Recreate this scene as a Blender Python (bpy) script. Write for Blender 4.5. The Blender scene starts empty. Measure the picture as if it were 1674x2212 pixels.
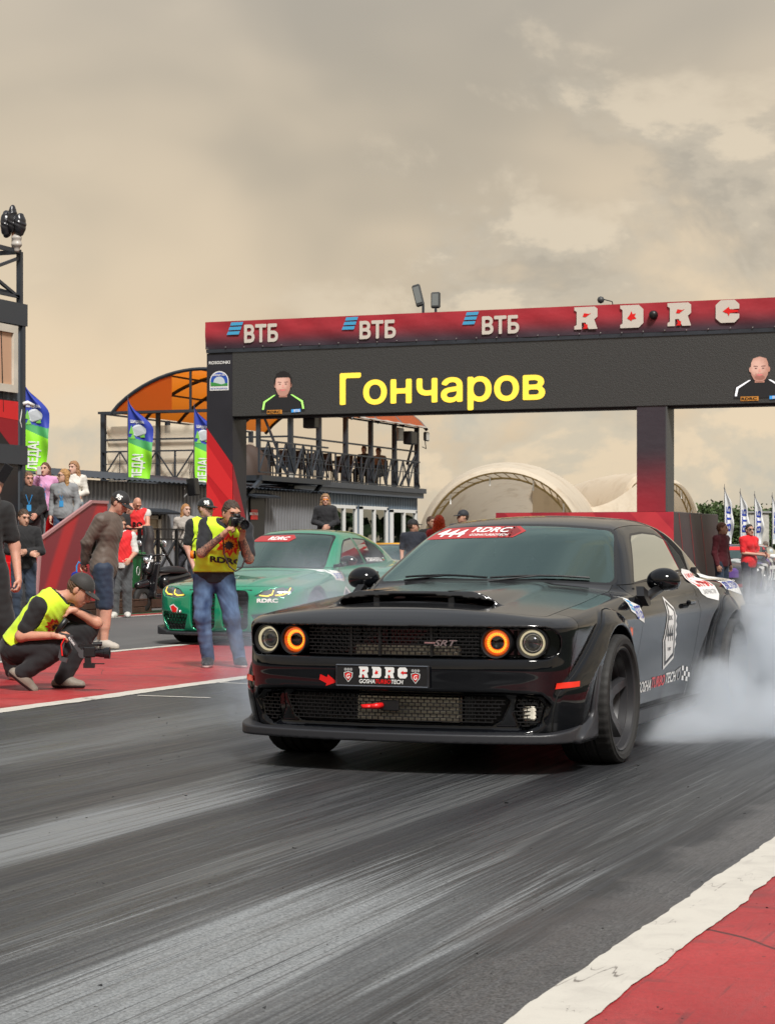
import bpy, bmesh, math, random
import numpy as np
from mathutils import Vector, Matrix
from mathutils.bvhtree import BVHTree
random.seed(7); np.random.seed(7)
S = bpy.context.scene
COL = S.collection
R = math.radians

# ------------------------------------------------------------------ camera
# the world is aligned with the drag strip: X across the track, Y along it (away), Z up
CAM_H, YAW, FPX, HOR = 1.18, 21.3, 4500.0, 1184.0      # FPX / HOR in pixels of a 1674 x 2212 picture
cam_data = bpy.data.cameras.new('camera')
cam = bpy.data.objects.new('camera', cam_data)
COL.objects.link(cam)
cam.location = (0, 0, CAM_H)
cam.rotation_euler = (R(90), 0, R(YAW))
cam_data.sensor_fit = 'VERTICAL'
cam_data.sensor_height = 36.0
cam_data.lens = FPX / 2212 * 36.0
cam_data.shift_y = (HOR - 1106) / 2212
cam_data.clip_end = 3000
cam_data.dof.use_dof = True
cam_data.dof.focus_distance = 11.5
cam_data.dof.aperture_fstop = 16
S.camera = cam

# ------------------------------------------------------------------ sky, sun, exposure
SUN_EL, SUN_AZ = 50.0, 142.0         # azimuth: compass angle from +Y towards +X of where the sun stands
world = bpy.data.worlds.new('World')
S.world = world
world.use_nodes = True
def build_sky():
    nt = world.node_tree
    nt.nodes.clear()
    N = nt.nodes.new
    L = nt.links.new
    out = N('ShaderNodeOutputWorld'); bg = N('ShaderNodeBackground')
    L(bg.outputs[0], out.inputs[0])
    tc = N('ShaderNodeTexCoord')
    sep = N('ShaderNodeSeparateXYZ'); L(tc.outputs['Generated'], sep.inputs[0])
    def math_(op, a, b=None, c=None, clamp=False):
        n = N('ShaderNodeMath'); n.operation = op; n.use_clamp = clamp
        for i, x in enumerate((a, b, c)):
            if x is None: continue
            if isinstance(x, (int, float)): n.inputs[i].default_value = x
            else: L(x, n.inputs[i])
        return n.outputs[0]
    def ramp(fac, stops, interp='EASE'):
        n = N('ShaderNodeValToRGB'); n.color_ramp.interpolation = interp
        el = n.color_ramp.elements
        while len(el) < len(stops): el.new(0.5)
        for e, (p, c) in zip(el, stops):
            e.position = p; e.color = (*c, 1) if len(c) == 3 else c
        L(fac, n.inputs[0]); return n.outputs[0]
    def mix(fac, a, b, mode='MIX'):
        n = N('ShaderNodeMix'); n.data_type = 'RGBA'; n.blend_type = mode
        for k, x in ((0, fac), (6, a), (7, b)):
            if isinstance(x, (int, float)): n.inputs[k].default_value = x
            elif isinstance(x, tuple): n.inputs[k].default_value = (*x, 1)
            else: L(x, n.inputs[k])
        return n.outputs[2]
    def noise(vec, scale, detail, rough, dist=0.0):
        n = N('ShaderNodeTexNoise'); n.inputs['Scale'].default_value = scale
        n.inputs['Detail'].default_value = detail; n.inputs['Roughness'].default_value = rough
        n.inputs['Distortion'].default_value = dist
        L(vec, n.inputs['Vector']); return n.outputs['Fac']
    # azimuth seen from the strip (0 along +Y, positive to the right) and elevation, both in degrees
    az = math_('MULTIPLY', math_('ARCTAN2', sep.outputs[0], sep.outputs[1]), 57.2958)
    el = math_('MULTIPLY', math_('ARCSINE', sep.outputs[2]), 57.2958)
    comb = N('ShaderNodeCombineXYZ')
    # clouds: noise on the direction itself, stretched sideways as low clouds are
    mp = N('ShaderNodeMapping'); L(tc.outputs['Generated'], mp.inputs[0])
    mp.inputs['Scale'].default_value = (1, 1, 1.6)
    mp.inputs['Location'].default_value = (3.1, 0.4, 0.2)
    big = noise(mp.outputs[0], 5.0, 3, 0.5, 0.3)
    puff = noise(mp.outputs[0], 9.5, 9, 0.57, 0.25)
    fine = noise(mp.outputs[0], 30.0, 6, 0.6, 0.3)
    # veil of high grey-beige cloud: cream at the horizon, greyer above
    ez = math_('DIVIDE', el, 90.0, clamp=True)
    base = ramp(ez, [(0.0, (0.74, 0.60, 0.42)), (0.045, (0.80, 0.64, 0.44)), (0.085, (0.70, 0.585, 0.425)),
                     (0.135, (0.575, 0.50, 0.385)), (0.20, (0.53, 0.485, 0.41)), (0.40, (0.52, 0.54, 0.56)), (1.0, (0.56, 0.61, 0.67))], 'LINEAR')
    dim = ramp(big, [(0.30, (0.80, 0.82, 0.84)), (0.62, (1.08, 1.07, 1.05))])
    veil = mix(1.0, base, dim, 'MULTIPLY')
    # cumulus banks: thicker to the right of the strip and low over the horizon
    side = ramp(math_('DIVIDE', math_('ADD', az, 50.0), 100.0, clamp=True), [(0.18, (0.0,) * 3), (0.36, (1.0,) * 3), (1.0, (0.9,) * 3)])
    low = ramp(ez, [(0.0, (1.0,) * 3), (0.06, (0.95,) * 3), (0.10, (0.85,) * 3), (0.125, (0.6,) * 3), (0.16, (0.45,) * 3), (0.4, (0.35,) * 3)], 'LINEAR')
    leftlow = ramp(ez, [(0.0, (0.75,) * 3), (0.035, (0.6,) * 3), (0.06, (0.15,) * 3), (0.1, (0.05,) * 3)], 'LINEAR')
    cover = math_('MAXIMUM', math_('MULTIPLY', side, low), leftlow)
    dens = math_('ADD', puff, math_('MULTIPLY', math_('SUBTRACT', cover, 0.55), 0.22))
    dens = math_('ADD', dens, math_('MULTIPLY', math_('SUBTRACT', fine, 0.5), 0.10))
    cl = ramp(dens, [(0.45, (0.0,) * 3), (0.60, (1.0,) * 3)])
    cl = math_('MULTIPLY', cl, math_('MINIMUM', math_('MULTIPLY', cover, 1.6), 1.0))
    # the body of a cloud: lit cream top edges, blue-grey bellies, from the same noise taken a little higher up
    mp2 = N('ShaderNodeMapping'); L(tc.outputs['Generated'], mp2.inputs[0])
    mp2.inputs['Scale'].default_value = (1, 1, 1.6); mp2.inputs['Location'].default_value = (3.1, 0.4, 0.23)
    puff2 = noise(mp2.outputs[0], 9.5, 9, 0.57, 0.25)
    relief = math_('ADD', math_('MULTIPLY', math_('SUBTRACT', puff, puff2), 5.0), 0.5, clamp=True)
    body = ramp(relief, [(0.10, (0.43, 0.395, 0.325)), (0.5, (0.55, 0.495, 0.395)), (0.9, (0.76, 0.66, 0.50))])
    bodylow = ramp(relief, [(0.12, (0.55, 0.54, 0.46)), (0.5, (0.66, 0.60, 0.47)), (0.9, (0.84, 0.70, 0.50))])
    body = mix(ramp(ez, [(0.03, (1,) * 3), (0.09, (0,) * 3)]), body, bodylow)
    clouded = mix(math_('MULTIPLY', cl, 0.80), veil, body)
    sky = N('ShaderNodeTexSky'); sky.sky_type = 'NISHITA'; sky.sun_disc = False
    sky.sun_elevation = R(SUN_EL); sky.sun_rotation = R(SUN_AZ); sky.dust_density = 4.0
    blue = mix(1.0, sky.outputs[0], (0.10, 0.10, 0.10), 'MULTIPLY')
    total = mix(0.05, clouded, blue)
    total = mix(1.0, total, (1.0, 0.988, 0.99), 'MULTIPLY')
    L(total, bg.inputs[0]); bg.inputs[1].default_value = 0.92
build_sky()
sun_data = bpy.data.lights.new('sun', 'SUN')
sun_data.energy = 4.0; sun_data.angle = R(12); sun_data.color = (1.0, 0.965, 0.91)
sun = bpy.data.objects.new('sun', sun_data); COL.objects.link(sun)
_az, _el = R(SUN_AZ), R(SUN_EL)
sun.rotation_euler = Vector((math.sin(_az) * math.cos(_el), math.cos(_az) * math.cos(_el), math.sin(_el))).to_track_quat('Z', 'Y').to_euler()
sun.location = (0, 0, 30)
vs = S.view_settings
vs.view_transform = 'Standard'; vs.look = 'None'; vs.exposure = 0.15; vs.gamma = 1.0; vs.use_curve_mapping = False
S.cycles.use_denoising = True
S.cycles.max_bounces = 8; S.cycles.transparent_max_bounces = 24; S.cycles.volume_bounces = 3
S.cycles.volume_step_rate = 0.35; S.cycles.sample_clamp_indirect = 6.0
S.cycles.caustics_reflective = False; S.cycles.caustics_refractive = False

# ------------------------------------------------------------------ picture -> place
CY, SY = math.cos(R(YAW)), math.sin(R(YAW))
def _d(x): return ((x - 837) / FPX) * CY - SY, ((x - 837) / FPX) * SY + CY
def G(x, y, z=0.0):                                  # where the sight line meets the level z
    a, b = _d(x); Y = FPX * (CAM_H - z) / (y - HOR); return Vector((a * Y, b * Y, z))
def AP(x, y, p):                                     # ... meets the plane X = p
    a, b = _d(x); Y = p / a; return Vector((p, b * Y, CAM_H + (HOR - y) / FPX * Y))
def AS(x, y, s):                                     # ... meets the plane Y = s
    a, b = _d(x); Y = s / b; return Vector((a * Y, s, CAM_H + (HOR - y) / FPX * Y))

# ------------------------------------------------------------------ materials
MATS = {}
def _pb(name):
    m = bpy.data.materials.new(name); m.use_nodes = True
    return m, m.node_tree, m.node_tree.nodes['Principled BSDF']
def mat(name, col, rough=0.5, metal=0.0, coat=0.0, spec=0.5, var=0.0, vscale=8.0, bump=0.0, bscale=40.0, emit=None, estr=0.0, trans=0.0, alpha=1.0, ior=1.5, sheen=0.0):
    if name in MATS: return MATS[name]
    m, nt, b = _pb(name)
    b.inputs['Base Color'].default_value = (*col, 1)
    b.inputs['Roughness'].default_value = rough
    b.inputs['Metallic'].default_value = metal
    b.inputs['Coat Weight'].default_value = coat
    b.inputs['Coat Roughness'].default_value = 0.03
    b.inputs['Specular IOR Level'].default_value = spec
    b.inputs['Transmission Weight'].default_value = trans
    b.inputs['IOR'].default_value = ior
    b.inputs['Alpha'].default_value = alpha
    b.inputs['Sheen Weight'].default_value = sheen
    if emit: b.inputs['Emission Color'].default_value = (*emit, 1); b.inputs['Emission Strength'].default_value = estr
    if var or bump:
        tc = nt.nodes.new('ShaderNodeTexCoord')
    if var:
        n = nt.nodes.new('ShaderNodeTexNoise'); n.inputs['Scale'].default_value = vscale; n.inputs['Detail'].default_value = 6
        nt.links.new(tc.outputs['Object'], n.inputs['Vector'])
        r = nt.nodes.new('ShaderNodeMapRange'); r.inputs[1].default_value = 0.3; r.inputs[2].default_value = 0.7
        r.inputs[3].default_value = 1 - var; r.inputs[4].default_value = 1 + var
        nt.links.new(n.outputs['Fac'], r.inputs[0])
        x = nt.nodes.new('ShaderNodeMix'); x.data_type = 'RGBA'; x.blend_type = 'MULTIPLY'; x.inputs[0].default_value = 1
        x.inputs[6].default_value = (*col, 1)
        nt.links.new(r.outputs[0], x.inputs[7]); nt.links.new(x.outputs[2], b.inputs['Base Color'])
        r2 = nt.nodes.new('ShaderNodeMapRange'); r2.inputs[1].default_value = 0.3; r2.inputs[2].default_value = 0.7
        r2.inputs[3].default_value = max(0, rough - var * 0.3); r2.inputs[4].default_value = min(1, rough + var * 0.3)
        nt.links.new(n.outputs['Fac'], r2.inputs[0]); nt.links.new(r2.outputs[0], b.inputs['Roughness'])
    if bump:
        n = nt.nodes.new('ShaderNodeTexNoise'); n.inputs['Scale'].default_value = bscale; n.inputs['Detail'].default_value = 4
        nt.links.new(tc.outputs['Object'], n.inputs['Vector'])
        bp = nt.nodes.new('ShaderNodeBump'); bp.inputs['Strength'].default_value = bump; bp.inputs['Distance'].default_value = 0.02
        nt.links.new(n.outputs['Fac'], bp.inputs['Height']); nt.links.new(bp.outputs[0], b.inputs['Normal'])
    MATS[name] = m; return m
def glass(name, tint, clear, rough=0.0, refl=1.7, tintr=(.95, 1.0, .97)):
    """thin window glass: reflects like glass, lets a tinted part of what lies behind through"""
    if name in MATS: return MATS[name]
    m = bpy.data.materials.new(name); m.use_nodes = True; nt = m.node_tree; nt.nodes.clear()
    N = nt.nodes.new; L = nt.links.new
    o = N('ShaderNodeOutputMaterial'); mx = N('ShaderNodeMixShader'); t = N('ShaderNodeBsdfTransparent')
    g = N('ShaderNodeBsdfGlossy'); fr = N('ShaderNodeFresnel'); fr.inputs[0].default_value = 1.52
    t.inputs[0].default_value = (*[c * clear for c in tint], 1)
    g.inputs[0].default_value = (*tintr, 1); g.inputs['Roughness'].default_value = rough
    k = N('ShaderNodeMath'); k.operation = 'MULTIPLY'; k.inputs[1].default_value = refl; k.use_clamp = True
    L(fr.outputs[0], k.inputs[0]); L(k.outputs[0], mx.inputs[0]); L(t.outputs[0], mx.inputs[1]); L(g.outputs[0], mx.inputs[2]); L(mx.outputs[0], o.inputs[0])
    MATS[name] = m; return m

# ------------------------------------------------------------------ objects
def link(o, parent=None):
    COL.objects.link(o)
    if parent is not None: o.parent = parent
    return o
def tag(o, label=None, cat=None, group=None, kind=None):
    if label: o['label'] = label
    if cat: o['category'] = cat
    if group: o['group'] = group
    if kind: o['kind'] = kind
    return o
def thing(name, label, cat, loc=(0, 0, 0), rz=0.0, group=None):
    o = bpy.data.objects.new(name, None); COL.objects.link(o)
    o.empty_display_size = 0.1
    o.location = loc; o.rotation_euler = (0, 0, rz)
    return tag(o, label, cat, group)
def npmesh(name, V, T, mats, smooth=True, normals=None, midx=None):
    V = np.asarray(V, np.float32); T = np.asarray(T, np.int32)
    k = T.shape[1]
    me = bpy.data.meshes.new(name)
    me.vertices.add(len(V)); me.vertices.foreach_set('co', V.ravel())
    me.loops.add(T.size); me.loops.foreach_set('vertex_index', T.ravel())
    me.polygons.add(len(T)); me.polygons.foreach_set('loop_start', np.arange(0, T.size, k, dtype=np.int32))
    me.polygons.foreach_set('loop_total', np.full(len(T), k, np.int32))
    for m in (mats if isinstance(mats, (list, tuple)) else [mats]): me.materials.append(m)
    if midx is not None: me.polygons.foreach_set('material_index', np.asarray(midx, np.int32))
    me.update(calc_edges=True)
    me.polygons.foreach_set('use_smooth', np.full(len(T), smooth))
    if normals is not None:
        me.normals_split_custom_set_from_vertices(np.asarray(normals, np.float32).tolist())
    return me
def npobj(name, V, T, mats, parent=None, smooth=True, normals=None, midx=None):
    return link(bpy.data.objects.new(name, npmesh(name, V, T, mats, smooth, normals, midx)), parent)
class MB:
    """collects boxes, bars, tubes, lathes, prisms into one mesh (faces of any size)"""
    def __init__(s): s.v = []; s.f = []; s.m = []; s.cur = 0
    def add(s, V, F):
        b = len(s.v); s.v += [tuple(map(float, p)) for p in V]
        for f in F: s.f.append([b + i for i in f]); s.m.append(s.cur)
        return s
    def box(s, c, d, rot=None, bev=0.0):
        x, y, z = [q / 2 for q in d]
        if bev > 0:
            e = min(bev, x * .9, y * .9, z * .9); V = []
            for sx in (-1, 1):
                for sy in (-1, 1):
                    for sz in (-1, 1):
                        V += [(sx * (x - e), sy * (y - e), sz * z), (sx * (x - e), sy * y, sz * (z - e)), (sx * x, sy * (y - e), sz * (z - e))]
            def i(sx, sy, sz, k): return ((sx > 0) * 4 + (sy > 0) * 2 + (sz > 0)) * 3 + k
            F = []
            for sg in (-1, 1):
                q = [(-1, -1), (1, -1), (1, 1), (-1, 1)]
                F.append([i(a, b, sg, 0) for a, b in q][::sg]); F.append([i(a, sg, b, 1) for a, b in q][::-sg]); F.append([i(sg, a, b, 2) for a, b in q][::sg])
            for a in (-1, 1):
                for b in (-1, 1):
                    F.append([i(a, b, -1, 2), i(a, b, 1, 2), i(a, b, 1, 1), i(a, b, -1, 1)][::a * b])
                    F.append([i(a, -1, b, 0), i(a, 1, b, 0), i(a, 1, b, 2), i(a, -1, b, 2)][::a * b])
                    F.append([i(-1, a, b, 1), i(1, a, b, 1), i(1, a, b, 0), i(-1, a, b, 0)][::a * b])
                    for cc in (-1, 1): F.append([i(a, b, cc, 0), i(a, b, cc, 1), i(a, b, cc, 2)][::-a * b * cc])
        else:
            V = [(sx * x, sy * y, sz * z) for sx in (-1, 1) for sy in (-1, 1) for sz in (-1, 1)]
            F = [(0, 1, 3, 2), (4, 6, 7, 5), (0, 4, 5, 1), (2, 3, 7, 6), (0, 2, 6, 4), (1, 5, 7, 3)]
        M = rot if rot is not None else Matrix.Identity(3)
        c = Vector(c)
        return s.add([c + M @ Vector(p) for p in V], F)
    def bar(s, a, b, w, t=None, up=(0, 0, 1)):
        a, b = Vector(a), Vector(b); d = b - a; L_ = d.length
        if L_ < 1e-6: return s
        z = d / L_; u = Vector(up)
        if abs(z.dot(u)) > 0.98: u = Vector((1, 0, 0))
        x = u.cross(z).normalized(); y = z.cross(x)
        M = Matrix((x, y, z)).transposed()
        return s.box((a + b) / 2, (w, t or w, L_), M)
    def tube(s, pts, r, n=8, cap=True, closed=False):
        P = [Vector(p) for p in pts]; rr = r if isinstance(r, (list, tuple)) else [r] * len(P)
        V = []; F = []; up = None
        for i, p in enumerate(P):
            if closed: d = P[(i + 1) % len(P)] - P[i - 1]
            else: d = P[min(i + 1, len(P) - 1)] - P[max(i - 1, 0)]
            d.normalize()
            if up is None: up = Vector((0, 0, 1)) if abs(d.z) < 0.9 else Vector((1, 0, 0))
            x = up.cross(d); 
            if x.length < 1e-4: x = Vector((1, 0, 0)).cross(d)
            x.normalize(); y = d.cross(x); up = y
            for k in range(n):
                t = 2 * math.pi * k / n; V.append(p + (x * math.cos(t) + y * math.sin(t)) * rr[i])
        m = len(P)
        for i in range(m if closed else m - 1):
            j = (i + 1) % m
            for k in range(n):
                l = (k + 1) % n; F.append((i * n + k, i * n + l, j * n + l, j * n + k))
        if cap and not closed: F.append(tuple(range(n))[::-1]); F.append(tuple((m - 1) * n + k for k in range(n)))
        return s.add(V, F)
    def lathe(s, prof, n=32, o=(0, 0, 0), axis='z', a0=0.0, a1=2 * math.pi):
        full = abs(a1 - a0 - 2 * math.pi) < 1e-6; k = n if full else n + 1
        V = []; F = []; o = Vector(o)
        for r, h in prof:
            for i in range(k):
                t = a0 + (a1 - a0) * i / n; c, d = r * math.cos(t), r * math.sin(t)
                V.append(o + (Vector((c, d, h)) if axis == 'z' else Vector((h, c, d)) if axis == 'x' else Vector((d, h, c))))
        for j in range(len(prof) - 1):
            for i in range(n):
                l = (i + 1) % k; F.append((j * k + i, j * k + l, (j + 1) * k + l, (j + 1) * k + i))
        return s.add(V, F)
    def prism(s, poly, f0, f1):
        """poly: 2-D outline; f0, f1 map it to 3-D on the two sides"""
        n = len(poly); V = [f0(*p) for p in poly] + [f1(*p) for p in poly]
        return s.add(V, [tuple(range(n))[::-1], tuple(range(n, 2 * n))] + [(i, (i + 1) % n, n + (i + 1) % n, n + i) for i in range(n)])
    def mesh(s, name, mats, smooth=False, angle=None):
        me = bpy.data.meshes.new(name); me.from_pydata(s.v, [], s.f)
        for m in (mats if isinstance(mats, (list, tuple)) else [mats]): me.materials.append(m)
        if any(s.m): me.polygons.foreach_set('material_index', s.m)
        bm = bmesh.new(); bm.from_mesh(me); bmesh.ops.recalc_face_normals(bm, faces=bm.faces); bm.to_mesh(me); bm.free()
        if smooth or angle:
            me.polygons.foreach_set('use_smooth', [True] * len(me.polygons))
            if angle: me.set_sharp_from_angle(angle=R(angle))
        me.update(); return me
    def build(s, name, mats, parent=None, smooth=False, angle=None):
        return link(bpy.data.objects.new(name, s.mesh(name, mats, smooth, angle)), parent)
def copy_tree(o, parent=None):
    c = o.copy(); COL.objects.link(c); c.parent = parent
    for ch in [x for x in o.children]: copy_tree(ch, c)
    return c

# ------------------------------------------------------------------ implicit surfaces
def smax(a, b, k):
    h = np.maximum(k - np.abs(a - b), 0) / k; return np.maximum(a, b) + h * h * k * 0.25
def smin(a, b, k): return -smax(-a, -b, k)
def sstep(a, b, x):
    t = np.clip((x - a) / (b - a), 0, 1); return t * t * (3 - 2 * t)
def spl(xs, ys, n=600):
    """natural cubic through the points, tabulated; held constant outside"""
    x = np.asarray(xs, float); y = np.asarray(ys, float); m = len(x); h = np.diff(x)
    A = np.eye(m); r = np.zeros(m)
    for i in range(1, m - 1):
        A[i, i - 1] = h[i - 1]; A[i, i] = 2 * (h[i - 1] + h[i]); A[i, i + 1] = h[i]
        r[i] = 6 * ((y[i + 1] - y[i]) / h[i] - (y[i] - y[i - 1]) / h[i - 1])
    M = np.linalg.solve(A, r); t = np.linspace(x[0], x[-1], n); k = np.clip(np.searchsorted(x, t) - 1, 0, m - 2)
    d0 = t - x[k]; d1 = x[k + 1] - t; hk = h[k]
    v = (M[k] * d1 ** 3 + M[k + 1] * d0 ** 3) / (6 * hk) + (y[k] / hk - M[k] * hk / 6) * d1 + (y[k + 1] / hk - M[k + 1] * hk / 6) * d0
    return lambda q: np.interp(q, t, v)
def surfnet(fn, lo, hi, h, block=8, margin=1.6, project=2, sym=False):
    """mesh the zero set of fn(x,y,z) inside the box; returns verts, tris, normals"""
    lo = np.array(lo, float); n = np.maximum(2, np.ceil((np.array(hi) - lo) / h).astype(int) + 1)
    nb = (n + block - 1) // block; n = nb * block + 1
    F = np.empty(n, np.float32)
    cx = [lo[i] + (np.arange(nb[i]) + .5) * block * h for i in range(3)]
    C = fn(*np.meshgrid(*cx, indexing='ij'))
    F[:] = 1
    Fi = np.repeat(np.repeat(np.repeat(C, block, 0), block, 1), block, 2)
    F[:-1, :-1, :-1] = Fi; F[-1] = F[-2]; F[:, -1] = F[:, -2]; F[:, :, -1] = F[:, :, -2]
    act = np.argwhere(np.abs(C) < margin * block * h * 0.9)
    g = np.arange(block + 1) * h
    for c0 in range(0, len(act), 256):
        a = act[c0:c0 + 256]; o = lo + a * block * h
        X = o[:, 0, None, None, None] + g[None, :, None, None]; Y = o[:, 1, None, None, None] + g[None, None, :, None]; Z = o[:, 2, None, None, None] + g[None, None, None, :]
        X, Y, Z = np.broadcast_arrays(X, Y, Z); v = fn(X, Y, Z)
        for q, (i, j, k) in enumerate(a * block): F[i:i + block + 1, j:j + block + 1, k:k + block + 1] = v[q]
    F[np.abs(F) < 1e-9] = 1e-9
    I = F < 0
    cells = np.zeros(n - 1, bool)
    s0 = I[:-1, :-1, :-1]
    for a in (0, 1):
        for b in (0, 1):
            for c in (0, 1):
                cells |= I[a:n[0] - 1 + a, b:n[1] - 1 + b, c:n[2] - 1 + c] != s0
    idx = np.argwhere(cells)
    if not len(idx): return np.zeros((0, 3)), np.zeros((0, 3), int), np.zeros((0, 3))
    ids = np.full(n - 1, -1, np.int32); ids[tuple(idx.T)] = np.arange(len(idx))
    co = np.array([(a, b, c) for a in (0, 1) for b in (0, 1) for c in (0, 1)])
    val = np.stack([F[idx[:, 0] + a, idx[:, 1] + b, idx[:, 2] + c] for a, b, c in co], 1)
    acc = np.zeros((len(idx), 3)); cnt = np.zeros(len(idx))
    for i in range(8):
        for j in range(i + 1, 8):
            if np.abs(co[i] - co[j]).sum() != 1: continue
            cr = (val[:, i] < 0) != (val[:, j] < 0)
            d_ = val[:, i] - val[:, j]; t = np.where(cr, val[:, i] / np.where(np.abs(d_) < 1e-12, 1, d_), 0)
            acc += np.where(cr[:, None], co[i] + t[:, None] * (co[j] - co[i]), 0); cnt += cr
    V = lo + (idx + acc / cnt[:, None]) * h
    Q = []
    for ax in range(3):
        b, c = (ax + 1) % 3, (ax + 2) % 3
        sl0 = [slice(None)] * 3; sl1 = [slice(None)] * 3; sl0[ax] = slice(0, -1); sl1[ax] = slice(1, None)
        e = I[tuple(sl0)] != I[tuple(sl1)]; fl = I[tuple(sl0)]
        p = np.argwhere(e); p = p[(p[:, b] > 0) & (p[:, c] > 0) & (p[:, b] < n[b] - 1) & (p[:, c] < n[c] - 1)]
        f = fl[tuple(p.T)]
        def at(db, dc):
            q = p.copy(); q[:, b] += db; q[:, c] += dc; return ids[tuple(q.T)]
        q4 = np.stack([at(-1, -1), at(0, -1), at(0, 0), at(-1, 0)], 1)
        q4[~f] = q4[~f][:, ::-1]; Q.append(q4)
    Q = np.concatenate(Q); Q = Q[(Q >= 0).all(1)]
    def grad(V):
        e = h * 0.15; gr = np.empty_like(V)
        for i in range(3):
            a = V.copy(); a[:, i] += e; b_ = V.copy(); b_[:, i] -= e
            gr[:, i] = (fn(*a.T) - fn(*b_.T)) / (2 * e)
        return gr
    for _ in range(project):
        gr = grad(V); f = fn(*V.T); st = (f / np.maximum((gr ** 2).sum(1), 0.05))[:, None] * gr
        ln = np.linalg.norm(st, axis=1, keepdims=True); V = V - st * np.minimum(1, 0.5 * h / np.maximum(ln, 1e-9))
    gr = grad(V); Nn = gr / np.maximum(np.linalg.norm(gr, axis=1, keepdims=True), 1e-9)
    # split each quad along its shorter diagonal
    d1 = ((V[Q[:, 0]] - V[Q[:, 2]]) ** 2).sum(1); d2 = ((V[Q[:, 1]] - V[Q[:, 3]]) ** 2).sum(1); w = d1 <= d2
    T = np.concatenate([np.where(w[:, None], Q[:, [0, 1, 2]], Q[:, [0, 1, 3]]), np.where(w[:, None], Q[:, [0, 2, 3]], Q[:, [1, 2, 3]])])
    return V, T, Nn
def mirror_x(V, T, Nn):
    """join a half (x >= 0) with its mirror image"""
    V = V.copy(); n = len(V); M = V * [-1, 1, 1]
    return np.concatenate([V, M]), np.concatenate([T, T[:, ::-1] + n]), np.concatenate([Nn, Nn * [-1, 1, 1]])
def cut(V, T, Nn, g):
    """split triangles along g = 0; returns V, N, T where g > 0, T where g <= 0"""
    s = g > 0; ts = s[T]; c = ts.sum(1)
    pos = T[c == 3]; neg = T[c == 0]; mx = T[(c == 1) | (c == 2)]; ms = s[mx]
    if not len(mx): return V, Nn, pos, neg
    lone = np.where(ms.sum(1) == 1, np.argmax(ms, 1), np.argmin(ms, 1)); r = np.arange(len(mx))
    a = mx[r, lone]; b = mx[r, (lone + 1) % 3]; cc = mx[r, (lone + 2) % 3]
    E = np.concatenate([np.stack([a, b], 1), np.stack([a, cc], 1)]); Es = np.sort(E, 1)
    key = Es[:, 0].astype(np.int64) * len(V) + Es[:, 1]; u, inv = np.unique(key, return_inverse=True)
    i, j = u // len(V), u % len(V); t = np.clip(g[i] / (g[i] - g[j]), 0.0, 1.0)[:, None]
    V2 = np.concatenate([V, V[i] + t * (V[j] - V[i])]); nn = Nn[i] + t * (Nn[j] - Nn[i])
    N2 = np.concatenate([Nn, nn / np.maximum(np.linalg.norm(nn, axis=1, keepdims=True), 1e-9)])
    ab = len(V) + inv[:len(mx)]; ac = len(V) + inv[len(mx):]
    t1 = np.stack([a, ab, ac], 1); t2 = np.concatenate([np.stack([ab, b, cc], 1), np.stack([ab, cc, ac], 1)])
    ap = s[a]; ap2 = np.concatenate([ap, ap])
    return V2, N2, np.concatenate([pos, t1[ap], t2[~ap2]]), np.concatenate([neg, t1[~ap], t2[ap2]])
def compact(V, Nn, T):
    u, inv = np.unique(T, return_inverse=True); return V[u], Nn[u], inv.reshape(T.shape)
def poly_sdf(P, x, y):
    """signed distance to a polygon, negative inside"""
    P = np.asarray(P, float); d = np.full(np.shape(x), 1e9); s = np.ones(np.shape(x), bool) & False
    for i in range(len(P)):
        a, b = P[i], P[i - 1]; ex, ey = b - a; wx, wy = x - a[0], y - a[1]
        t = np.clip((wx * ex + wy * ey) / (ex * ex + ey * ey), 0, 1)
        d = np.minimum(d, (wx - ex * t) ** 2 + (wy - ey * t) ** 2)
        c = ((a[1] > y) != (b[1] > y)); xx = (b[0] - a[0]) * (y - a[1]) / ((b[1] - a[1]) if b[1] != a[1] else 1e-9) + a[0]
        s ^= c & (x < xx)
    d = np.sqrt(d); return np.where(s, -d, d)
def rbox2(x, y, cx, cy, hx, hy, r):
    qx = np.abs(x - cx) - hx + r; qy = np.abs(y - cy) - hy + r
    return np.hypot(np.maximum(qx, 0), np.maximum(qy, 0)) + np.minimum(np.maximum(qx, qy), 0) - r
def cone(p, a, b, ra, rb):
    """distance to a rounded limb from a to b"""
    x, y, z = p; a = np.asarray(a, float); b = np.asarray(b, float); d = b - a; L2 = max(float(d @ d), 1e-9)
    t = np.clip(((x - a[0]) * d[0] + (y - a[1]) * d[1] + (z - a[2]) * d[2]) / L2, 0, 1)
    return np.sqrt((x - a[0] - t * d[0]) ** 2 + (y - a[1] - t * d[1]) ** 2 + (z - a[2] - t * d[2]) ** 2) - (ra + t * (rb - ra))
def ellip(p, c, r, M=None):
    x, y, z = p[0] - c[0], p[1] - c[1], p[2] - c[2]
    if M is not None: x, y, z = [M[0][i] * x + M[1][i] * y + M[2][i] * z for i in range(3)]   # M columns are the axes
    k0 = np.sqrt((x / r[0]) ** 2 + (y / r[1]) ** 2 + (z / r[2]) ** 2)
    k1 = np.sqrt((x / r[0] ** 2) ** 2 + (y / r[1] ** 2) ** 2 + (z / r[2] ** 2) ** 2)
    return k0 * (k0 - 1) / np.maximum(k1, 1e-6)

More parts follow.
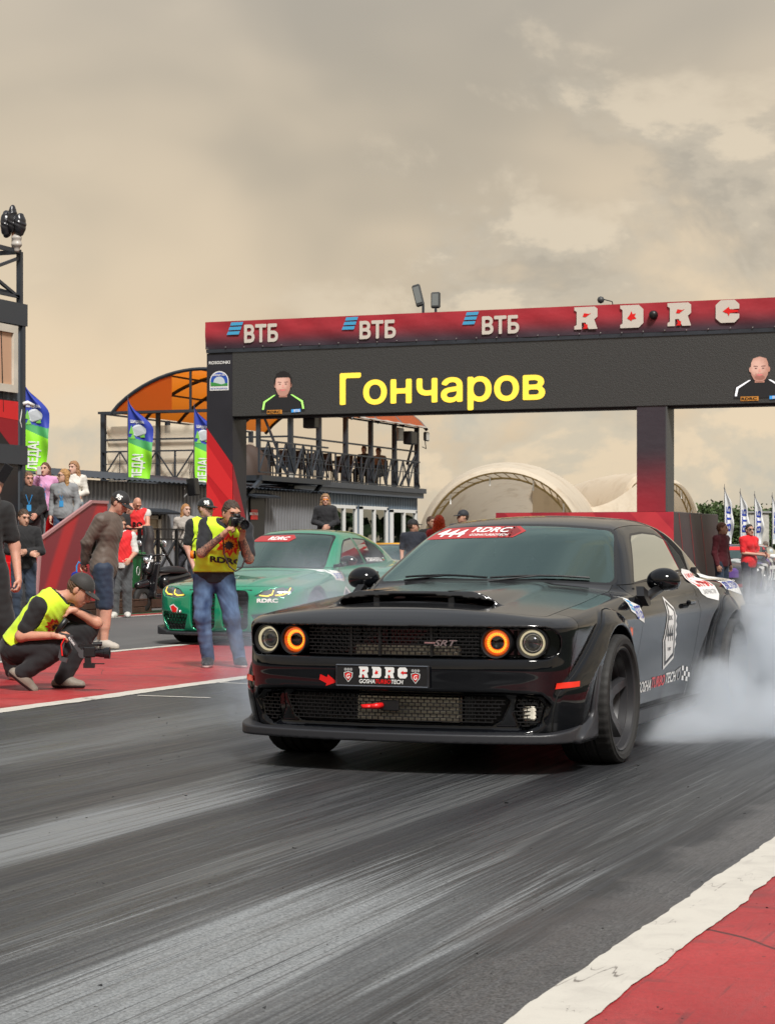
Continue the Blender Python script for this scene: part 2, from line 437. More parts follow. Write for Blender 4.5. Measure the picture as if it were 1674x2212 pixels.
# ------------------------------------------------------------------ lettering
_txt = {}
def embolden(V, F, b):
    """thicker letters: the outline moved outwards by b, found on a fine grid"""
    E = np.array(F); A, B = V[E[:, 0]], V[E[:, 1]]
    h = .045; x0, y0 = V.min(0) - b - 2.137 * h; x1, y1 = V.max(0) + b + 2 * h
    nx, ny = int((x1 - x0) / h) + 1, int((y1 - y0) / h) + 1
    gx, gy = np.meshgrid(x0 + np.arange(nx + 1) * h, y0 + np.arange(ny + 1) * h, indexing='ij'); P = np.stack([gx.ravel(), gy.ravel()], 1)
    sd = np.empty(len(P))
    for c0 in range(0, len(P), 4000):
        q = P[c0:c0 + 4000, None]; d = (B - A)[None]; t = np.clip(((q - A[None]) * d).sum(2) / np.maximum((d * d).sum(2), 1e-12), 0, 1)
        dist = np.sqrt((((q - A[None]) - t[..., None] * d) ** 2).sum(2).min(1))
        cr = ((A[None, :, 1] > q[..., 1]) != (B[None, :, 1] > q[..., 1])) & (q[..., 0] < (B - A)[None, :, 0] * (q[..., 1] - A[None, :, 1]) / np.where((B - A)[:, 1] == 0, 1e-9, (B - A)[:, 1])[None] + A[None, :, 0])
        sd[c0:c0 + 4000] = np.where(cr.sum(1) % 2 == 1, -dist, dist)
    i, j = np.meshgrid(np.arange(nx), np.arange(ny), indexing='ij'); a = (i * (ny + 1) + j).ravel(); T = np.concatenate([np.stack([a, a + ny + 1, a + ny + 2], 1), np.stack([a, a + ny + 2, a + 1], 1)])
    P3 = np.concatenate([P, np.zeros((len(P), 1))], 1); V2, N2, t, _ = cut(P3, T, P3 * 0 + 1, b - sd); V2, N2, t = compact(V2, N2, t)
    return V2[:, :2], t.tolist()
def text2d(body, bold=0.0, shear=0.0, space=1.0):
    """2-D verts (height of capitals = 1, starting at x = 0, baseline y = 0) and faces"""
    k = (body, bold, shear, space)
    if k in _txt: return _txt[k]
    cu = bpy.data.curves.new('t', 'FONT'); cu.body = body; cu.size = 1.0; cu.shear = shear; cu.space_character = space
    cu.resolution_u = 3
    if bold > 0: cu.fill_mode = 'NONE'
    o = bpy.data.objects.new('t', cu); COL.objects.link(o)
    me = bpy.data.meshes.new_from_object(o.evaluated_get(bpy.context.evaluated_depsgraph_get()))
    V = np.array([v.co[:2] for v in me.vertices]); F = [list(p.vertices) for p in me.polygons] if bold <= 0 else [list(e.vertices) for e in me.edges]
    bpy.data.objects.remove(o); bpy.data.curves.remove(cu); bpy.data.meshes.remove(me)
    V[:, 0] -= V[:, 0].min(); V /= 0.73
    if bold > 0: V, F = embolden(V, F, bold / .73)
    _txt[k] = (V, F); return V, F
def text_on(name, body, m, parent, origin, ex, ey, height, width=None, bold=0.0, shear=0.0, lift=None, space=1.0):
    """flat lettering: baseline from origin along ex, up along ey"""
    V, F = text2d(body, bold, shear, space); o, ex, ey = Vector(origin), Vector(ex), Vector(ey)
    sx = height if width is None else width / V[:, 0].max()
    me = bpy.data.meshes.new(name); me.from_pydata([o + ex * (x * sx) + ey * (y * height) for x, y in V], [], F)
    me.materials.append(m); me.update()
    return link(bpy.data.objects.new(name, me), parent)
def sticker(name, polys, m, parent, bvh, fmap, direc, lift=0.003, maxlen=0.04):
    """flat print (list of (verts2d, faces)) laid on a curved surface: fmap puts a 2-D point in front of it, direc points at it"""
    bm = bmesh.new()
    for V, F in polys:
        vs_ = [bm.verts.new((x, y, 0)) for x, y in V]
        for f in F:
            try: bm.faces.new([vs_[i] for i in f])
            except ValueError: pass
    bmesh.ops.triangulate(bm, faces=bm.faces)
    for _ in range(5):
        e = [e for e in bm.edges if e.calc_length() > maxlen]
        if not e: break
        bmesh.ops.subdivide_edges(bm, edges=e, cuts=1)
        bmesh.ops.triangulate(bm, faces=[f for f in bm.faces if len(f.verts) > 3])
    direc = Vector(direc).normalized(); miss = []
    for v in bm.verts:
        p = Vector(fmap(v.co.x, v.co.y)); h, nrm, *_ = bvh.ray_cast(p, direc)
        if h is None: miss.append(v)
        else: v.co = h - direc * lift
    bmesh.ops.delete(bm, geom=miss, context='VERTS')
    me = bpy.data.meshes.new(name); bm.to_mesh(me); bm.free(); me.materials.append(m)
    me.polygons.foreach_set('use_smooth', [True] * len(me.polygons))
    return link(bpy.data.objects.new(name, me), parent)
def shape(*pts): return (np.array(pts, float), [list(range(len(pts)))])
def text_poly(body, x, y, h, w=None, bold=0.0, shear=0.0):
    V, F = text2d(body, bold, shear); sx = h if w is None else w / V[:, 0].max()
    return (np.stack([x + V[:, 0] * sx, y + V[:, 1] * h], 1), F)
# ================================================================== ground, track, paint
def nodes(name):
    m, nt, b = _pb(name); N = nt.nodes.new; L = nt.links.new
    tc = N('ShaderNodeTexCoord')
    class H: pass
    h = H(); h.m, h.nt, h.b, h.N, h.L, h.tc = m, nt, b, N, L, tc
    def noise(scale, vec_scale=(1, 1, 1), detail=5, rough=.55, dist=0, loc=(0, 0, 0), rot=0):
        mp = N('ShaderNodeMapping'); mp.inputs['Scale'].default_value = vec_scale; mp.inputs['Location'].default_value = loc; mp.inputs['Rotation'].default_value = (0, 0, rot); L(tc.outputs['Object'], mp.inputs[0])
        n = N('ShaderNodeTexNoise'); n.inputs['Scale'].default_value = scale; n.inputs['Detail'].default_value = detail; n.inputs['Roughness'].default_value = rough; n.inputs['Distortion'].default_value = dist
        L(mp.outputs[0], n.inputs['Vector']); return n.outputs['Fac']
    def ramp(f, lo, hi, a=0.0, b_=1.0, smooth=True):
        r = N('ShaderNodeMapRange'); r.interpolation_type = 'SMOOTHSTEP' if smooth else 'LINEAR'
        for i, v in ((1, lo), (2, hi), (3, a), (4, b_)): r.inputs[i].default_value = v
        L(f, r.inputs[0]); return r.outputs[0]
    def mth(op, a, b_=None):
        n = N('ShaderNodeMath'); n.operation = op
        for i, x in enumerate((a, b_)):
            if x is None: continue
            if isinstance(x, (int, float)): n.inputs[i].default_value = x
            else: L(x, n.inputs[i])
        return n.outputs[0]
    def mix(f, a, b_, mode='MIX'):
        n = N('ShaderNodeMix'); n.data_type = 'RGBA'; n.blend_type = mode
        for k, x in ((0, f), (6, a), (7, b_)):
            if isinstance(x, (int, float)): n.inputs[k].default_value = x
            elif isinstance(x, tuple): n.inputs[k].default_value = (*x, 1)
            else: L(x, n.inputs[k])
        return n.outputs[2]
    def band(axis, c, w):
        """1 inside |x - c| < w, fading out"""
        s = N('ShaderNodeSeparateXYZ'); L(tc.outputs['Object'], s.inputs[0])
        return ramp(mth('ABSOLUTE', mth('SUBTRACT', s.outputs[axis], c)), w, w * .25)
    def bump(f, strength, dist=.01):
        n = N('ShaderNodeBump'); n.inputs['Strength'].default_value = strength; n.inputs['Distance'].default_value = dist; L(f, n.inputs['Height']); L(n.outputs[0], b.inputs['Normal'])
    h.noise, h.ramp, h.mth, h.mix, h.band, h.bump = noise, ramp, mth, mix, band, bump
    h.sep = lambda: (lambda s: (L(tc.outputs['Object'], s.inputs[0]), s)[1])(N('ShaderNodeSeparateXYZ'))
    return h
def m_asphalt():
    h = nodes('plain_asphalt')
    g = h.noise(160, detail=3); big = h.noise(.35, detail=5); st = h.noise(1.0, (3.0, .10, 1), 5)
    c = h.mix(h.ramp(g, .35, .68), (.060, .060, .063), (.125, .123, .119)); c = h.mix(h.ramp(big, .35, .7, 0, .5), c, (.145, .142, .137)); c = h.mix(h.ramp(st, .5, .75, 0, .35), c, (.028, .028, .03))
    h.L(c, h.b.inputs['Base Color']); h.b.inputs['Roughness'].default_value = .8; h.bump(g, .35, .006); return h.m
def m_lane():
    """rubbered drag lane: long rubber streaks, pale bands of residue with sky sheen painted in, brown bare asphalt at the edge"""
    h = nodes('rubbered_lane')
    grain = h.noise(230, detail=3, rough=.6); fine = h.noise(1, (95, .9, 1), 6, .66); mid = h.noise(1, (26, .42, 1), 7, .64, .1); wide = h.noise(1, (2.6, .16, 1), 5, .55, .2, (0, 3, 0)); patch = h.noise(.9, (1.3, .55, 1), 6, .6, .4, (7, 2, 0)); cross = h.noise(1, (9, 1.6, 1), 5, .65, .3, (4, 1, 0), .22)
    stone = h.noise(120, detail=4, rough=.7); base = h.mix(h.ramp(stone, .35, .68), (.008, .0085, .009), (.044, .044, .043))
    c = h.mix(h.ramp(mid, .42, .62, 0, .8), base, (.046, .046, .046))
    c = h.mix(h.ramp(fine, .53, .62, 0, .75), c, (.092, .092, .088))
    c = h.mix(h.mth('MULTIPLY', h.ramp(wide, .52, .68), h.ramp(fine, .40, .58, .15, .85)), c, (.105, .104, .098))
    c = h.mix(h.ramp(h.noise(1, (22, .22, 1), 5, .6, 0, (0, 9, 0)), .58, .72, 0, .85), c, (.014, .014, .016))
    # pale bands along the lane: residue plus sky sheen painted into the colour
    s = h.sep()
    def residue_sheen(cx, w, y0, y1, y2, y3, k):
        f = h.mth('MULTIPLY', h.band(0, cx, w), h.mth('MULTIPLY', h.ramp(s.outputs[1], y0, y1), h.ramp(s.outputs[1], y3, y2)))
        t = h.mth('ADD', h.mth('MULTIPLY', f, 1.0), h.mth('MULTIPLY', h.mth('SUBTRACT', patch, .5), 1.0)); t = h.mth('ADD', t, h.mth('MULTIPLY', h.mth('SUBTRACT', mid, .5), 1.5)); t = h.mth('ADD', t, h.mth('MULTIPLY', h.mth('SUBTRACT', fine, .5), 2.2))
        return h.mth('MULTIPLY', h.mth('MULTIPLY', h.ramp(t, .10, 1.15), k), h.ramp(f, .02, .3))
    d1 = residue_sheen(-2.55, .95, 1.0, 3.0, 5.4, 8.6, .85); d2 = residue_sheen(-4.35, .40, 4, 6, 8.0, 11, .60); d3 = residue_sheen(-6.4, .6, 6, 9, 13, 18, .30)
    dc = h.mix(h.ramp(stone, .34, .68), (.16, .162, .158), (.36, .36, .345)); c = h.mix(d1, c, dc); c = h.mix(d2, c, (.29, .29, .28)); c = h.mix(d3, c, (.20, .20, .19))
    # dark rubbered groove lines over the pale bands
    c = h.mix(h.ramp(h.noise(1, (30, .16, 1), 4, .55, 0, (2, 5, 0)), .60, .70, 0, .8), c, (.022, .022, .026))
    c = h.mix(h.ramp(h.noise(1, (190, .35, 1), 3, .5, 0, (3, 2, 0)), .63, .67, 0, .6), c, (.20, .20, .19)); c = h.mix(h.ramp(h.noise(1, (150, .30, 1), 3, .5, 0, (8, 6, 0)), .61, .65, 0, .75), c, (.010, .010, .012))
    def tyre(cx, w, amp, fr, ph, k):
        x_ = h.mth('SUBTRACT', s.outputs[0], h.mth('MULTIPLY', h.mth('SINE', h.mth('ADD', h.mth('MULTIPLY', s.outputs[1], fr), ph)), amp))
        b_ = h.ramp(h.mth('ABSOLUTE', h.mth('SUBTRACT', x_, cx)), w, w * .7); return h.mth('MULTIPLY', h.mth('MULTIPLY', b_, h.ramp(mid, .30, .58, .25, 1)), k)
    for a_ in ((-3.05, .15, .03, .2, 0, .75), (-4.85, .15, .04, .23, 1, .75), (-2.35, .13, .22, .33, .6, .6), (-3.75, .12, .30, .27, 2.2, .6), (-5.6, .14, .18, .3, 3, .6), (-2.0, .10, .10, .5, 4, .6)): c = h.mix(tyre(*a_), c, (.012, .012, .0135))
    # bare brown asphalt along the outer line
    e = h.mth('ADD', h.ramp(s.outputs[0], -2.15, -1.72), h.mth('MULTIPLY', h.mth('SUBTRACT', h.noise(2.2, detail=5), .5), 1.6))
    c = h.mix(h.ramp(e, .55, 1.0, 0, .85), c, h.mix(h.ramp(stone, .36, .66), (.030, .028, .027), (.135, .125, .118)))
    br = h.mth('MULTIPLY', h.ramp(h.noise(.55, (1, .7, 1), 5, .6, .5, (1, 8, 0)), .56, .70), .45); c = h.mix(br, c, (.072, .060, .055))
    crumbs = h.ramp(h.noise(46, detail=2, rough=.4), .735, .76); c = h.mix(crumbs, c, (.008, .008, .009))
    c = h.mix(1.0, c, (.95, 1.0, 1.07), 'MULTIPLY'); h.L(c, h.b.inputs['Base Color'])
    r = h.mth('ADD', h.ramp(mid, .35, .7, .33, .52), h.mth('MULTIPLY', h.ramp(fine, .3, .7), .10)); r = h.mth('ADD', r, h.mth('MULTIPLY', d1, .06)); h.L(r, h.b.inputs['Roughness']); h.b.inputs['Specular IOR Level'].default_value = .45
    h.bump(h.mth('ADD', h.mth('MULTIPLY', stone, .7), h.mth('MULTIPLY', fine, .4)), .45, .006); return h.m
def m_redpaint():
    h = nodes('red_track_paint'); g = h.noise(190, detail=3); w = h.noise(2.3, detail=7, rough=.62, dist=.4); st = h.noise(1, (9, .6, 1), 6, .6, .3, (3, 0, 0), 1.2); big = h.noise(.45, detail=4)
    c = h.mix(h.ramp(big, .35, .65), (.33, .018, .022), (.46, .036, .038)); c = h.mix(h.ramp(w, .48, .74, 0, .45), c, (.52, .13, .12)); c = h.mix(h.ramp(h.noise(90, detail=4, rough=.7), .36, .70, 0, .5), c, (.20, .016, .018)); c = h.mix(h.ramp(h.noise(1.1, (1, 2.2, 1), 7, .7, .8, (5, 5, 0)), .52, .66, 0, .7), c, (.14, .035, .036)); c = h.mix(h.ramp(h.noise(1, (40, 1.2, 1), 6, .65, .2, (6, 1, 0), .08), .58, .68, 0, .55), c, (.10, .03, .032))
    c = h.mix(h.ramp(st, .60, .76, 0, .55), c, (.22, .05, .052))
    vo = h.N('ShaderNodeTexVoronoi'); vo.feature = 'DISTANCE_TO_EDGE'; vo.inputs['Scale'].default_value = .55; mp = h.N('ShaderNodeMapping'); mp.inputs['Scale'].default_value = (1.3, 1.0, 1)
    nn = h.N('ShaderNodeTexNoise'); nn.inputs['Scale'].default_value = 3; va = h.N('ShaderNodeVectorMath'); va.operation = 'MULTIPLY_ADD'; h.L(nn.outputs['Color'], va.inputs[0]); va.inputs[1].default_value = (.5, .5, 0); h.L(h.tc.outputs['Object'], va.inputs[2]); h.L(va.outputs[0], mp.inputs[0]); h.L(mp.outputs[0], vo.inputs['Vector'])
    c = h.mix(h.mth('MULTIPLY', h.ramp(vo.outputs['Distance'], .004, .001), h.ramp(big, .42, .6)), c, (.03, .010, .010))
    c = h.mix(h.ramp(h.noise(38, detail=2, rough=.4), .735, .765), c, (.03, .012, .012))
    h.L(c, h.b.inputs['Base Color']); h.L(h.ramp(w, .3, .7, .38, .62), h.b.inputs['Roughness']); h.bump(g, .5, .007); return h.m
def m_whiteline():
    h = nodes('white_line_paint'); g = h.noise(150, detail=3); w = h.noise(5, detail=7, rough=.65, dist=.6); st = h.noise(1, (30, 2.5, 1), 5, .6)
    c = h.mix(h.ramp(w, .42, .75, 0, .5), (.56, .53, .47), (.38, .355, .32)); c = h.mix(h.ramp(g, .55, .75, 0, .4), c, (.40, .37, .33)); c = h.mix(h.ramp(st, .60, .75, 0, .30), c, (.26, .24, .22))
    vo = h.N('ShaderNodeTexVoronoi'); vo.feature = 'DISTANCE_TO_EDGE'; vo.inputs['Scale'].default_value = 1.1; nn = h.N('ShaderNodeTexNoise'); nn.inputs['Scale'].default_value = 5; va = h.N('ShaderNodeVectorMath'); va.operation = 'MULTIPLY_ADD'; h.L(nn.outputs['Color'], va.inputs[0]); va.inputs[1].default_value = (.35, .35, 0); h.L(h.tc.outputs['Object'], va.inputs[2]); h.L(va.outputs[0], vo.inputs['Vector'])
    c = h.mix(h.mth('MULTIPLY', h.ramp(vo.outputs['Distance'], .004, .001), h.ramp(w, .50, .60)), c, (.18, .16, .14))
    h.L(c, h.b.inputs['Base Color']); h.b.inputs['Roughness'].default_value = .6; h.bump(w, .2, .004); return h.m
def sheet(name, x0, x1, y0, y1, z, m, rag=0.0, step=.08, kind='structure', ymax=40):
    V = []; ys = list(np.arange(y0, min(y1, ymax), step)) + ([y1] if y1 > ymax or True else []) if rag else [y0, y1]
    rn = random.Random(3)
    def walk(n):
        o = []; a = 0.0
        for _ in range(n): a = a * .82 + rn.gauss(0, rag * .5); o.append(a + rn.uniform(-rag, rag) * .35)
        return o
    a, b = walk(len(ys)), walk(len(ys))
    for i, y in enumerate(ys): V += [(x0 + (a[i] if rag else 0), y, z), (x1 + (b[i] if rag else 0), y, z)]
    F = [(2 * i, 2 * i + 1, 2 * i + 3, 2 * i + 2) for i in range(len(ys) - 1)]
    return tag(MB().add(V, F).build(name, m), kind=kind)
def build_ground():
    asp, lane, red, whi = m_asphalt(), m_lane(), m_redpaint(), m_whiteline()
    tag(MB().add([(-900, -120, 0), (900, -120, 0), (900, 1800, 0), (-900, 1800, 0)], [(0, 1, 2, 3)]).build('ground', asp), kind='structure')
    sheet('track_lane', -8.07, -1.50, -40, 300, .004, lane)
    sheet('track_lane', -17.12, -11.50, -40, 300, .004, asp)
    sheet('red_median', -11.50, -8.07, -40, 36.0, .004, red)
    sheet('red_verge', -1.50, 0.75, -40, 36.0, .004, red)
    sheet('red_verge', -17.62, -17.12, -40, 37.5, .004, red)
    sheet('white_line', -1.605, -1.415, -6, 120, .008, whi, .006, .05)
    sheet('white_line', -8.165, -7.975, -6, 36, .008, whi, .012)
    sheet('white_line', -11.575, -11.43, -6, 36, .008, whi, .012, .1)
    sheet('white_line', -17.20, -17.06, -6, 37.5, .008, whi, .010, .1)
    for (a, b) in (((299, 1502), (454, 1507)), ((470, 1474), (560, 1477.5))):
        p, q = G(*a, z=.008), G(*b, z=.008); d = (q - p).normalized(); n = Vector((-d.y, d.x, 0)) * .028
        tag(MB().add([p - n, q - n, q + n, p + n], [(0, 1, 2, 3)]).build('white_line', whi), kind='structure')
    p, q = G(1590, 1291, .008), G(1674, 1281, .008)
    tag(MB().add([p, p + Vector((0, .5, 0)), q + Vector((3, .5, 0)), q + Vector((3, 0, 0))], [(0, 1, 2, 3)]).build('white_line', whi), kind='structure')
    gr = nodes('dark_field'); c = gr.mix(gr.ramp(gr.noise(9, detail=6), .35, .68), (.012, .022, .008), (.035, .055, .018)); gr.L(c, gr.b.inputs['Base Color']); gr.b.inputs['Roughness'].default_value = .95
    sheet('unseen_dark_field', .75, 400, -100, 900, .003, gr.m)  # unseen dark field, added to darken the reflections in the car door
    # turf strip and kerb before the stands
    turf = nodes('green_turf'); c = turf.mix(turf.ramp(turf.noise(30, detail=5), .4, .65), (.012, .035, .012), (.03, .11, .04)); turf.L(c, turf.b.inputs['Base Color']); turf.b.inputs['Roughness'].default_value = .95
    sheet('grass_strip', -18.5, -17.62, -40, 38, .003, turf.m)
    # crumbs of rubber on the lane
    rn = random.Random(11); mb = MB()
    for i in range(420):
        s = 4.3 + 14 * rn.random() ** 2; x = rn.uniform(-8, 1.5) if s > 9 else rn.uniform(-5.2, 1.2); r = rn.uniform(.003, .009) * (1 if s < 9 else 1.3)
        q = [Vector((rn.uniform(-1, 1), rn.uniform(-1, 1), rn.uniform(.1, 1))).normalized() * r * rn.uniform(.6, 1.5) for _ in range(5)]
        c = Vector((x, s, .012)); mb.add([c + v for v in q], [(0, 1, 2), (0, 2, 3), (0, 3, 4), (1, 2, 4), (2, 3, 4), (0, 1, 4)])
    tag(mb.build('rubber_crumbs', mat('crumb_black', (.01, .01, .011), .7)), 'small crumbs of black rubber scattered over the lane', 'rubber', kind='stuff')

# ================================================================== gantry over the track
SG = 38.0
def poly_face(name, pts, m, parent): return MB().add(pts, [tuple(range(len(pts)))]).build(name, m, parent)
def gradient(name, c0, c1, axis, a, b, rough=.55, bumpy=.25):
    h = nodes(name); s = h.sep(); c = h.mix(h.ramp(s.outputs[axis], a, b), c0, c1); n = h.noise(1.4, detail=4); c = h.mix(h.ramp(n, .35, .7, 0, .18), c, (.02, .01, .015)); h.L(c, h.b.inputs['Base Color']); h.b.inputs['Roughness'].default_value = rough
    if bumpy: h.bump(h.noise(1, (1.2, 1, 2.2), 3), bumpy, .08)
    return h.m
def led_face(name, c):
    """printed face on the screen: lit from one side, darker towards the jaw and cheek, grainy as led dots are"""
    h = nodes(name); mp = h.N('ShaderNodeMapping'); mp.vector_type = 'TEXTURE'; mp.inputs['Location'].default_value = (c.x - .04, c.y, c.z + .05); mp.inputs['Scale'].default_value = (.24, 1, .30); h.L(h.tc.outputs['Object'], mp.inputs[0])
    ln = h.N('ShaderNodeVectorMath'); ln.operation = 'LENGTH'; h.L(mp.outputs[0], ln.inputs[0]); n = h.noise(22, detail=3); f = h.mth('ADD', ln.outputs['Value'], h.mth('MULTIPLY', h.mth('SUBTRACT', n, .5), .5))
    col = h.mix(h.ramp(f, .15, 1.0), (.92, .58, .46), (.40, .17, .12)); h.L(col, h.b.inputs['Emission Color']); h.b.inputs['Emission Strength'].default_value = .55; h.b.inputs['Base Color'].default_value = (.3, .16, .12, 1); return h.m
def build_gantry():
    r = thing('start_gantry', 'red and black start gantry with a led screen spanning both lanes', 'gantry', (0, 0, 0))
    dark = mat('gantry_dark_vinyl', (.018, .018, .024), .5, var=.15, vscale=1.5)
    blk = mat('gantry_black_vinyl', (.014, .014, .017), .55)
    steel = mat('dark_blue_steel', (.028, .034, .044), .45, var=.2, vscale=3)
    redm = gradient('gantry_red_print', (.62, .018, .03), (.17, .012, .03), 2, .3, 4.0)
    front = SG
    # pillar left, with its printed sides
    x0, x1, d = -18.74, -18.16, .65
    MB().box(((x0 + x1) / 2, SG + d / 2, 2.56), (x1 - x0, d, 5.12)).build('pillar', dark, r)
    e = .006
    fs = front - e
    def P(x, z): return (x, fs, z)
    # red flame shapes printed on front and inner side
    rd = [mat('print_red_%d' % i, c, .5) for i, c in enumerate(((.50, .012, .018), (.66, .022, .026), (.30, .010, .02), (.72, .05, .05)))]
    poly_face('print_red', [P(x0, 0), P(x1, 0), P(x1, 2.86), P(x0, 3.62)], rd[0], r)
    for i, (a, b, c_, d_, k) in enumerate(((3.30, 2.86, 2.62, 3.05, 1), (2.55, 2.05, 1.72, 2.25, 1), (1.8, 1.2, .8, 1.45, 3), (1.0, .35, .0, .6, 1))):
        poly_face('print_red', [(x0, fs - .004, a - .55), (x1, fs - .004, b - .75), (x1, fs - .004, c_ + .55), (x0, fs - .004, d_ + .35)] if False else [(x0, fs - .004, a), (x1, fs - .004, b - .35), (x1, fs - .004, c_ - .55), (x0, fs - .004, d_ - .35)], rd[k], r)
    sx = x1 + e
    poly_face('print_red', [(sx, SG, 0), (sx, SG + d, 0), (sx, SG + d, 1.7), (sx, SG, 2.86)], rd[2], r)
    poly_face('print_red', [(sx + .003, SG, .2), (sx + .003, SG + d, 0), (sx + .003, SG + d, .9), (sx + .003, SG, 2.3)], rd[0], r)
    text_on('lettering', 'ROSGONKI', M_WHITEP, r, AS(452, 787, fs - .004), (1, 0, 0), (0, 0, 1), .062, .47, .02)
    # water brand badge
    c = AS(474, 823, fs - .004); bl = mat('badge_blue', (.02, .08, .42), .5)
    def B(nm, pts, m_, k): poly_face(nm, [(c.x + x, fs - .004 - .002 * k, c.z + z) for x, z in pts], m_, r)
    arc = lambda rx, rz, z0, a0=0, a1=180, n=14: [(rx * math.cos(R(a0 + (a1 - a0) * i / n)), z0 + rz * math.sin(R(a0 + (a1 - a0) * i / n))) for i in range(n + 1)]
    B('badge', [(-.21, -.19), (.21, -.19)] + arc(.21, .20, .0), M_WHITEP, 0); B('badge', [(-.19, -.10), (.19, -.10)] + arc(.19, .175, .0), bl, 1); B('badge', [(-.15, -.10), (.15, -.10)] + arc(.125, .11, -.02), mat('badge_pale', (.55, .62, .66), .5), 2); B('badge', [(-.19, -.10), (.19, -.10), (.19, -.04), (.05, -.07), (-.1, -.03), (-.19, -.02)], mat('badge_green', (.05, .28, .06), .5), 3)
    text_on('lettering', 'ШИШКИН ЛЕС', M_WHITEP, r, (c.x - .14, fs - .013, c.z + .105), (1, 0, 0), (0, 0, 1), .036, .28, .03)
    text_on('lettering', 'ЧИСТАЯ ПИТЬЕВАЯ ВОДА', M_BLUEV, r, (c.x - .19, fs - .012, c.z - .165), (1, 0, 0), (0, 0, 1), .03, .38, .02)
    # right pillar, beyond the other lane
    MB().box((-.62, SG + .32, 2.56), (.58, .65, 5.12)).build('pillar', dark, r)
    # middle column on its block
    colm = gradient('column_print', (.30, .016, .030), (.040, .032, .042), 2, 1.9, 3.1)
    MB().box((-9.545, SG + .28, 2.85), (.55, .54, 1.98)).build('column', colm, r)
    MB().box((-9.255, SG + .28, 2.85), (.030, .545, 1.98)).build('column_side', mat('column_grey', (.075, .078, .080), .5), r)
    h = nodes('block_print'); s = h.sep(); base = h.mix(h.ramp(h.noise(.8, (1, 1, 1), 3), .4, .6), (.30, .016, .03), (.44, .025, .045))
    w = h.N('ShaderNodeTexWave'); w.inputs['Scale'].default_value = .35; w.inputs['Distortion'].default_value = 0; mp = h.N('ShaderNodeMapping'); mp.inputs['Rotation'].default_value = (0, .75, 0); h.L(h.tc.outputs['Object'], mp.inputs[0]); h.L(mp.outputs[0], w.inputs[0]); base = h.mix(h.ramp(w.outputs['Fac'], .62, .66, 0, .5), base, (.62, .05, .06)); h.L(base, h.b.inputs['Base Color']); h.b.inputs['Roughness'].default_value = .5
    MB().box((-10.85, SG + 1.91, .93), (3.48, 3.80, 1.86), bev=.01).build('block', mat('block_grey_print', (.070, .055, .060), .55, var=.2, vscale=1.2, bump=.2, bscale=2), r)
    MB().box((-10.85, SG - .002, .93), (3.47, .012, 1.85)).build('block_front', h.m, r)
    for k, sy in enumerate((.35, 1.25, 2.2)):
        poly_face('print_stripe', [(-9.106, SG + sy, 1.84), (-9.106, SG + sy + .05, 1.84), (-9.106, SG + sy + .85, .1), (-9.106, SG + sy + .80, .1)], mat('stripe_red', (.33, .03, .04), .5), r)
    # screen
    xr = 0.0
    scr = mat('led_screen_off', (.028, .028, .027), .62, bump=.5, bscale=55, emit=(.9, .85, .75), estr=.012)
    MB().box(((-18.16 + xr) / 2, SG + .22, 4.50), (xr + 18.16, .46, 1.32)).build('screen', scr, r)
    MB().box(((-18.74 + xr) / 2, SG + .25, 5.165), (xr + 18.74, .56, .07)).build('screen_rail', steel, r)
    MB().box(((-18.16 + xr) / 2, SG + .3, 3.815), (xr + 18.16, .30, .045)).build('screen_underside', blk, r)
    ban = gradient('banner_print', (.040, .022, .034), (.40, .022, .035), 2, 5.22, 5.62)
    # banner cloth, slightly wavy
    V = []; nx, nz = 150, 6; X0, X1 = -18.76, xr
    for i in range(nx + 1):
        for j in range(nz + 1):
            x = X0 + (X1 - X0) * i / nx; z = 5.205 + .55 * j / nz; V.append((x, SG - .03 + .010 * math.sin(x * 2.3 + 2.4 * j / nz * 3) * (1 - j / nz) + .006 * math.sin(x * 7 + j), z))
    F = [(i * (nz + 1) + j, (i + 1) * (nz + 1) + j, (i + 1) * (nz + 1) + j + 1, i * (nz + 1) + j + 1) for i in range(nx) for j in range(nz)]
    MB().add(V, F).build('banner', ban, r, smooth=True)
    MB().box(((-18.74 + xr) / 2, SG + .27, 5.47), (xr + 18.72, .50, .52)).build('banner_frame', dark, r)
    for i in range(46):
        x = -18.7 + i * .41; MB().lathe([(.0001, -.012), (.012, -.01), (.014, 0)], 8, (x, SG - .05, 5.222 + .006 * math.sin(i * 2)), 'y').build('eyelet', M_CHROME, r)
    fy = SG - .058
    wp = mat('banner_white', (.62, .57, .50), .55); cyn = mat('banner_cyan', (.06, .36, .62), .55)
    for (bx, by, tx, ty, tw) in ((492, 724, 529, 739, 72), (740, 713, 778, 731, 77), (1000, 702, 1042, 721, 79)):
        for k in range(3):
            pts = [AS(bx + 12 - 3.6 * k + q[0], by - 28 + 10 * k + q[1], fy) for q in ((-6.5, 7.5), (19.5, 6.3), (22, .0 - .8), (-4, .4))]
            poly_face('bank_bars', pts, cyn, r)
        a, b = AS(tx, ty, fy), AS(tx + tw, ty - 3, fy); cap = AS(tx, ty - 36, fy).z - a.z
        text_on('bank_letters', 'ВТБ', wp, r, a, (1, 0, 0), (0, 0, 1), cap, b.x - a.x, .035)
    for ch, x, y, w_, hh in (('R', 1240, 712, 50, 48), ('D', 1339, 709, 50, 49), ('R', 1441, 705, 51, 50), ('C', 1545, 698, 51, 49)):
        a, b = AS(x, y, fy), AS(x + w_, y - 2, fy); hz = AS(x, y - hh, fy).z - a.z
        rdrc_letter(ch, r, a, Vector((1, 0, 0)), Vector((0, 0, 1)), b.x - a.x, hz, wp, M_RED, Vector((0, -1, 0)))
    # name on the screen
    ye = mat('led_yellow', (.7, .5, .05), .6, emit=(1.0, .66, .06), estr=.72)
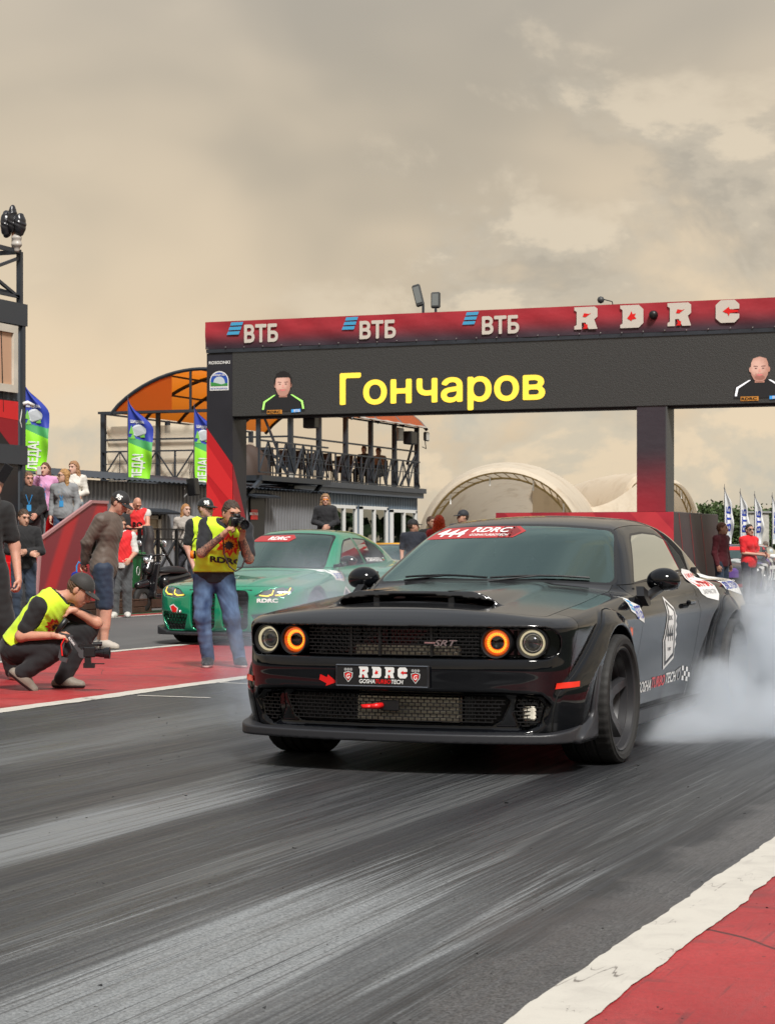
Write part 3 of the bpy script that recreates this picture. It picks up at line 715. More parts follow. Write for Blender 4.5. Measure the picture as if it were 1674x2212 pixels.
    a, b = AS(736, 873, SG - .02), AS(1177, 860, SG - .02); cap = a.z - AS(736, 873 + 65, SG - .02).z
    text_on('screen_name', 'Гончаров', ye, r, a, (1, 0, 0), (0, 0, 1), cap, b.x - a.x, .022)
    # drivers' portraits, drawn flat on the screen
    def portrait(px, py, hairc, suit, trim, bald=False):
        c = AS(px, py, SG - .02); k = c.x; sk1 = led_face('led_face_%d' % int(px), c); y = SG - .022
        E = lambda cx, cz, rx, rz, n=20: [(k + cx + rx * math.cos(2 * math.pi * i / n), cz + c.z + rz * math.sin(2 * math.pi * i / n)) for i in range(n)]
        def put(pts, m_, l): poly_face('portrait', [(x, y - .003 * l, z) for x, z in pts], m_, r)
        put([(k - .48, c.z - .52), (k - .45, c.z - .30), (k - .16, c.z - .18), (k + .16, c.z - .18), (k + .45, c.z - .30), (k + .48, c.z - .52)], mat('led_suit_%.2f' % suit[2], suit, .6), 0)
        for s in (-1, 1): put([(k + s * q[0], c.z + q[1]) for q in ((.16, -.19), (.20, -.19), (.43, -.32), (.46, -.48), (.42, -.48), (.39, -.34))], mat('led_trim_%.2f' % trim[0], trim, .6, emit=trim, estr=.7), 1)
        put([(k - .09, c.z - .24), (k + .09, c.z - .24), (k + .08, c.z - .1), (k - .08, c.z - .1)], sk1, 1)
        if not bald: put(E(0, .06, .195, .225), mat('led_hair', (.015, .012, .012), .6), 2)
        for s in (-1, 1): put(E(s * .168, .0, .026, .05, 10), sk1, 2)
        put([(k + x, c.z + z) for x, z in ((-.155, .12), (-.165, .0), (-.15, -.10), (-.105, -.185), (-.05, -.22), (.05, -.22), (.105, -.185), (.15, -.10), (.165, .0), (.155, .12), (.12, .20), (0, .235), (-.12, .20))], sk1, 3)
        if not bald: put([(k - .18, c.z + .10), (k - .14, c.z + .24), (k + .14, c.z + .24), (k + .18, c.z + .10), (k + .13, c.z + .15), (k - .13, c.z + .15)], mat('led_hair', (.015, .012, .012), .6), 4)
        dk = mat('led_feature', (.08, .03, .03), .6, emit=(.3, .1, .08), estr=.3)
        for s in (-1, 1): put(E(s * .066, .02, .026, .010, 8), dk, 5); put([(k + s * .03, c.z + .062), (k + s * .11, c.z + .07), (k + s * .11, c.z + .055), (k + s * .03, c.z + .05)], dk, 5)
        put([(k - .025, c.z - .045), (k + .025, c.z - .045), (k + .012, c.z + .01), (k - .012, c.z + .01)], mat('led_nose', (.4, .18, .15), .6, emit=(.8, .38, .30), estr=.5), 5); put(E(0, -.10, .06, .014, 10), mat('led_lips', (.4, .1, .1), .6, emit=(.8, .24, .22), estr=.5), 5)
        put([(k + x, c.z + z) for x, z in ((-.15, -.06), (-.148, -.10), (-.103, -.183), (-.05, -.217), (.05, -.217), (.103, -.183), (.148, -.10), (.15, -.06), (.10, -.10), (.07, -.075), (-.07, -.075), (-.10, -.10))] , mat('led_stubble', (.3, .15, .11), .6, emit=(.50, .27, .21), estr=.45), 4)
        if bald: put(E(0, -.15, .10, .05, 14), mat('led_beard', (.35, .17, .13), .6, emit=(.62, .32, .25), estr=.5), 4)
        put([(k - .35, c.z - .57), (k - .02, c.z - .57), (k - .02, c.z - .49), (k - .35, c.z - .49)], mat('led_orange_box', (.3, .12, .02), .6, emit=(.8, .32, .04), estr=.35), 2)
        text_on('screen_letters', 'RDRC', M_BLKPRINT, r, (k - .33, y - .012, c.z - .555), (1, 0, 0), (0, 0, 1), .05, .28, .04)
        put([(k + .18, c.z - .55), (k + .38, c.z - .54), (k + .38, c.z - .48), (k + .18, c.z - .49)], mat('led_blue_box', (.02, .2, .5), .6, emit=(.08, .38, .8), estr=.5), 2)
        text_on('screen_letters', 'ВТБ', M_WHITEP, r, (k + .24, y - .012, c.z - .54), (1, 0, 0), (0, 0, 1), .045, .13, .03)
    portrait(612, 832, None, (.016, .016, .018), (.35, .75, .15)); portrait(1640, 798, None, (.012, .012, .014), (.7, .7, .72), True)
    # lamps and cameras on top
    for (x, yb, yt, wd, tilt, nm) in ((914, 668, 612, .17, -.25, 'flood_lamp'), (941, 672, 631, .19, 0.0, 'flood_lamp')):
        a, b = AS(x, yb, SG + .3), AS(x, yt, SG + .3); L_ = thing(nm, 'tilted street flood lamp head on the gantry top' if tilt else 'upright street flood lamp head on the gantry top', 'lamp', (a.x, SG + .3, 5.72))
        M3 = Matrix.Rotation(tilt, 3, 'Y'); hz = b.z - 5.72
        MB().bar((0, 0, 0), (0, 0, hz * .35), .04).build('bracket', steel, L_)
        MB().box(M3 @ Vector((0, 0, hz * .66)), (wd, .07, hz * .68), M3, bev=.025).build('housing', mat('lamp_grey', (.045, .048, .05), .45), L_)
        MB().box(M3 @ Vector((0, -.037, hz * .68)), (wd * .7, .008, hz * .5), M3).build('lens', mat('lamp_lens_grey', (.20, .22, .22), .25), L_)
    a = AS(1297, 640, SG + .3); L_ = thing('small_camera', 'small ball camera on a bent arm on the gantry top', 'camera', (a.x, SG + .3, 5.73))
    MB().tube([(.25, 0, 0), (.22, 0, .12), (.05, 0, .17)], .012, 6).build('arm', M_BLACKPL, L_); MB().lathe([(.0001, -.07), (.05, -.05), (.07, 0), (.05, .05), (.0001, .07)], 16, (0, 0, .16)).build('ball', mat('lamp_grey', (.045, .048, .05), .45), L_, smooth=True)
    a = AS(1410, 680, SG - .09); L_ = thing('banner_camera', 'round black camera set into the red banner', 'camera', a); MB().lathe([(.0001, -.06), (.05, -.06), (.075, -.03), (.085, .04)], 20, axis='y').build('lens', M_BLACKPL, L_, smooth=True)
    a = AS(672, 908, SG + .5); L_ = thing('loudspeaker', 'black box loudspeaker hanging under the screen', 'loudspeaker', a); MB().box((0, 0, 0), (.26, .25, .32), bev=.02).build('cabinet', M_BLACKPL, L_); MB().bar((0, 0, .16), (0, 0, .26), .03).build('bracket', steel, L_)

# ================================================================== buildings
def corrugated(mb, a, b, z0, z1, pitch=.2, depth=.03, out=(1, 0, 0)):
    a, b, o = Vector(a), Vector(b), Vector(out); L_ = (b - a).length; n = max(2, int(L_ / pitch)); V = []; pr = []
    for i in range(n):
        for t, dd in ((0, 0), (.32, 0), (.5, 1), (.82, 1)): pr.append(((i + t) / n, dd))
    pr.append((1, 0))
    for t, dd in pr: p = a.lerp(b, t) + o * (depth * dd); V += [(p.x, p.y, z0), (p.x, p.y, z1)]
    return mb.add(V, [(2 * i, 2 * i + 2, 2 * i + 3, 2 * i + 1) for i in range(len(pr) - 1)])
def build_buildings():
    steel = mat('dark_blue_steel', (.028, .034, .044), .45); blue = mat('blue_corrugated', (.115, .155, .20), .45, var=.16, vscale=1.2); grey = mat('grey_corrugated', (.185, .19, .205), .42, var=.18, vscale=1.0); dkw = mat('tower_cladding', (.055, .067, .082), .5, var=.12, vscale=1.3); whf = mat('white_frame', (.60, .56, .48), .5, var=.1, vscale=3)
    pane = glass('building_glass', (.75, .70, .62), .55, 0, 2.0)
    # ---- control tower of stacked cabins, left edge
    T = thing('control_tower', 'dark two storey cabin tower with a truss on its roof', 'tower', (0, 0, 0))
    p, s1, s0 = -19.0, 31.3, 22.0
    w = MB(); corrugated(w, (p, s0, 0), (p, s1, 0), 0, 5.2, .19, .03); corrugated(w, (p, s1, 0), (p - 3, s1, 0), 0, 5.2, .19, .03, (0, 1, 0)); w.build('cladding', dkw, T)
    for z0, z1 in ((5.02, 5.40), (2.62, 2.95)): MB().box((p - 1.45, (s0 + s1) / 2 + .03, (z0 + z1) / 2), (3.06, s1 - s0 + .10, z1 - z0)).build('floor_beam', mat('tower_beam', (.040, .048, .058), .5), T)
    MB().box((p + .02, s1 - .02, 2.6), (.10, .10, 5.1)).build('corner_post', mat('tower_beam', (.040, .048, .058), .5), T)
    zt, zb = AP(20, 703, p).z, AP(20, 848, p).z; sr = AP(30.5, 760, p).y
    fw = bpy.data.objects.new('window', None); link(fw, T)
    for (y0, y1, z0, z1) in ((sr - .14, sr, zb, zt), (sr - 2.2, sr - .14, zt - .13, zt), (sr - 2.2, sr - .14, zb, zb + .13), (sr - 2.2, sr - 2.06, zb, zt), (sr - 1.1, sr - 1.0, zb, zt)): MB().box((p + .05, (y0 + y1) / 2, (z0 + z1) / 2), (.08, y1 - y0, z1 - z0)).build('frame', whf, fw)
    MB().box((p + .045, sr - 1.15, (zt + zb) / 2), (.01, 2.0, zt - zb - .2)).build('curtain', mat('peach_curtain', (.55, .34, .22), .7), fw)
    pz0, pz1 = .3, AP(20, 864, p).z; ps = AP(33.4, 900, p).y
    poster = bpy.data.objects.new('poster', None); link(poster, T)
    MB().box((p + .05, ps - 1.6, (pz0 + pz1) / 2), (.02, 3.2, pz1 - pz0)).build('poster_sheet', mat('poster_black', (.016, .016, .018), .5), poster)
    MB().add([(p + .065, ps, pz1 - .02), (p + .065, ps - 1.6, pz1 - .02), (p + .065, ps - 1.6, pz1 - .28), (p + .065, ps, pz1 - .34)], [(0, 1, 2, 3)]).build('poster_red', mat('print_red_1', (.66, .022, .026), .5), poster)
    MB().add([(p + .062, ps, pz1 - .30), (p + .062, ps - 1.0, pz1 - .28), (p + .062, ps, pz1 - .95)], [(0, 1, 2)]).build('poster_red', mat('print_red_2', (.30, .010, .02), .5), poster)
    for i, wd in enumerate(('Горюнов', 'Юдкин', 'Карпов', 'Лапин', '', 'Федин', 'Курбанов')):
        if wd: text_on('poster_names', wd, M_WHITEP, poster, (p + .07, ps - 1.05, 1.75 - i * .10), (0, 1, 0), (0, 0, 1), .055, .40, .01)
    def tb(a, b, w_): MB().bar(a, b, w_).build('truss_bar', steel, T)
    z0, z1 = 5.40, 6.30; ys = [s1 - .05, s1 - 2.2, s1 - 4.4]
    for x in (p, p - 2.2):
        for y in ys: tb((x, y, z0), (x, y, z1), .085)
        for i in range(2): tb((x, ys[i], z0 + .1), (x, ys[i + 1], z1 - .1), .05); tb((x, ys[i], z1 - .1), (x, ys[i + 1], z0 + .1), .05); tb((x, ys[i], z1), (x, ys[i + 1], z1), .07); tb((x, ys[i], z0 + .12), (x, ys[i + 1], z0 + .12), .05)
    for y in ys: tb((p, y, z1), (p - 2.2, y, z1), .07); tb((p, y, z0 + .15), (p - 2.2, y, z1 - .1), .05)
    MB().tube([(p + .04, s1 - .9, 5.5), (p + .05, s1 - .75, 5.1), (p + .05, s1 - .70, 4.2), (p + .06, s1 - .68, 3.5)], .012, 5).build('cable', M_BLACKPL, T)
    L_ = thing('wrapped_spotlight', 'spotlight wrapped in dark plastic on the tower\'s truss', 'lamp', (p + .0, s1 - .25, 6.30))
    def wrap(x, y, z): return smin(smin(ellip((x, y, z), (-.14, 0, .46), (.10, .12, .24)), ellip((x, y, z), (.13, 0, .44), (.10, .12, .20)), .02), ellip((x, y, z), (-.0, -.03, .54), (.075, .10, .24)), .02) + .006 * np.sin(40 * x + 6 * np.sin(14 * z)) * np.sin(18 * z + 3)
    V, Tt, N = surfnet(wrap, (-.35, -.25, .15), (.35, .25, .9), .02); npobj('plastic_wrap', V, Tt, mat('black_film', (.022, .022, .026), .25), L_, normals=N)
    V, Tt, N = surfnet(lambda x, y, z: ellip((x, y, z), (.06, 0, .14), (.09, .08, .17)) + .01 * np.sin(50 * z), (-.1, -.15, -.08), (.25, .15, .35), .02); npobj('pale_wrap', V, Tt, mat('pale_film', (.45, .42, .38), .4), L_, normals=N)
    MB().bar((0, 0, 0), (0, 0, .4), .05).build('bracket', mat('rust_bracket', (.16, .06, .025), .6), L_)
    MB().tube([(-.42, 0, .0), (-.40, 0, .26), (-.55, 0, .30)], .02, 6).build('side_arm', M_BLACKPL, L_)
    L_ = thing('wall_camera', 'white wall camera on the tower corner', 'camera', AP(50, 873, p + .06)); MB().tube([(0, 0, 0), (.06, .06, .03), (.12, .16, -.02)], .035, 8).build('housing', M_WHITE, L_, smooth=True); MB().tube([(0, 0, -.02), (-.02, -.05, -.3), (0, .02, -.5)], .008, 5).build('cable', M_WHITE, L_)

    # ---- long low corrugated pavilion behind the stands
    B = thing('corrugated_pavilion', 'long low grey corrugated pavilion with a small window and a dark door', 'building', (0, 0, 0))
    p = -23.0; zb, zt = 0, 2.70
    w = MB(); corrugated(w, (p, 30, 0), (p, 54.0, 0), zb, zt, .19, .03); w.build('wall', grey, B)
    V = []; n = 200
    for i in range(n + 1):
        y = 29.5 + 24.5 * i / n; dz = .03 * (i % 2); V += [(p + .28, y, zt + .02 + dz), (p - 5, y, zt + .55 + dz)]
    MB().add(V, [(2 * i, 2 * i + 2, 2 * i + 3, 2 * i + 1) for i in range(n)]).build('roof', steel, B)
    a0, a1 = AP(285, 1110, p), AP(341, 1110, p); zt_, zb_ = AP(310, 1113, p).z, AP(330, 1210, p).z
    fw = bpy.data.objects.new('window', None); link(fw, B)
    MB().box((p + .04, (a0.y + a1.y) / 2, (zt_ + zb_) / 2), (.03, a1.y - a0.y, zt_ - zb_)).build('blind', mat('cream_blind', (.50, .42, .30), .6), fw)
    for (y0, y1, z0, z1) in ((a0.y - .05, a0.y + .05, zb_, zt_), (a1.y - .14, a1.y + .02, zb_, zt_), (a0.y, a1.y, zt_ - .09, zt_), (a0.y, a1.y, zb_ - .02, zb_ + .09)): MB().box((p + .06, (y0 + y1) / 2, (z0 + z1) / 2), (.07, y1 - y0, z1 - z0)).build('frame', whf, fw)
    MB().box((p + .2, (a0.y + a1.y) / 2, zt_ + .10), (.40, a1.y - a0.y + .9, .05), Matrix.Rotation(.25, 3, 'Y')).build('awning', steel, B)
    b0, b1 = AP(536, 1110, p), AP(566, 1110, p); dz = AP(550, 1080, p).z
    MB().box((p + .05, (b0.y + b1.y) / 2, dz / 2 + .2), (.06, b1.y - b0.y, dz - .2)).build('door', mat('black_door', (.014, .015, .017), .4), B)
    q0, q1 = AP(544, 1117, p + .09), AP(555, 1106, p + .09); sg = MB().box((p + .09, (q0.y + q1.y) / 2, (q0.z + q1.z) / 2), (.02, abs(q1.y - q0.y) * 1.25, .26)).build('door_sign', M_RED, B); text_on('sign_letters', 'RECTRUS', M_WHITEP, sg, (p + .103, q0.y - .12, q0.z + .06), (0, 1, 0), (0, 0, 1), .06, .5, .05)
    MB().box((p + .2, (b0.y + b1.y) / 2, dz + .12), (.40, b1.y - b0.y + .7, .05), Matrix.Rotation(.25, 3, 'Y')).build('awning', steel, B)
    sp_ = thing('outdoor_speaker', 'black wall speaker under the pavilion roof edge', 'loudspeaker', AP(418, 1052, p + .35)); MB().box((0, 0, 0), (.22, .26, .42), Matrix.Rotation(-.12, 3, 'Y'), bev=.02).build('cabinet', M_BLACKPL, sp_); MB().tube([(-.1, 0, -.1), (-.2, -.12, -.25), (-.1, -.25, -.05)], .012, 5).build('cable', M_GREYV, sp_)
    for k in range(4): MB().bar((0, -.15 + .08 * k, .2), (-.02, -.20 + .08 * k, .62), .012).build('antenna', M_BLACKPL, sp_)

    # ---- terrace building with vaulted amber roof
    B = thing('terrace_building', 'blue corrugated building with an open railed terrace under an amber vaulted roof', 'building', (0, 0, 0))
    pf, pb, sa, sb = -24.0, -30.0, 54.0, 64.2; zd = 3.05
    wins = []
    for x0, x1, y0 in ((714, 768, 1091), (778, 835, 1094), (844, 897, 1101)): wins.append((AP(x0, 1100, pf + .06).y, AP(x1, 1100, pf + .06).y, .35, AP(x0, y0, pf + .06).z))
    w = MB(); q = sa
    for (a, b, z0, z1) in wins: corrugated(w, (pf, q, 0), (pf, a, 0), 0, zd - .14, .22, .035); corrugated(w, (pf, a, 0), (pf, b, 0), 0, z0, .22, .035); corrugated(w, (pf, a, 0), (pf, b, 0), z1, zd - .14, .22, .035); q = b
    corrugated(w, (pf, q, 0), (pf, sb, 0), 0, zd - .14, .22, .035); w.build('front_wall', blue, B)
    w = MB(); corrugated(w, (pb, sa, 0), (pf, sa, 0), 0, zd - .14, .22, .035, (0, -1, 0)); w.build('end_wall', blue, B)
    w = MB(); corrugated(w, (pb, sb, 0), (pf, sb, 0), 0, zd - .14, .22, .035, (0, 1, 0)); w.build('end_wall', blue, B)
    MB().box(((pf + pb) / 2, (sa + sb) / 2, zd), (pf - pb + .5, sb - sa + .5, .16)).build('terrace_floor', mat('terrace_edge', (.06, .068, .08), .5, var=.2), B)
    MB().box((pf + .14, (sa + sb) / 2, zd - .16), (.10, sb - sa + .3, .16)).build('cornice', mat('cornice_blue', (.08, .10, .13), .45), B)
    # windows: white frames, glass, a warm room behind
    room = mat('warm_room_wall', (.30, .17, .09), .8, var=.5, vscale=1.3)
    for x0, x1, y0 in ((714, 768, 1091), (778, 835, 1094), (844, 897, 1101)):
        a, b = AP(x0, 1100, pf + .06), AP(x1, 1100, pf + .06); zt_ = AP(x0, y0, pf + .06).z; zb_ = .35
        f = bpy.data.objects.new('window', None); link(f, B); ym = (a.y + b.y) / 2
        for (q0, q1, z0, z1) in ((a.y, a.y + .10, zb_, zt_), (b.y - .10, b.y, zb_, zt_), (ym - .05, ym + .05, zb_, zt_ - .08), (a.y, b.y, zt_ - .08, zt_ + .02), (a.y, b.y, zb_ - .05, zb_ + .08)): MB().box((pf + .075, (q0 + q1) / 2, (z0 + z1) / 2), (.09, q1 - q0, z1 - z0)).build('frame', M_WHITE, f)
        for q0, q1 in ((a.y + .1, ym - .05), (ym + .05, b.y - .1)): MB().box((pf + .06, (q0 + q1) / 2, (zt_ + zb_) / 2), (.012, q1 - q0, zt_ - zb_ - .1)).build('pane', pane, f)
    # the room behind the glass
    MB().box((pf - 2.6, 59.5, 1.45), (.06, 9.0, 2.8)).build('room_wall', room, B); MB().box((pf - 1.3, 59.5, .32), (2.5, 9.0, .04)).build('room_floor', mat('room_floor', (.22, .14, .08), .6), B)
    wr = random.Random(8); tn = [mat('interior_tone_%d' % k, c, .7) for k, c in enumerate(((.42, .22, .10), (.30, .08, .02), (.45, .40, .30), (.06, .04, .03)))]
    for k in range(9): y = 56.2 + k * .85; hh = wr.uniform(.6, 1.5); MB().box((pf - wr.uniform(.8, 2.0), y, .34 + hh / 2), (wr.uniform(.3, .6), wr.uniform(.3, .7), hh), bev=.04).build('room_furniture', tn[k % 4], B)
    a, b = AP(666, 1120, pf + .06), AP(690, 1120, pf + .06); MB().box((pf + .07, (a.y + b.y) / 2, 1.55), (.03, b.y - a.y, .8)).build('serving_hatch', mat('hatch_dark', (.02, .012, .01), .4), B); MB().box((pf + .12, (a.y + b.y) / 2, 2.0), (.15, b.y - a.y + .4, .06)).build('hatch_lintel', whf, B); MB().box((pf + .09, a.y - .35, 1.5), (.05, .75, .8)).build('hatch_shutter', mat('hatch_shutter', (.03, .035, .04), .5), B)
    # posts
    for y in np.linspace(sa, sb, 6): MB().box((pf, y, (zd + 5.15) / 2), (.13, .13, 5.15 - zd)).build('post', steel, B); MB().box((pb, y, (zd + 5.15) / 2), (.13, .13, 5.15 - zd)).build('post', steel, B)
    for q in (-28.2, -26, -25.0): MB().box((q, sa, (zd + 5.2) / 2), (.11, .11, 5.2 - zd)).build('post', steel, B)
    for (a, b) in (((pf, sa, zd), (pf - .9, sa, 5.1)), ((pf, sb, 4.3), (pf, sb - 1.5, 3.2)), ((pf, sb, 5.1), (pf, sb - .9, 3.9)), ((pb, sa + .2, 4.6), (pb + 1.2, sa + .2, 3.2))): MB().bar(a, b, .06).build('brace', steel, B)
    for z in (5.12, 4.35): MB().bar((pf, sa, z), (pf, sb, z), .05).build('tie', steel, B); MB().bar((pb, sa, z), (pb, sb, z), .05).build('tie', steel, B); MB().bar((pb, sa, z), (pf, sa, z), .05).build('tie', steel, B)
    # railing: crossed bars between posts, each bay a part
    def rail(a, b, n):
        a, b = Vector(a), Vector(b)
        for i in range(n):
            q0, q1 = a.lerp(b, i / n), a.lerp(b, (i + 1) / n); qm = (q0 + q1) / 2; up = Vector((0, 0, .95)); lo = Vector((0, 0, .12)); mb = MB()
            mb.bar(q0 + lo, q0 + up, .045).bar(q0 + up, q1 + up, .045).bar(q0 + lo, q1 + lo, .035).bar(q0 + lo, qm + up, .035).bar(qm + up, q1 + lo, .035).bar(q0 + up * .62, q1 + up * .62, .018).bar(qm + lo, qm + up, .018); mb.build('railing_bay', steel, B)
    rail((pf + .1, sa, zd), (pf + .1, sb, zd), 10); rail((pb, sa - .1, zd), (pf, sa - .1, zd), 5); rail((pb, sa, zd), (pb, sb, zd), 6)
    # landing at the corner with its own railing
    MB().box((-23.4, 51.8, zd - .03), (1.2, 4.6, .14)).build('landing', steel, B); rail((-22.85, 49.4, zd), (-22.85, 54, zd), 4)
    MB().bar((-22.9, 53.6, zd - .1), (-23.9, 53.9, 1.9), .09).build('brace', steel, B); MB().bar((-22.9, 49.6, zd - .1), (-22.9, 47.0, 1.6), .10).build('stair_stringer', steel, B)
    # clear plastic sheeting
    sheetm = mat('clear_sheeting', (.82, .74, .60), .25, trans=.0, alpha=.75)
    MB().add([(pb + .1, sa + .1, zd + .1), (pf - 2.0, sa + .1, zd + .1), (pf - 2.0, sa + .1, 4.75), (pb + .1, sa + .1, 4.75)], [(0, 1, 2, 3)]).build('clear_sheet', sheetm, B)
    MB().add([(pb + .12, sa, zd + .1), (pb + .12, sb, zd + .1), (pb + .12, sb, 4.75), (pb + .12, sa, 4.75)], [(0, 1, 2, 3)]).build('clear_sheet', sheetm, B)
    # vault: amber translucent sheets over curved ribs
    amb = bpy.data.materials.new('amber_polycarbonate'); amb.use_nodes = True; nt = amb.node_tree; nt.nodes.clear(); o = nt.nodes.new('ShaderNodeOutputMaterial'); mx = nt.nodes.new('ShaderNodeMixShader'); tr = nt.nodes.new('ShaderNodeBsdfTranslucent'); di = nt.nodes.new('ShaderNodeBsdfPrincipled'); tr.inputs[0].default_value = (.95, .26, .02, 1); di.inputs['Base Color'].default_value = (.55, .13, .015, 1); di.inputs['Roughness'].default_value = .25; mx.inputs[0].default_value = .45; nt.links.new(tr.outputs[0], mx.inputs[1]); nt.links.new(di.outputs[0], mx.inputs[2]); nt.links.new(mx.outputs[0], o.inputs[0])
    def arch(t): x = pb + .40 + (pf - pb - .15) * t; return x, 5.12 + 1.25 * (1 - (2 * t - 1) ** 2) ** .85
    ys = np.linspace(sa - .3, sb + .3, 6); n = 22
    for k in range(5):
        V = []
        for i in range(n + 1):
            x, z = arch(i / n)
            for y in (ys[k], ys[k + 1]): V.append((x, y, z))
        MB().add(V, [(2 * i, 2 * i + 1, 2 * i + 3, 2 * i + 2) for i in range(n)]).build('roof_panel', amb, B, smooth=True)
    for y in ys: MB().tube([(arch(i / n)[0], y, arch(i / n)[1] - .05) for i in range(n + 1)], .055, 6).build('roof_rib', steel, B)
    for t in (.15, .32, .5, .68, .85): x, z = arch(t); MB().bar((x, ys[0], z - .07), (x, ys[-1], z - .07), .05).build('purlin', steel, B)
    for (t0, t1) in ((.0, .34), (.66, 1.0)):
        V = [(arch(t0 + (t1 - t0) * i / 8)[0], ys[0] + .02, arch(t0 + (t1 - t0) * i / 8)[1] - .04) for i in range(9)] + [(arch(t1)[0], ys[0] + .02, 5.14), (arch(t0)[0], ys[0] + .02, 5.14)]
        MB().add(V, [tuple(range(len(V)))]).build('gable_panel', amb, B)
    MB().bar((pb, sa - .3, 5.13), (pf, sa - .3, 5.13), .07).build('gable_tie', steel, B); MB().bar(((pb + pf) / 2, sa - .3, 5.13), ((pb + pf) / 2, sa - .3, 6.3), .06).build('gable_post', steel, B)
    # grey lean-to sheet over the right-hand end
    V = []; 
    for i in range(13): t = i / 12; V += [(pf + .45, 58.5 + 6.2 * t, 5.10 + .02 * (i % 2)), (pf - 2.2, 58.5 + 6.2 * t, 5.95 + .02 * (i % 2))]
    MB().add(V, [(2 * i, 2 * i + 1, 2 * i + 3, 2 * i + 2) for i in range(12)]).build('tin_sheet', mat('weathered_tin', (.36, .32, .27), .5, var=.25, vscale=1.5), B)
    # lamps and boxes on the building
    for nm, lab, (x, y), pp, sz, m_ in (('flood_light', 'square flood light under the terrace edge', (626, 1035), pf + .3, (.08, .34, .42), M_ALU), ('flood_light', 'square flood light on an arm at the terrace\'s far corner', (921, 943), pf + .3, (.10, .36, .30), M_ALU), ('loudspeaker', 'black horn loudspeaker at the terrace\'s far corner', (886, 946), pf + .25, (.30, .55, .42), M_BLACKPL), ('air_unit', 'white air conditioner unit hung on the terrace post', (860, 938), pf - .6, (.25, .5, .42), M_WHITE)):
        L_ = thing(nm, lab, 'lamp' if 'light' in nm else 'loudspeaker' if 'loud' in nm else 'air conditioner', AP(x, y, pp)); MB().box((0, 0, 0), sz, bev=.03).build('housing', M_BLACKPL if m_ is M_ALU else m_, L_)
        if m_ is M_ALU: MB().box((.045, 0, 0), (.02, sz[1] * .8, sz[2] * .8)).build('lens', mat('lamp_pale_lens', (.55, .54, .50), .3), L_); MB().tube([(-.05, 0, -.15), (-.05, .1, -.4), (-.05, -.25, -.35)], .015, 5).build('cable', M_BLACKPL, L_)
    # tables and chairs on the terrace
    tm, cm = mat('table_dark', (.02, .018, .017), .5), mat('rattan_dark', (.03, .022, .018), .7)
    rn = random.Random(5)
    for k, y in enumerate((55.2, 57.3, 59.4, 61.2, 63.0)):
        t = thing('terrace_table', 'dark metal table on the terrace', 'table', (-25.0, y, zd + .08), group='tables on the terrace'); MB().box((0, 0, .72), (.7, .7, .04)).build('table_top', tm, t)
        for sx in (-1, 1):
            for sy in (-1, 1): MB().bar((sx * .3, sy * .3, 0), (sx * .3, sy * .3, .72), .035).build('leg', tm, t)
        for s in (-1, 1):
            c = thing('terrace_chair', 'dark rattan chair drawn up to a terrace table', 'chair', (-25.0 + rn.uniform(-.1, .1), y + s * .62, zd + .08), R(90 - 90 * s) + rn.uniform(-.4, .4), group='chairs on the terrace')
            MB().box((0, 0, .44), (.45, .45, .05)).build('seat', cm, c); MB().box((0, .22, .70), (.45, .04, .48), Matrix.Rotation(-.15, 3, 'X')).build('backrest', cm, c)
            for sx in (-1, 1):
                for sy in (-1, 1): MB().bar((sx * .2, sy * .2, 0), (sx * .2, sy * .2, .44), .03).build('leg', tm, c)
                MB().bar((sx * .23, -.2, .64), (sx * .23, .2, .64), .03).build('armrest', tm, c)
    tl = thing('table_lamp', 'small lamp with orange globe on a terrace table', 'lamp', AP(756, 1036, -25.0)); MB().bar((0, 0, -.05), (0, 0, .50), .025).build('stem', M_GREYV, tl); MB().lathe([(.0001, -.09), (.07, -.06), (.09, 0), (.07, .06), (.0001, .09)], 14, (0, 0, .58)).build('globe', mat('orange_globe', (.75, .22, .02), .4), tl, smooth=True); MB().lathe([(.14, -.06), (.12, 0), (.0001, .03)], 14, (0, 0, -.08)).build('base', mat('yellow_base', (.6, .35, .03), .4), tl)
    arch_b = thing('draped_table', 'brown draped counter at the terrace corner', 'table', (-24.6, 52.6, zd + .05))
    V, Tt, N = surfnet(lambda x, y, z: smax(ellip((x, y, z), (0, 0, 0), (.5, .75, .95)) + .02 * np.sin(14 * y), -z, .02), (-.6, -.9, -.05), (.6, .9, 1.0), .06); npobj('cover', V, Tt, mat('brown_cover', (.05, .03, .022), .7), arch_b, normals=N)
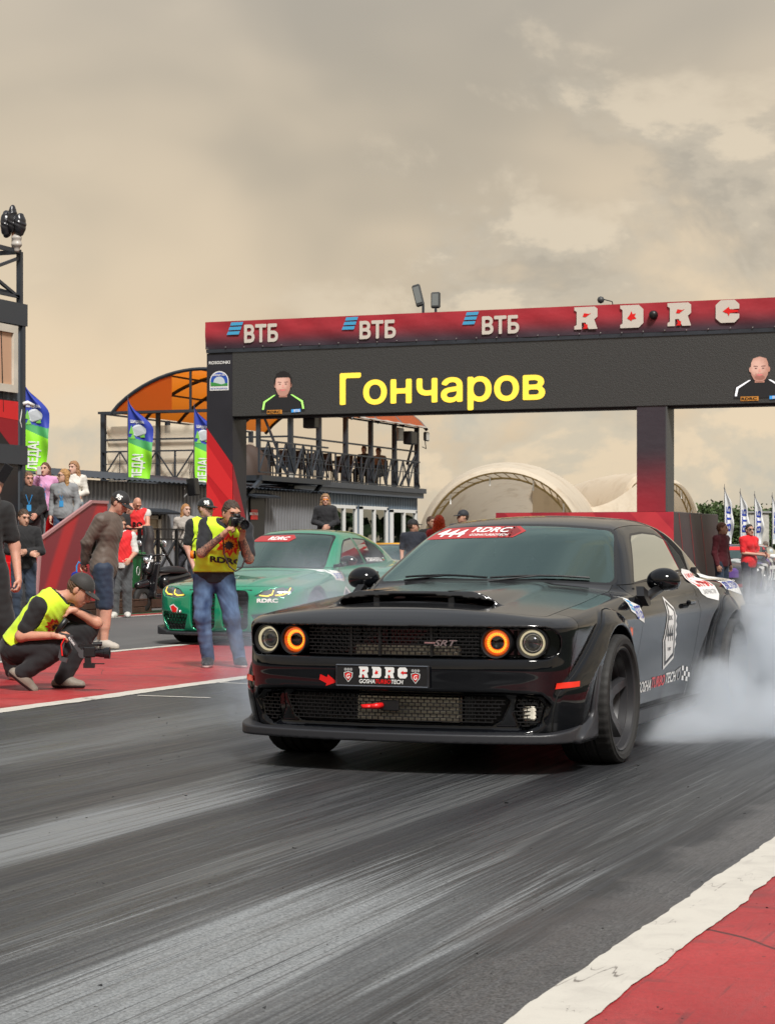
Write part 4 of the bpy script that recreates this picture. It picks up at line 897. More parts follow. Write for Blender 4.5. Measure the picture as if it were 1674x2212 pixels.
# ================================================================== stands, deck, tents, flags, trees
def build_stands():
    steel = mat('black_rail', (.010, .010, .011), .4); wood = mat('brown_deck_board', (.058, .030, .019), .6, var=.3, vscale=5, bump=.2, bscale=14)
    # ---- small grandstand with its red side panel
    S_ = thing('grandstand', 'small grandstand with a sloping red printed side panel', 'grandstand', (0, 0, 0)); p = -18.0
    h = nodes('stand_red_print'); w = h.N('ShaderNodeTexWave'); w.inputs['Scale'].default_value = .42; w.inputs['Distortion'].default_value = .8; w.bands_direction = 'Y'; mp = h.N('ShaderNodeMapping'); mp.inputs['Rotation'].default_value = (.55, 0, 0); h.L(h.tc.outputs['Object'], mp.inputs[0]); h.L(mp.outputs[0], w.inputs[0]); c = h.mix(h.ramp(w.outputs['Fac'], .3, .9), (.22, .035, .045), (.46, .03, .035)); h.L(c, h.b.inputs['Base Color']); h.b.inputs['Roughness'].default_value = .45
    poly = [(30.08, .06), (30.27, 1.34), (31.97, 1.99), (32.55, 1.99), (32.55, .06)]
    MB().prism(poly, lambda y, z: (p, y, z), lambda y, z: (p - .05, y, z)).build('side_panel', h.m, S_)
    e = MB()
    for a, b in zip(poly[:3], poly[1:4]): e.bar((p + .0, a[0], a[1]), (p + .0, b[0], b[1]), .05)
    e.build('panel_edge', mat('pale_pink_edge', (.42, .22, .22), .5), S_)
    conc = mat('stand_step_grey', (.05, .052, .055), .7, var=.2)
    red = mat('red_seat_plastic', (.60, .008, .012), .3, coat=.3)
    seat = None
    for k in range(4):
        y, z = 29.2 + k * .85, .30 + k * .28
        MB().box((p - 1.9, y + .45, z / 2), (3.6, .90, z)).build('step', conc, S_)
        for j in range(6):
            x = p - .42 - j * .55
            if seat is None:
                seat = bpy.data.objects.new('seat', None); link(seat, S_)
                def sf(x_, y_, z_):
                    back = smax(np.abs(y_ - .20 - .12 * (z_ - .1)) - .022, np.maximum(np.abs(x_) - .21 + .35 * np.maximum(z_ - .30, 0), np.maximum(z_ - .46, -z_)), .04); base = smax(np.abs(z_ - .03 - .05 * np.abs(x_)) - .022, np.maximum(np.abs(x_) - .215, np.abs(y_) - .21), .04); return smin(back, base, .05)
                V, T, N = surfnet(sf, (-.3, -.3, -.06), (.3, .36, .52), .022); npobj('shell', V, T, red, seat, normals=N); MB().box((0, .05, -.10), (.05, .2, .18)).build('foot', steel, seat); o = seat
            else: o = copy_tree(seat, S_)
            o.location = (x, y + .45, z + .20)
    # ---- wooden steps and deck, every board its own piece
    D = thing('wooden_steps', 'brown wooden steps leading up to the pavilion deck', 'steps', (0, 0, 0))
    def board(c, d, par): MB().box(c, d, bev=.006).build('board', wood, par)
    for x0, x1, z, y0, y1 in ((-18.30, -17.90, .26, 31.0, 34.05), (-18.70, -18.32, .43, 31.0, 33.42), (-19.10, -18.72, .59, 31.0, 32.85)):
        for k in range(2): board(((x0 + x1) / 2 - (.1 - .2 * k), (y0 + y1) / 2, z - .015), (.19, y1 - y0, .03), D)
        n = 2
        for k in range(n): board((x1 - .02, (y0 + y1) / 2, (z - .035) * (k + .5) / n), (.03, y1 - y0 - .01, (z - .04) / n - .008), D); board(((x0 + x1) / 2, y1 - .02, (z - .035) * (k + .5) / n), (x1 - x0 - .07, .03, (z - .04) / n - .008), D)
    K = thing('wooden_deck', 'brown wooden deck along the pavilion front', 'deck', (0, 0, 0)); y0, y1 = 33.5, 53.0
    for k in range(12): board((-19.25 - k * .31, (y0 + y1) / 2, .585), (.30, y1 - y0, .03), K)
    for k in range(3): board((-19.09, (y0 + y1) / 2, .10 + .19 * k), (.03, y1 - y0, .18), K)
    # ---- black railing with crossed braces
    Rl = thing('black_railing', 'black steel railing with crossed braces in front of the pavilion', 'railing', (0, 0, 0)); px = -19.5
    ys = [AP(x, 1200, px).y for x in (262, 302, 342, 382, 430, 480)]
    for i, y in enumerate(ys):
        MB().bar((px, y, .60), (px, y, 1.58), .06).build('post', steel, Rl)
        if i < len(ys) - 1:
            q = ys[i + 1]
            for z in (1.56, 1.36): MB().bar((px, y, z), (px, q, z), .035).build('rail', steel, Rl)
            MB().bar((px, y, 1.34), (px, q, .66), .04).build('brace', steel, Rl); MB().bar((px - .02, y, .66), (px - .02, q, 1.34), .04).build('brace', steel, Rl)
    j = thing('draped_jacket', 'black jacket draped over the black railing', 'jacket', AP(320, 1142, px + .03)); V, T, N = surfnet(lambda x, y, z: smax(np.abs(x + .03 * np.sin(9 * y) + .02 * np.sin(13 * z)) - .05, np.maximum(np.abs(y) - .26 + .12 * (z + .3), np.maximum(z - .06, -.62 - z + .2 * y)), .05), (-.15, -.4, -.8), (.15, .4, .15), .03); npobj('cloth', V, T, cloth((.010, .010, .012), .6), j, normals=N)
    # ---- green wheelie bin
    b = AP(272, 1282, -18.55); B = thing('green_bin', 'green plastic wheelie bin with a white emblem on the wooden steps', 'bin', (b.x, b.y, .44)); gp = mat('green_bin_plastic', (.008, .13, .035), .4)
    def bin_(x, y, z): return smax(smax(np.abs(x) - .20 - .06 * z, np.abs(y) - .20 - .06 * z, .05), np.maximum(z - .62, -z), .02)
    V, T, N = surfnet(bin_, (-.35, -.35, -.05), (.35, .35, .7), .025); npobj('body', V, T, gp, B, normals=N); MB().box((0, 0, .64), (.56, .56, .05), bev=.015).box((0, 0, .68), (.44, .44, .05), bev=.02).build('rim', gp, B); MB().box((-.1, 0, .84), (.04, .50, .30), Matrix.Rotation(-.2, 3, 'Y'), bev=.015).build('lid', gp, B)
    MB().tube([(.262, .06 * math.cos(t), .32 + .08 * math.sin(t)) for t in [k * math.pi / 7 for k in range(14)]], .006, 4, closed=True).build('emblem', M_WHITEP, B)
    # ---- moped
    g = G(352, 1322); Mo = thing('moped', 'black moped parked beside the wooden steps', 'moped', (g.x, g.y, 0), R(YAW + 58)); bk = mat('moped_black', (.010, .010, .012), .22, coat=.6)
    for x in (-.60, .60):
        w = bpy.data.objects.new('wheel', None); link(w, Mo); MB().lathe([(.13, -.04), (.20, -.045), (.235, -.03), (.245, 0), (.235, .03), (.20, .045), (.13, .04)], 28, (x, 0, .245), 'y').build('tyre', M_RUBBER, w, smooth=True); MB().lathe([(.0001, -.03), (.04, -.03), (.13, -.02), (.13, .02), (.04, .03), (.0001, .03)], 24, (x, 0, .245), 'y').build('rim', mat('rim_grey', (.2, .2, .2), .4, metal=.6), w)
    def bodyf(x, y, z):
        c = smax(cone((x, y, z), (.05, 0, .55), (.70, 0, .66), .14, .09), np.abs(y) - .13, .05); c = smin(c, smax(np.abs(z - .30) - .05, np.maximum(np.abs(y) - .15, np.abs(x + .12) - .32), .04), .06); sh = smax(np.abs(x + .44 - .22 * (z - .3)) - .03, np.maximum(np.abs(y) - .19, np.abs(z - .60) - .32), .05); c = smin(c, sh, .06); c = smin(c, cone((x, y, z), (-.46, 0, .78), (-.34, 0, 1.0), .10, .08), .05); return smin(c, smax(cone((x, y, z), (-.72, 0, .50), (-.50, 0, .53), .07, .09), np.abs(y) - .09, .02), .02)
    V, T, N = surfnet(bodyf, (-.95, -.3, .15), (.95, .3, 1.15), .022); npobj('bodywork', V, T, bk, Mo, normals=N)
    V, T, N = surfnet(lambda x, y, z: smax(ellip((x, y, z), (.28, 0, .75), (.42, .15, .10)) , -.04 - (z - .75), .03), (-.2, -.22, .65), (.8, .22, .9), .02); npobj('saddle', V, T, mat('saddle_black', (.012, .012, .013), .5), Mo, normals=N)
    MB().tube([(-.28, -.34, 1.06), (-.34, -.12, 1.05), (-.36, 0, 1.02), (-.34, .12, 1.05), (-.28, .34, 1.06)], .018, 8).build('handlebar', bk, Mo, smooth=True); MB().tube([(-.62, 0, .28), (-.40, 0, .95)], .03, 8).build('fork', bk, Mo)
    for s in (-1, 1): MB().tube([(-.32, s * .22, 1.06), (-.34, s * .28, 1.22)], .008, 5).build('mirror_stem', bk, Mo); MB().lathe([(.0001, -.012), (.06, -.01), (.065, .012)], 16, (-.34, s * .29, 1.26), 'x').build('mirror', mat('mirror_pale', (.6, .6, .6), .1, metal=.8), Mo, smooth=True)
    MB().lathe([(.0001, -.05), (.06, -.035), (.07, .02)], 16, (-.50, 0, .95), 'x').build('headlamp', M_CHROME, Mo, smooth=True)
    MB().box((-.46, -.10, .95), (.02, .07, .05)).build('sticker', M_WHITE, Mo)

def build_flags():
    blue, green, lime = mat('flag_blue', (.022, .045, .36), .6), mat('flag_green', (.055, .33, .10), .6), mat('flag_lime', (.30, .78, .03), .6)
    def feather(name, label, cat, group, base, Hh, wmax, lean, layers, prints, pole):
        r = thing(name, label, cat, base, 0, group); n, m = 110, 26
        def pt(t, s): # t up, s across
            z = Hh * t; w = wmax * (sstep(1.02, .62, np.array(t)) ** .9) * (.86 + .14 * sstep(0, .3, np.array(t))); w = float(w)
            x = s * w; return Vector((x + .08 * Hh * 0, .06 * math.sin(9 * s + 7 * t) * s + .05 * math.sin(14 * t) * s, z - .10 * Hh * s * (t ** 3) * .8))
        V = [pt(i / n, j / m) for i in range(n + 1) for j in range(m + 1)]
        fm = []; F = []
        for i in range(n):
            for j in range(m):
                t, s = (i + .5) / n, (j + .5) / m; F.append((i * (m + 1) + j, i * (m + 1) + j + 1, (i + 1) * (m + 1) + j + 1, (i + 1) * (m + 1) + j)); k = 0
                for q, (a, b) in enumerate(layers): k = q if t < a + b * s else k
                fm.append(k)
        rot = Matrix.Rotation(lean, 3, 'Z')
        me = bpy.data.meshes.new('cloth'); me.from_pydata([rot @ v for v in V], [], F)
        for mm in prints[0]: me.materials.append(mm)
        me.polygons.foreach_set('material_index', fm); me.polygons.foreach_set('use_smooth', [True] * len(F)); link(bpy.data.objects.new('cloth', me), r)
        MB().tube([(0, 0, -2.2), (0, 0, Hh * .6), (0, 0, Hh)], [.02, .015, .006], 6).build('pole', mat('flag_pole', (.10, .10, .11), .4), r)
        for nm, polys, mm, d in prints[1]:
            for sg in (-1, 1):
                mb = MB()
                for P, Fc in polys:
                    vv = []
                    for s, t in P: q = pt(t, s); vv.append(rot @ (q + Vector((0, sg * d, 0))))
                    mb.add(vv, Fc)
                mb.build(nm, mm, r)
        return r
    C = lambda cx, cz, rx, rz, n=16: shape(*[(cx + rx * math.cos(2 * math.pi * i / n), cz + rz * math.sin(2 * math.pi * i / n)) for i in range(n)])
    def tpoly(txt, s0, t0, hs, ht, rot): # lettering turned along the pole
        V, F = text2d(txt, .03); w = V[:, 0].max()
        P = np.stack([s0 + (1 - V[:, 1]) * hs, t0 + V[:, 0] / w * ht], 1) if rot else np.stack([s0 + V[:, 0] / w * hs, t0 + V[:, 1] * ht], 1); return (P, F)
    def tpoly2(txt, s0, t0, hs, ht):
        V, F = text2d(txt, .03); w = V[:, 0].max(); return (np.stack([s0 + V[:, 0] / w * hs, t0 + V[:, 1] * ht], 1), F)
    pr = ([blue, green, lime], [('flag_moon', [C(.45, .60, .30, .075)], mat('flag_pale', (.55, .58, .62), .6), .010), ('flag_tree', [shape((.05, .56), (.25, .56), (.15, .66)), shape((.48, .52), (.70, .52), (.59, .60)), shape((.1, .50), (.32, .50), (.2, .57))], mat('flag_leaf', (.20, .55, .08), .6), .016), ('flag_letters', [tpoly2('ШИШКИН', .12, .69, .62, .035)], M_WHITEP, .016), ('flag_letters', [tpoly('ЛЕДА!', .18, .02, .42, .30, True)], M_WHITEP, .014)])
    lay = [(9, 0), (.52, -.06), (.46, -.12)]
    for i, (x, yt, yb, wpx) in enumerate(((52, 815, 1018, 52), (277, 855, 1040, 52), (420, 868, 1046, 46))):
        a, b = AP(x, yb, -24.6), AP(x, yt, -24.6); sc = (b.z - a.z); w = wpx / FPX * (a.y * CY - a.x * SY)
        feather('feather_flag', ('blue and lime feather flag beside the cabin tower', 'blue and lime feather flag in front of the clear sheeted terrace', 'blue and lime feather flag beside the gantry pillar')[i], 'flag', None, a, sc, w * 1.05, R(YAW + (0, -6, 4)[i]), lay, pr, True)
    wf = mat('white_flag_cloth', (.70, .71, .72), .7); pr2 = ([wf], [('flag_letters', [tpoly('ВТБ', .22, .22, .5, .42, True)], M_BLUEV, .012), ('flag_bars', [shape((.2, .10 + .03 * k), (.7, .10 + .03 * k), (.7, .118 + .03 * k), (.2, .118 + .03 * k)) for k in range(3)], M_CYANV, .012)])
    for i, (x, yt, yb) in enumerate(((1564, 1045, 1175), (1598, 1055, 1175), (1629, 1061, 1175), (1667, 1064, 1175))):
        Y = 62; a_, b_ = _d(x); z0 = CAM_H + (HOR - yb) / FPX * Y; z1 = CAM_H + (HOR - yt) / FPX * Y
        feather('white_feather_flag', ('white feather flag with blue letters behind the maroon jacket man', 'white feather flag with blue letters between the maroon jacket man and the woman in red', 'white feather flag with blue letters right behind the woman in red', 'white feather flag with blue letters beside the raised dark red tailgate')[i], 'flag', 'white flags by the parked cars', (a_ * Y, b_ * Y, z0), z1 - z0, .26, R(YAW + 8), [(9, 0)], pr2, True)

def build_tents():
    cl = nodes('tent_membrane'); n = cl.noise(.7, detail=6, rough=.65, dist=.5); st = cl.noise(1, (1, 1, .25), 4); c = cl.mix(cl.ramp(n, .48, .72, 0, .55), (.80, .70, .56), (.58, .45, .31)); c = cl.mix(cl.ramp(st, .56, .72, 0, .25), c, (.36, .29, .20)); cl.L(c, cl.b.inputs['Base Color']); cl.b.inputs['Roughness'].default_value = .7; cl.bump(n, .4, .12)
    tl = cl.N('ShaderNodeBsdfTranslucent'); cl.L(c, tl.inputs[0]); mx = cl.N('ShaderNodeMixShader'); mx.inputs[0].default_value = .36; cl.L(cl.b.outputs[0], mx.inputs[1]); cl.L(tl.outputs[0], mx.inputs[2]); cl.L(mx.outputs[0], cl.nt.nodes['Material Output'].inputs[0])
    pole = mat('tent_truss_yellow', (.42, .31, .13), .5)
    def tent(label, xc, half_px, ytop, Y, depth, turn, back):
        a_, b_ = _d(xc); px = Y / FPX; Hh = CAM_H + (HOR - ytop) * px; W = half_px * px; r = thing('arched_tent', label, 'tent', (a_ * Y, b_ * Y, 0), R(YAW + turn)); nu, nv = 44, 22
        def S(u, v): # u -1..1 over the arch, v 0..1 going back
            k = 1 - .55 * v; hh = Hh * (1 + back * v * (1 - v) * 4 * .5 - .42 * v); ww = W * (1 + .55 * math.sin(math.pi * min(v * 1.1, 1)) * .5 - .1 * v)
            ang = math.pi / 2 * u; return Vector((ww * math.sin(ang), v * depth, hh * max(0, math.cos(ang)) ** .82))
        V = [S(-1 + 2 * i / nu, j / nv) for i in range(nu + 1) for j in range(nv + 1)]; F = [(i * (nv + 1) + j, i * (nv + 1) + j + 1, (i + 1) * (nv + 1) + j + 1, (i + 1) * (nv + 1) + j) for i in range(nu) for j in range(nv)]
        MB().add(V, F).build('membrane', cl.m, r, smooth=True)
        V = [S(-1 + 2 * i / nu, 0) + Vector((0, q * -.5, -.0 if q == 0 else .0)) * 1 for i in range(nu + 1) for q in (0, 1)]
        V = [p * (1 if i % 2 == 0 else 1.0) for i, p in enumerate(V)]; V = [Vector((p.x * (1.0 if i % 2 == 0 else .97), p.y, p.z * (1.0 if i % 2 == 0 else .955))) for i, p in enumerate(V)]
        MB().add(V, [(2 * i, 2 * i + 1, 2 * i + 3, 2 * i + 2) for i in range(nu)]).build('front_valance', cl.m, r, smooth=True)
        for k, sc in ((0, .955), (1, .90)): MB().tube([Vector((S(-1 + 2 * i / 26, 0).x * sc, .12 + .3 * k, S(-1 + 2 * i / 26, 0).z * sc)) for i in range(27)], .055, 5).build('arch_tube', pole, r)
        w = MB()
        for i in range(26):
            q = S(-1 + 2 * i / 26, 0); q2 = S(-1 + 2 * (i + 1) / 26, 0); w.bar((q.x * .955, .12, q.z * .955), (q2.x * .90, .42, q2.z * .90), .035)
        tag(w.build('truss_web', pole, r), kind='stuff')
        for u in (-.45, -.1, .25, .55): q = S(u, 0); MB().box((q.x * .95, -.02, q.z * .93 - .25), (.07, .01, .5)).build('hanging_strap', M_WHITE, r)
    tent('large cream arched tent right of the terrace building', 1085, 182, 1010, 105, 26, -6, .55)
    tent('cream arched tent half hidden by the gantry column', 1390, 72, 1022, 118, 22, 14, .3)
    tent('cream arched tent beyond the gantry column', 1448, 70, 1035, 128, 20, 20, .25)
    # saddle of cloth that ties the tents together
    V = []; 
    for i in range(25):
        t = i / 24; x = 1150 + (1395 - 1150) * t; yy = 1040 + 62 * math.sin(math.pi * t) ** 1.0 - 12 * t
        for q, Y in ((0, 112), (1, 126)): a_, b_ = _d(x); V.append((a_ * Y, b_ * Y, CAM_H + (HOR - yy - 14 * q) / FPX * Y)); V.append((a_ * Y, b_ * Y, .2)) if q == 0 else V.append((a_ * (Y + 8), b_ * (Y + 8), .2))
    t = thing('tent_link', 'sagging cream cloth between the large tent and the next', 'tent', (0, 0, 0)); MB().add(V, [(4 * i + a, 4 * i + 4 + a, 4 * i + 4 + b, 4 * i + b) for i in range(24) for a, b in ((1, 0), (0, 2), (2, 3))]).build('membrane', cl.m, t, smooth=True)

def build_trees():
    leaf = mat('tree_leaf', (.050, .085, .022), .7, var=.45, vscale=1.2); bark = mat('bark', (.06, .045, .035), .9)
    rn = random.Random(21)
    def tree(label, x, ytop, Y, width):
        a_, b_ = _d(x); Hh = CAM_H + (HOR - ytop) / FPX * Y; r = thing('tree', label, 'tree', (a_ * Y, b_ * Y, 0), rn.uniform(0, 6), 'trees beyond the parked cars')
        tr = MB(); tr.tube([(0, 0, 0), (.05, .03, Hh * .3), (.0, .1, Hh * .62), (.1, 0, Hh * .9)], [.22, .17, .10, .03], 8)
        for k in range(7): t = rn.uniform(0, 6.28); z = Hh * rn.uniform(.3, .7); tr.tube([(0, .05, z), (math.cos(t) * width * .3, math.sin(t) * width * .3, z + Hh * .18)], [.06, .02], 5)
        tr.build('trunk', bark, r)
        cl = []; 
        for k in range(34):
            t = rn.uniform(0, 6.28); q = rn.random() ** .5; z = Hh * rn.uniform(.22, .97); w = width * .5 * math.sin(math.pi * min(1, max(.12, (z / Hh - .12) / .9))) ** .6; cl.append(Vector((math.cos(t) * w * q, math.sin(t) * w * q, z)))
        n = 2600; rs = np.random.RandomState(rn.randint(0, 9999)); ci = rs.randint(0, len(cl), n); C = np.array([list(c) for c in cl])[ci] + rs.normal(0, 1, (n, 3)) * [.32, .32, .24]
        s = rs.uniform(.07, .16, n)[:, None]; u = rs.normal(size=(n, 3)); u /= np.linalg.norm(u, axis=1)[:, None]; v = np.cross(u, rs.normal(size=(n, 3))); v /= np.linalg.norm(v, axis=1)[:, None]
        V = np.stack([C - u * s - v * s * .6, C + u * s - v * s * .5, C + u * s * .8 + v * s * .6, C - u * s * .7 + v * s * .7], 1).reshape(-1, 3); npobj('crown', V, np.arange(4 * n).reshape(n, 4), leaf, r, smooth=False)
    for x, yt, Y, w in ((1535, 1092, 150, 4.2), (1556, 1118, 160, 3.4), (1578, 1112, 155, 4.6), (1596, 1103, 150, 4.4), (1618, 1112, 158, 4.2), (1640, 1104, 152, 4.0), (1660, 1108, 160, 4.4), (1682, 1100, 155, 5), (1520, 1135, 170, 4.5)):
        tree('leafy green tree beyond the parked cars', x, yt, Y, w)
    hd = thing('site_cabin', 'small pale cabin between the white flags and trees', 'cabin', (0, 0, 0)); a_, b_ = _d(1634); Y = 90
    MB().box((a_ * Y, b_ * Y, 1.35), (.9, .9, 2.7), Matrix.Rotation(R(YAW), 3, 'Z'), bev=.05).build('wall', mat('cabin_pale', (.45, .44, .40), .6, var=.2), hd); MB().box((a_ * Y, b_ * Y, 2.73), (1.05, 1.05, .07), Matrix.Rotation(R(YAW), 3, 'Z')).build('roof', M_GREYV, hd)
    hg = nodes('far_treeline'); c = hg.mix(hg.ramp(hg.noise(.25, detail=6), .4, .62), (.016, .032, .012), (.05, .085, .03)); hg.L(c, hg.b.inputs['Base Color']); hg.b.inputs['Roughness'].default_value = .95
    # far wood along the horizon, one mass
    n = 16000; rs = np.random.RandomState(4); t = rs.uniform(-70, 60, n); Y = rs.uniform(300, 330, n); hz = np.clip(4.6 + 1.6 * np.sin(t * .9) + 1.0 * np.sin(t * 2.7 + 1), 2, 9); z = rs.uniform(0, 1, n) ** .7 * hz
    X = Y * np.tan(np.radians(t) * .9); P = np.stack([X, Y * 1.0, z], 1)
    k = np.arange(n) % 3 > 0; ph = np.radians(rs.uniform(95, 300, n)); rr = rs.uniform(62, 70, n); zz = rs.uniform(0, 1, n) ** .8 * (7.5 + 2 * np.sin(ph * 9)); P[k] = np.stack([rr * np.sin(ph) * 1.5, rr * np.cos(ph) - 5, zz], 1)[k]
    s = rs.uniform(.6, 1.3, n)[:, None]; u = rs.normal(size=(n, 3)); u /= np.linalg.norm(u, axis=1)[:, None]; v = np.cross(u, rs.normal(size=(n, 3))); v /= np.linalg.norm(v, axis=1)[:, None]
    V = np.stack([P - u * s - v * s, P + u * s - v * s, P + u * s + v * s, P - u * s + v * s], 1).reshape(-1, 3); o = npobj('far_wood', V, np.arange(4 * n).reshape(n, 4), hg.m, None, smooth=False); tag(o, 'far band of dark green wood on the horizon', 'wood', kind='stuff')

# ================================================================== tyre smoke
def build_smoke():
    def vol(name, label, lo, hi, blobs, dens, col, nscale, thr, contrast, aniso=.1):
        m = bpy.data.materials.new(name + '_volume'); m.use_nodes = True; nt = m.node_tree; nt.nodes.clear(); N = nt.nodes.new; L = nt.links.new
        o = N('ShaderNodeOutputMaterial'); pv = N('ShaderNodeVolumePrincipled'); L(pv.outputs[0], o.inputs['Volume']); pv.inputs['Color'].default_value = (*col, 1); pv.inputs['Anisotropy'].default_value = aniso
        tc = N('ShaderNodeTexCoord'); wn = N('ShaderNodeTexNoise'); wn.inputs['Scale'].default_value = 1.1; wn.inputs['Detail'].default_value = 3; L(tc.outputs['Object'], wn.inputs['Vector'])
        wv = N('ShaderNodeVectorMath'); wv.operation = 'MULTIPLY_ADD'; wv.inputs[1].default_value = (.7, .7, .5); L(wn.outputs['Color'], wv.inputs[0]); L(tc.outputs['Object'], wv.inputs[2])
        acc = None
        for (c, r, k) in blobs:
            mp = N('ShaderNodeMapping'); mp.vector_type = 'TEXTURE'; mp.inputs['Location'].default_value = (c[0] + .35, c[1] + .35, c[2] + .25); mp.inputs['Scale'].default_value = r; L(wv.outputs[0], mp.inputs[0]); ln = N('ShaderNodeVectorMath'); ln.operation = 'LENGTH'; L(mp.outputs[0], ln.inputs[0])
            mr = N('ShaderNodeMapRange'); mr.interpolation_type = 'SMOOTHSTEP'; mr.inputs[1].default_value = 1.0; mr.inputs[2].default_value = .15; mr.inputs[3].default_value = 0; mr.inputs[4].default_value = k; L(ln.outputs['Value'], mr.inputs[0])
            if acc is None: acc = mr.outputs[0]
            else: a = N('ShaderNodeMath'); a.operation = 'MAXIMUM'; L(acc, a.inputs[0]); L(mr.outputs[0], a.inputs[1]); acc = a.outputs[0]
        n2 = N('ShaderNodeTexNoise'); n2.inputs['Scale'].default_value = nscale; n2.inputs['Detail'].default_value = 5; n2.inputs['Roughness'].default_value = .6; n2.inputs['Distortion'].default_value = .6; L(wv.outputs[0], n2.inputs['Vector'])
        sub = N('ShaderNodeMath'); sub.operation = 'MULTIPLY_ADD'; sub.inputs[1].default_value = contrast; sub.inputs[2].default_value = -contrast * .5 - thr; L(n2.outputs['Fac'], sub.inputs[0])
        ad = N('ShaderNodeMath'); ad.operation = 'ADD'; L(acc, ad.inputs[0]); L(sub.outputs[0], ad.inputs[1])
        gt = N('ShaderNodeMath'); gt.operation = 'MULTIPLY'; gt.use_clamp = True; L(ad.outputs[0], gt.inputs[0]); L(acc, gt.inputs[1])
        mu = N('ShaderNodeMath'); mu.operation = 'MULTIPLY'; mu.inputs[1].default_value = dens; L(gt.outputs[0], mu.inputs[0]); L(mu.outputs[0], pv.inputs['Density'])
        c = [(a + b) / 2 for a, b in zip(lo, hi)]; d = [b - a for a, b in zip(lo, hi)]
        ob = MB().box(c, d).build(name, m); tag(ob, label, 'smoke', kind='stuff'); return ob
    vol('tyre_smoke', 'white tyre smoke billowing from the black car\'s rear wheel', (-3.75, 11.3, .013), (2.2, 18.6, 1.75),
        [((-2.3, 14.3, .35), (1.05, 1.4, .92), 1.0), ((-1.6, 14.6, .22), (1.7, 1.9, .55), 1.0), ((-2.72, 14.15, .48), (.62, .8, .85), 1.0), ((-2.45, 13.2, .10), (.80, 1.4, .42), .85), ((-.6, 15.0, .20), (2.3, 2.3, .45), 1.0), ((-2.95, 12.75, .08), (.62, 1.15, .42), .85), ((-3.0, 13.4, .2), (.6, .9, .5), .8)], 7.5, (.90, .945, 1.0), 3.4, .15, 2.4)
    vol('tyre_smoke', 'thin blue haze of tyre smoke drifting beside the black car\'s nose', (-7.3, 11.4, .013), (-4.98, 18.0, 1.5),
        [((-5.75, 13.4, .45), (.75, 1.8, .75), .7), ((-6.2, 15.2, .75), (.8, 1.8, .75), .6), ((-5.6, 12.2, .25), (.6, 1.2, .5), .5)], 2.2, (.80, .88, 1.0), 2.8, .12, 2.2)
# ================================================================== the black muscle car
CAR = Vector((-3.954, 11.099, 0))
M_PAINT = mat('black_gloss_paint', (0.004, 0.0045, 0.006), 0.035, coat=0.0, spec=0.42)
M_SATIN = mat('black_satin_paint', (0.014, 0.0145, 0.016), 0.13, coat=0.0, spec=0.8)
M_DARKPL = mat('dark_grey_plastic', (0.022, 0.023, 0.027), 0.42, bump=0.03, bscale=300)
M_BLACKPL = mat('black_plastic', (0.008, 0.008, 0.009), 0.38)
M_SEAM = mat('seam_shadow_gap', (0.002, 0.002, 0.002), 0.8)
M_RUBBER = mat('tyre_rubber', (0.016, 0.0155, 0.015), 0.72, var=0.35, vscale=9, bump=0.1, bscale=120)
M_RIM = mat('matte_black_rim', (0.030, 0.030, 0.033), 0.36)
M_GLASSW = glass('windscreen_glass', (0.62, 0.80, 0.72), 0.85, 0.0, 2.5, (.74, 1.0, .92))
M_GLASSD = glass('dark_window_glass', (0.55, 0.66, 0.60), 0.30, 0.0, 2.8)
M_ALU = mat('radiator_aluminium', (0.80, 0.76, 0.64), 0.45, metal=0.2, var=0.15, vscale=30)
M_CHROME = mat('chrome', (0.75, 0.75, 0.76), 0.12, metal=1.0)
M_RED = mat('red_vinyl', (0.72, 0.012, 0.012), 0.35)
M_CALIPER = mat('red_caliper', (0.62, 0.015, 0.01), 0.35)
M_WHITE = mat('white_vinyl', (0.78, 0.78, 0.76), 0.4)
M_WHITEP = mat('white_print', (0.80, 0.80, 0.78), 0.45)
M_BLUEV = mat('blue_print', (0.02, 0.05, 0.35), 0.4)
M_CYANV = mat('cyan_print', (0.05, 0.36, 0.72), 0.4)
M_GREYV = mat('grey_print', (0.30, 0.30, 0.30), 0.4)
M_BLKPRINT = mat('black_print', (0.008, 0.008, 0.008), 0.4)
M_AMBER = mat('lit_amber_ring', (0.9, 0.25, 0.02), 0.3, emit=(1.0, 0.20, 0.012), estr=3.2)
M_AMBERDIM = mat('amber_reflector', (0.75, 0.16, 0.01), 0.25, emit=(1.0, 0.13, 0.004), estr=0.6)
M_CREAM = mat('cream_light_ring', (0.80, 0.70, 0.45), 0.25, emit=(1.0, 0.86, 0.55), estr=0.55)
M_LENS = glass('lamp_cover_glass', (1, 1, 1), 0.92)
M_LAMPIN = mat('lamp_projector', (0.10, 0.10, 0.12), 0.12, metal=0.7)
M_ORANGE = mat('orange_emblem', (0.85, 0.11, 0.01), 0.35)
M_INT = mat('dark_interior', (0.012, 0.012, 0.013), 0.7)
M_SEAT = mat('seat_cloth', (0.06, 0.06, 0.062), 0.7)
M_DASH = mat('dashboard_plastic', (0.07, 0.075, 0.072), 0.55)

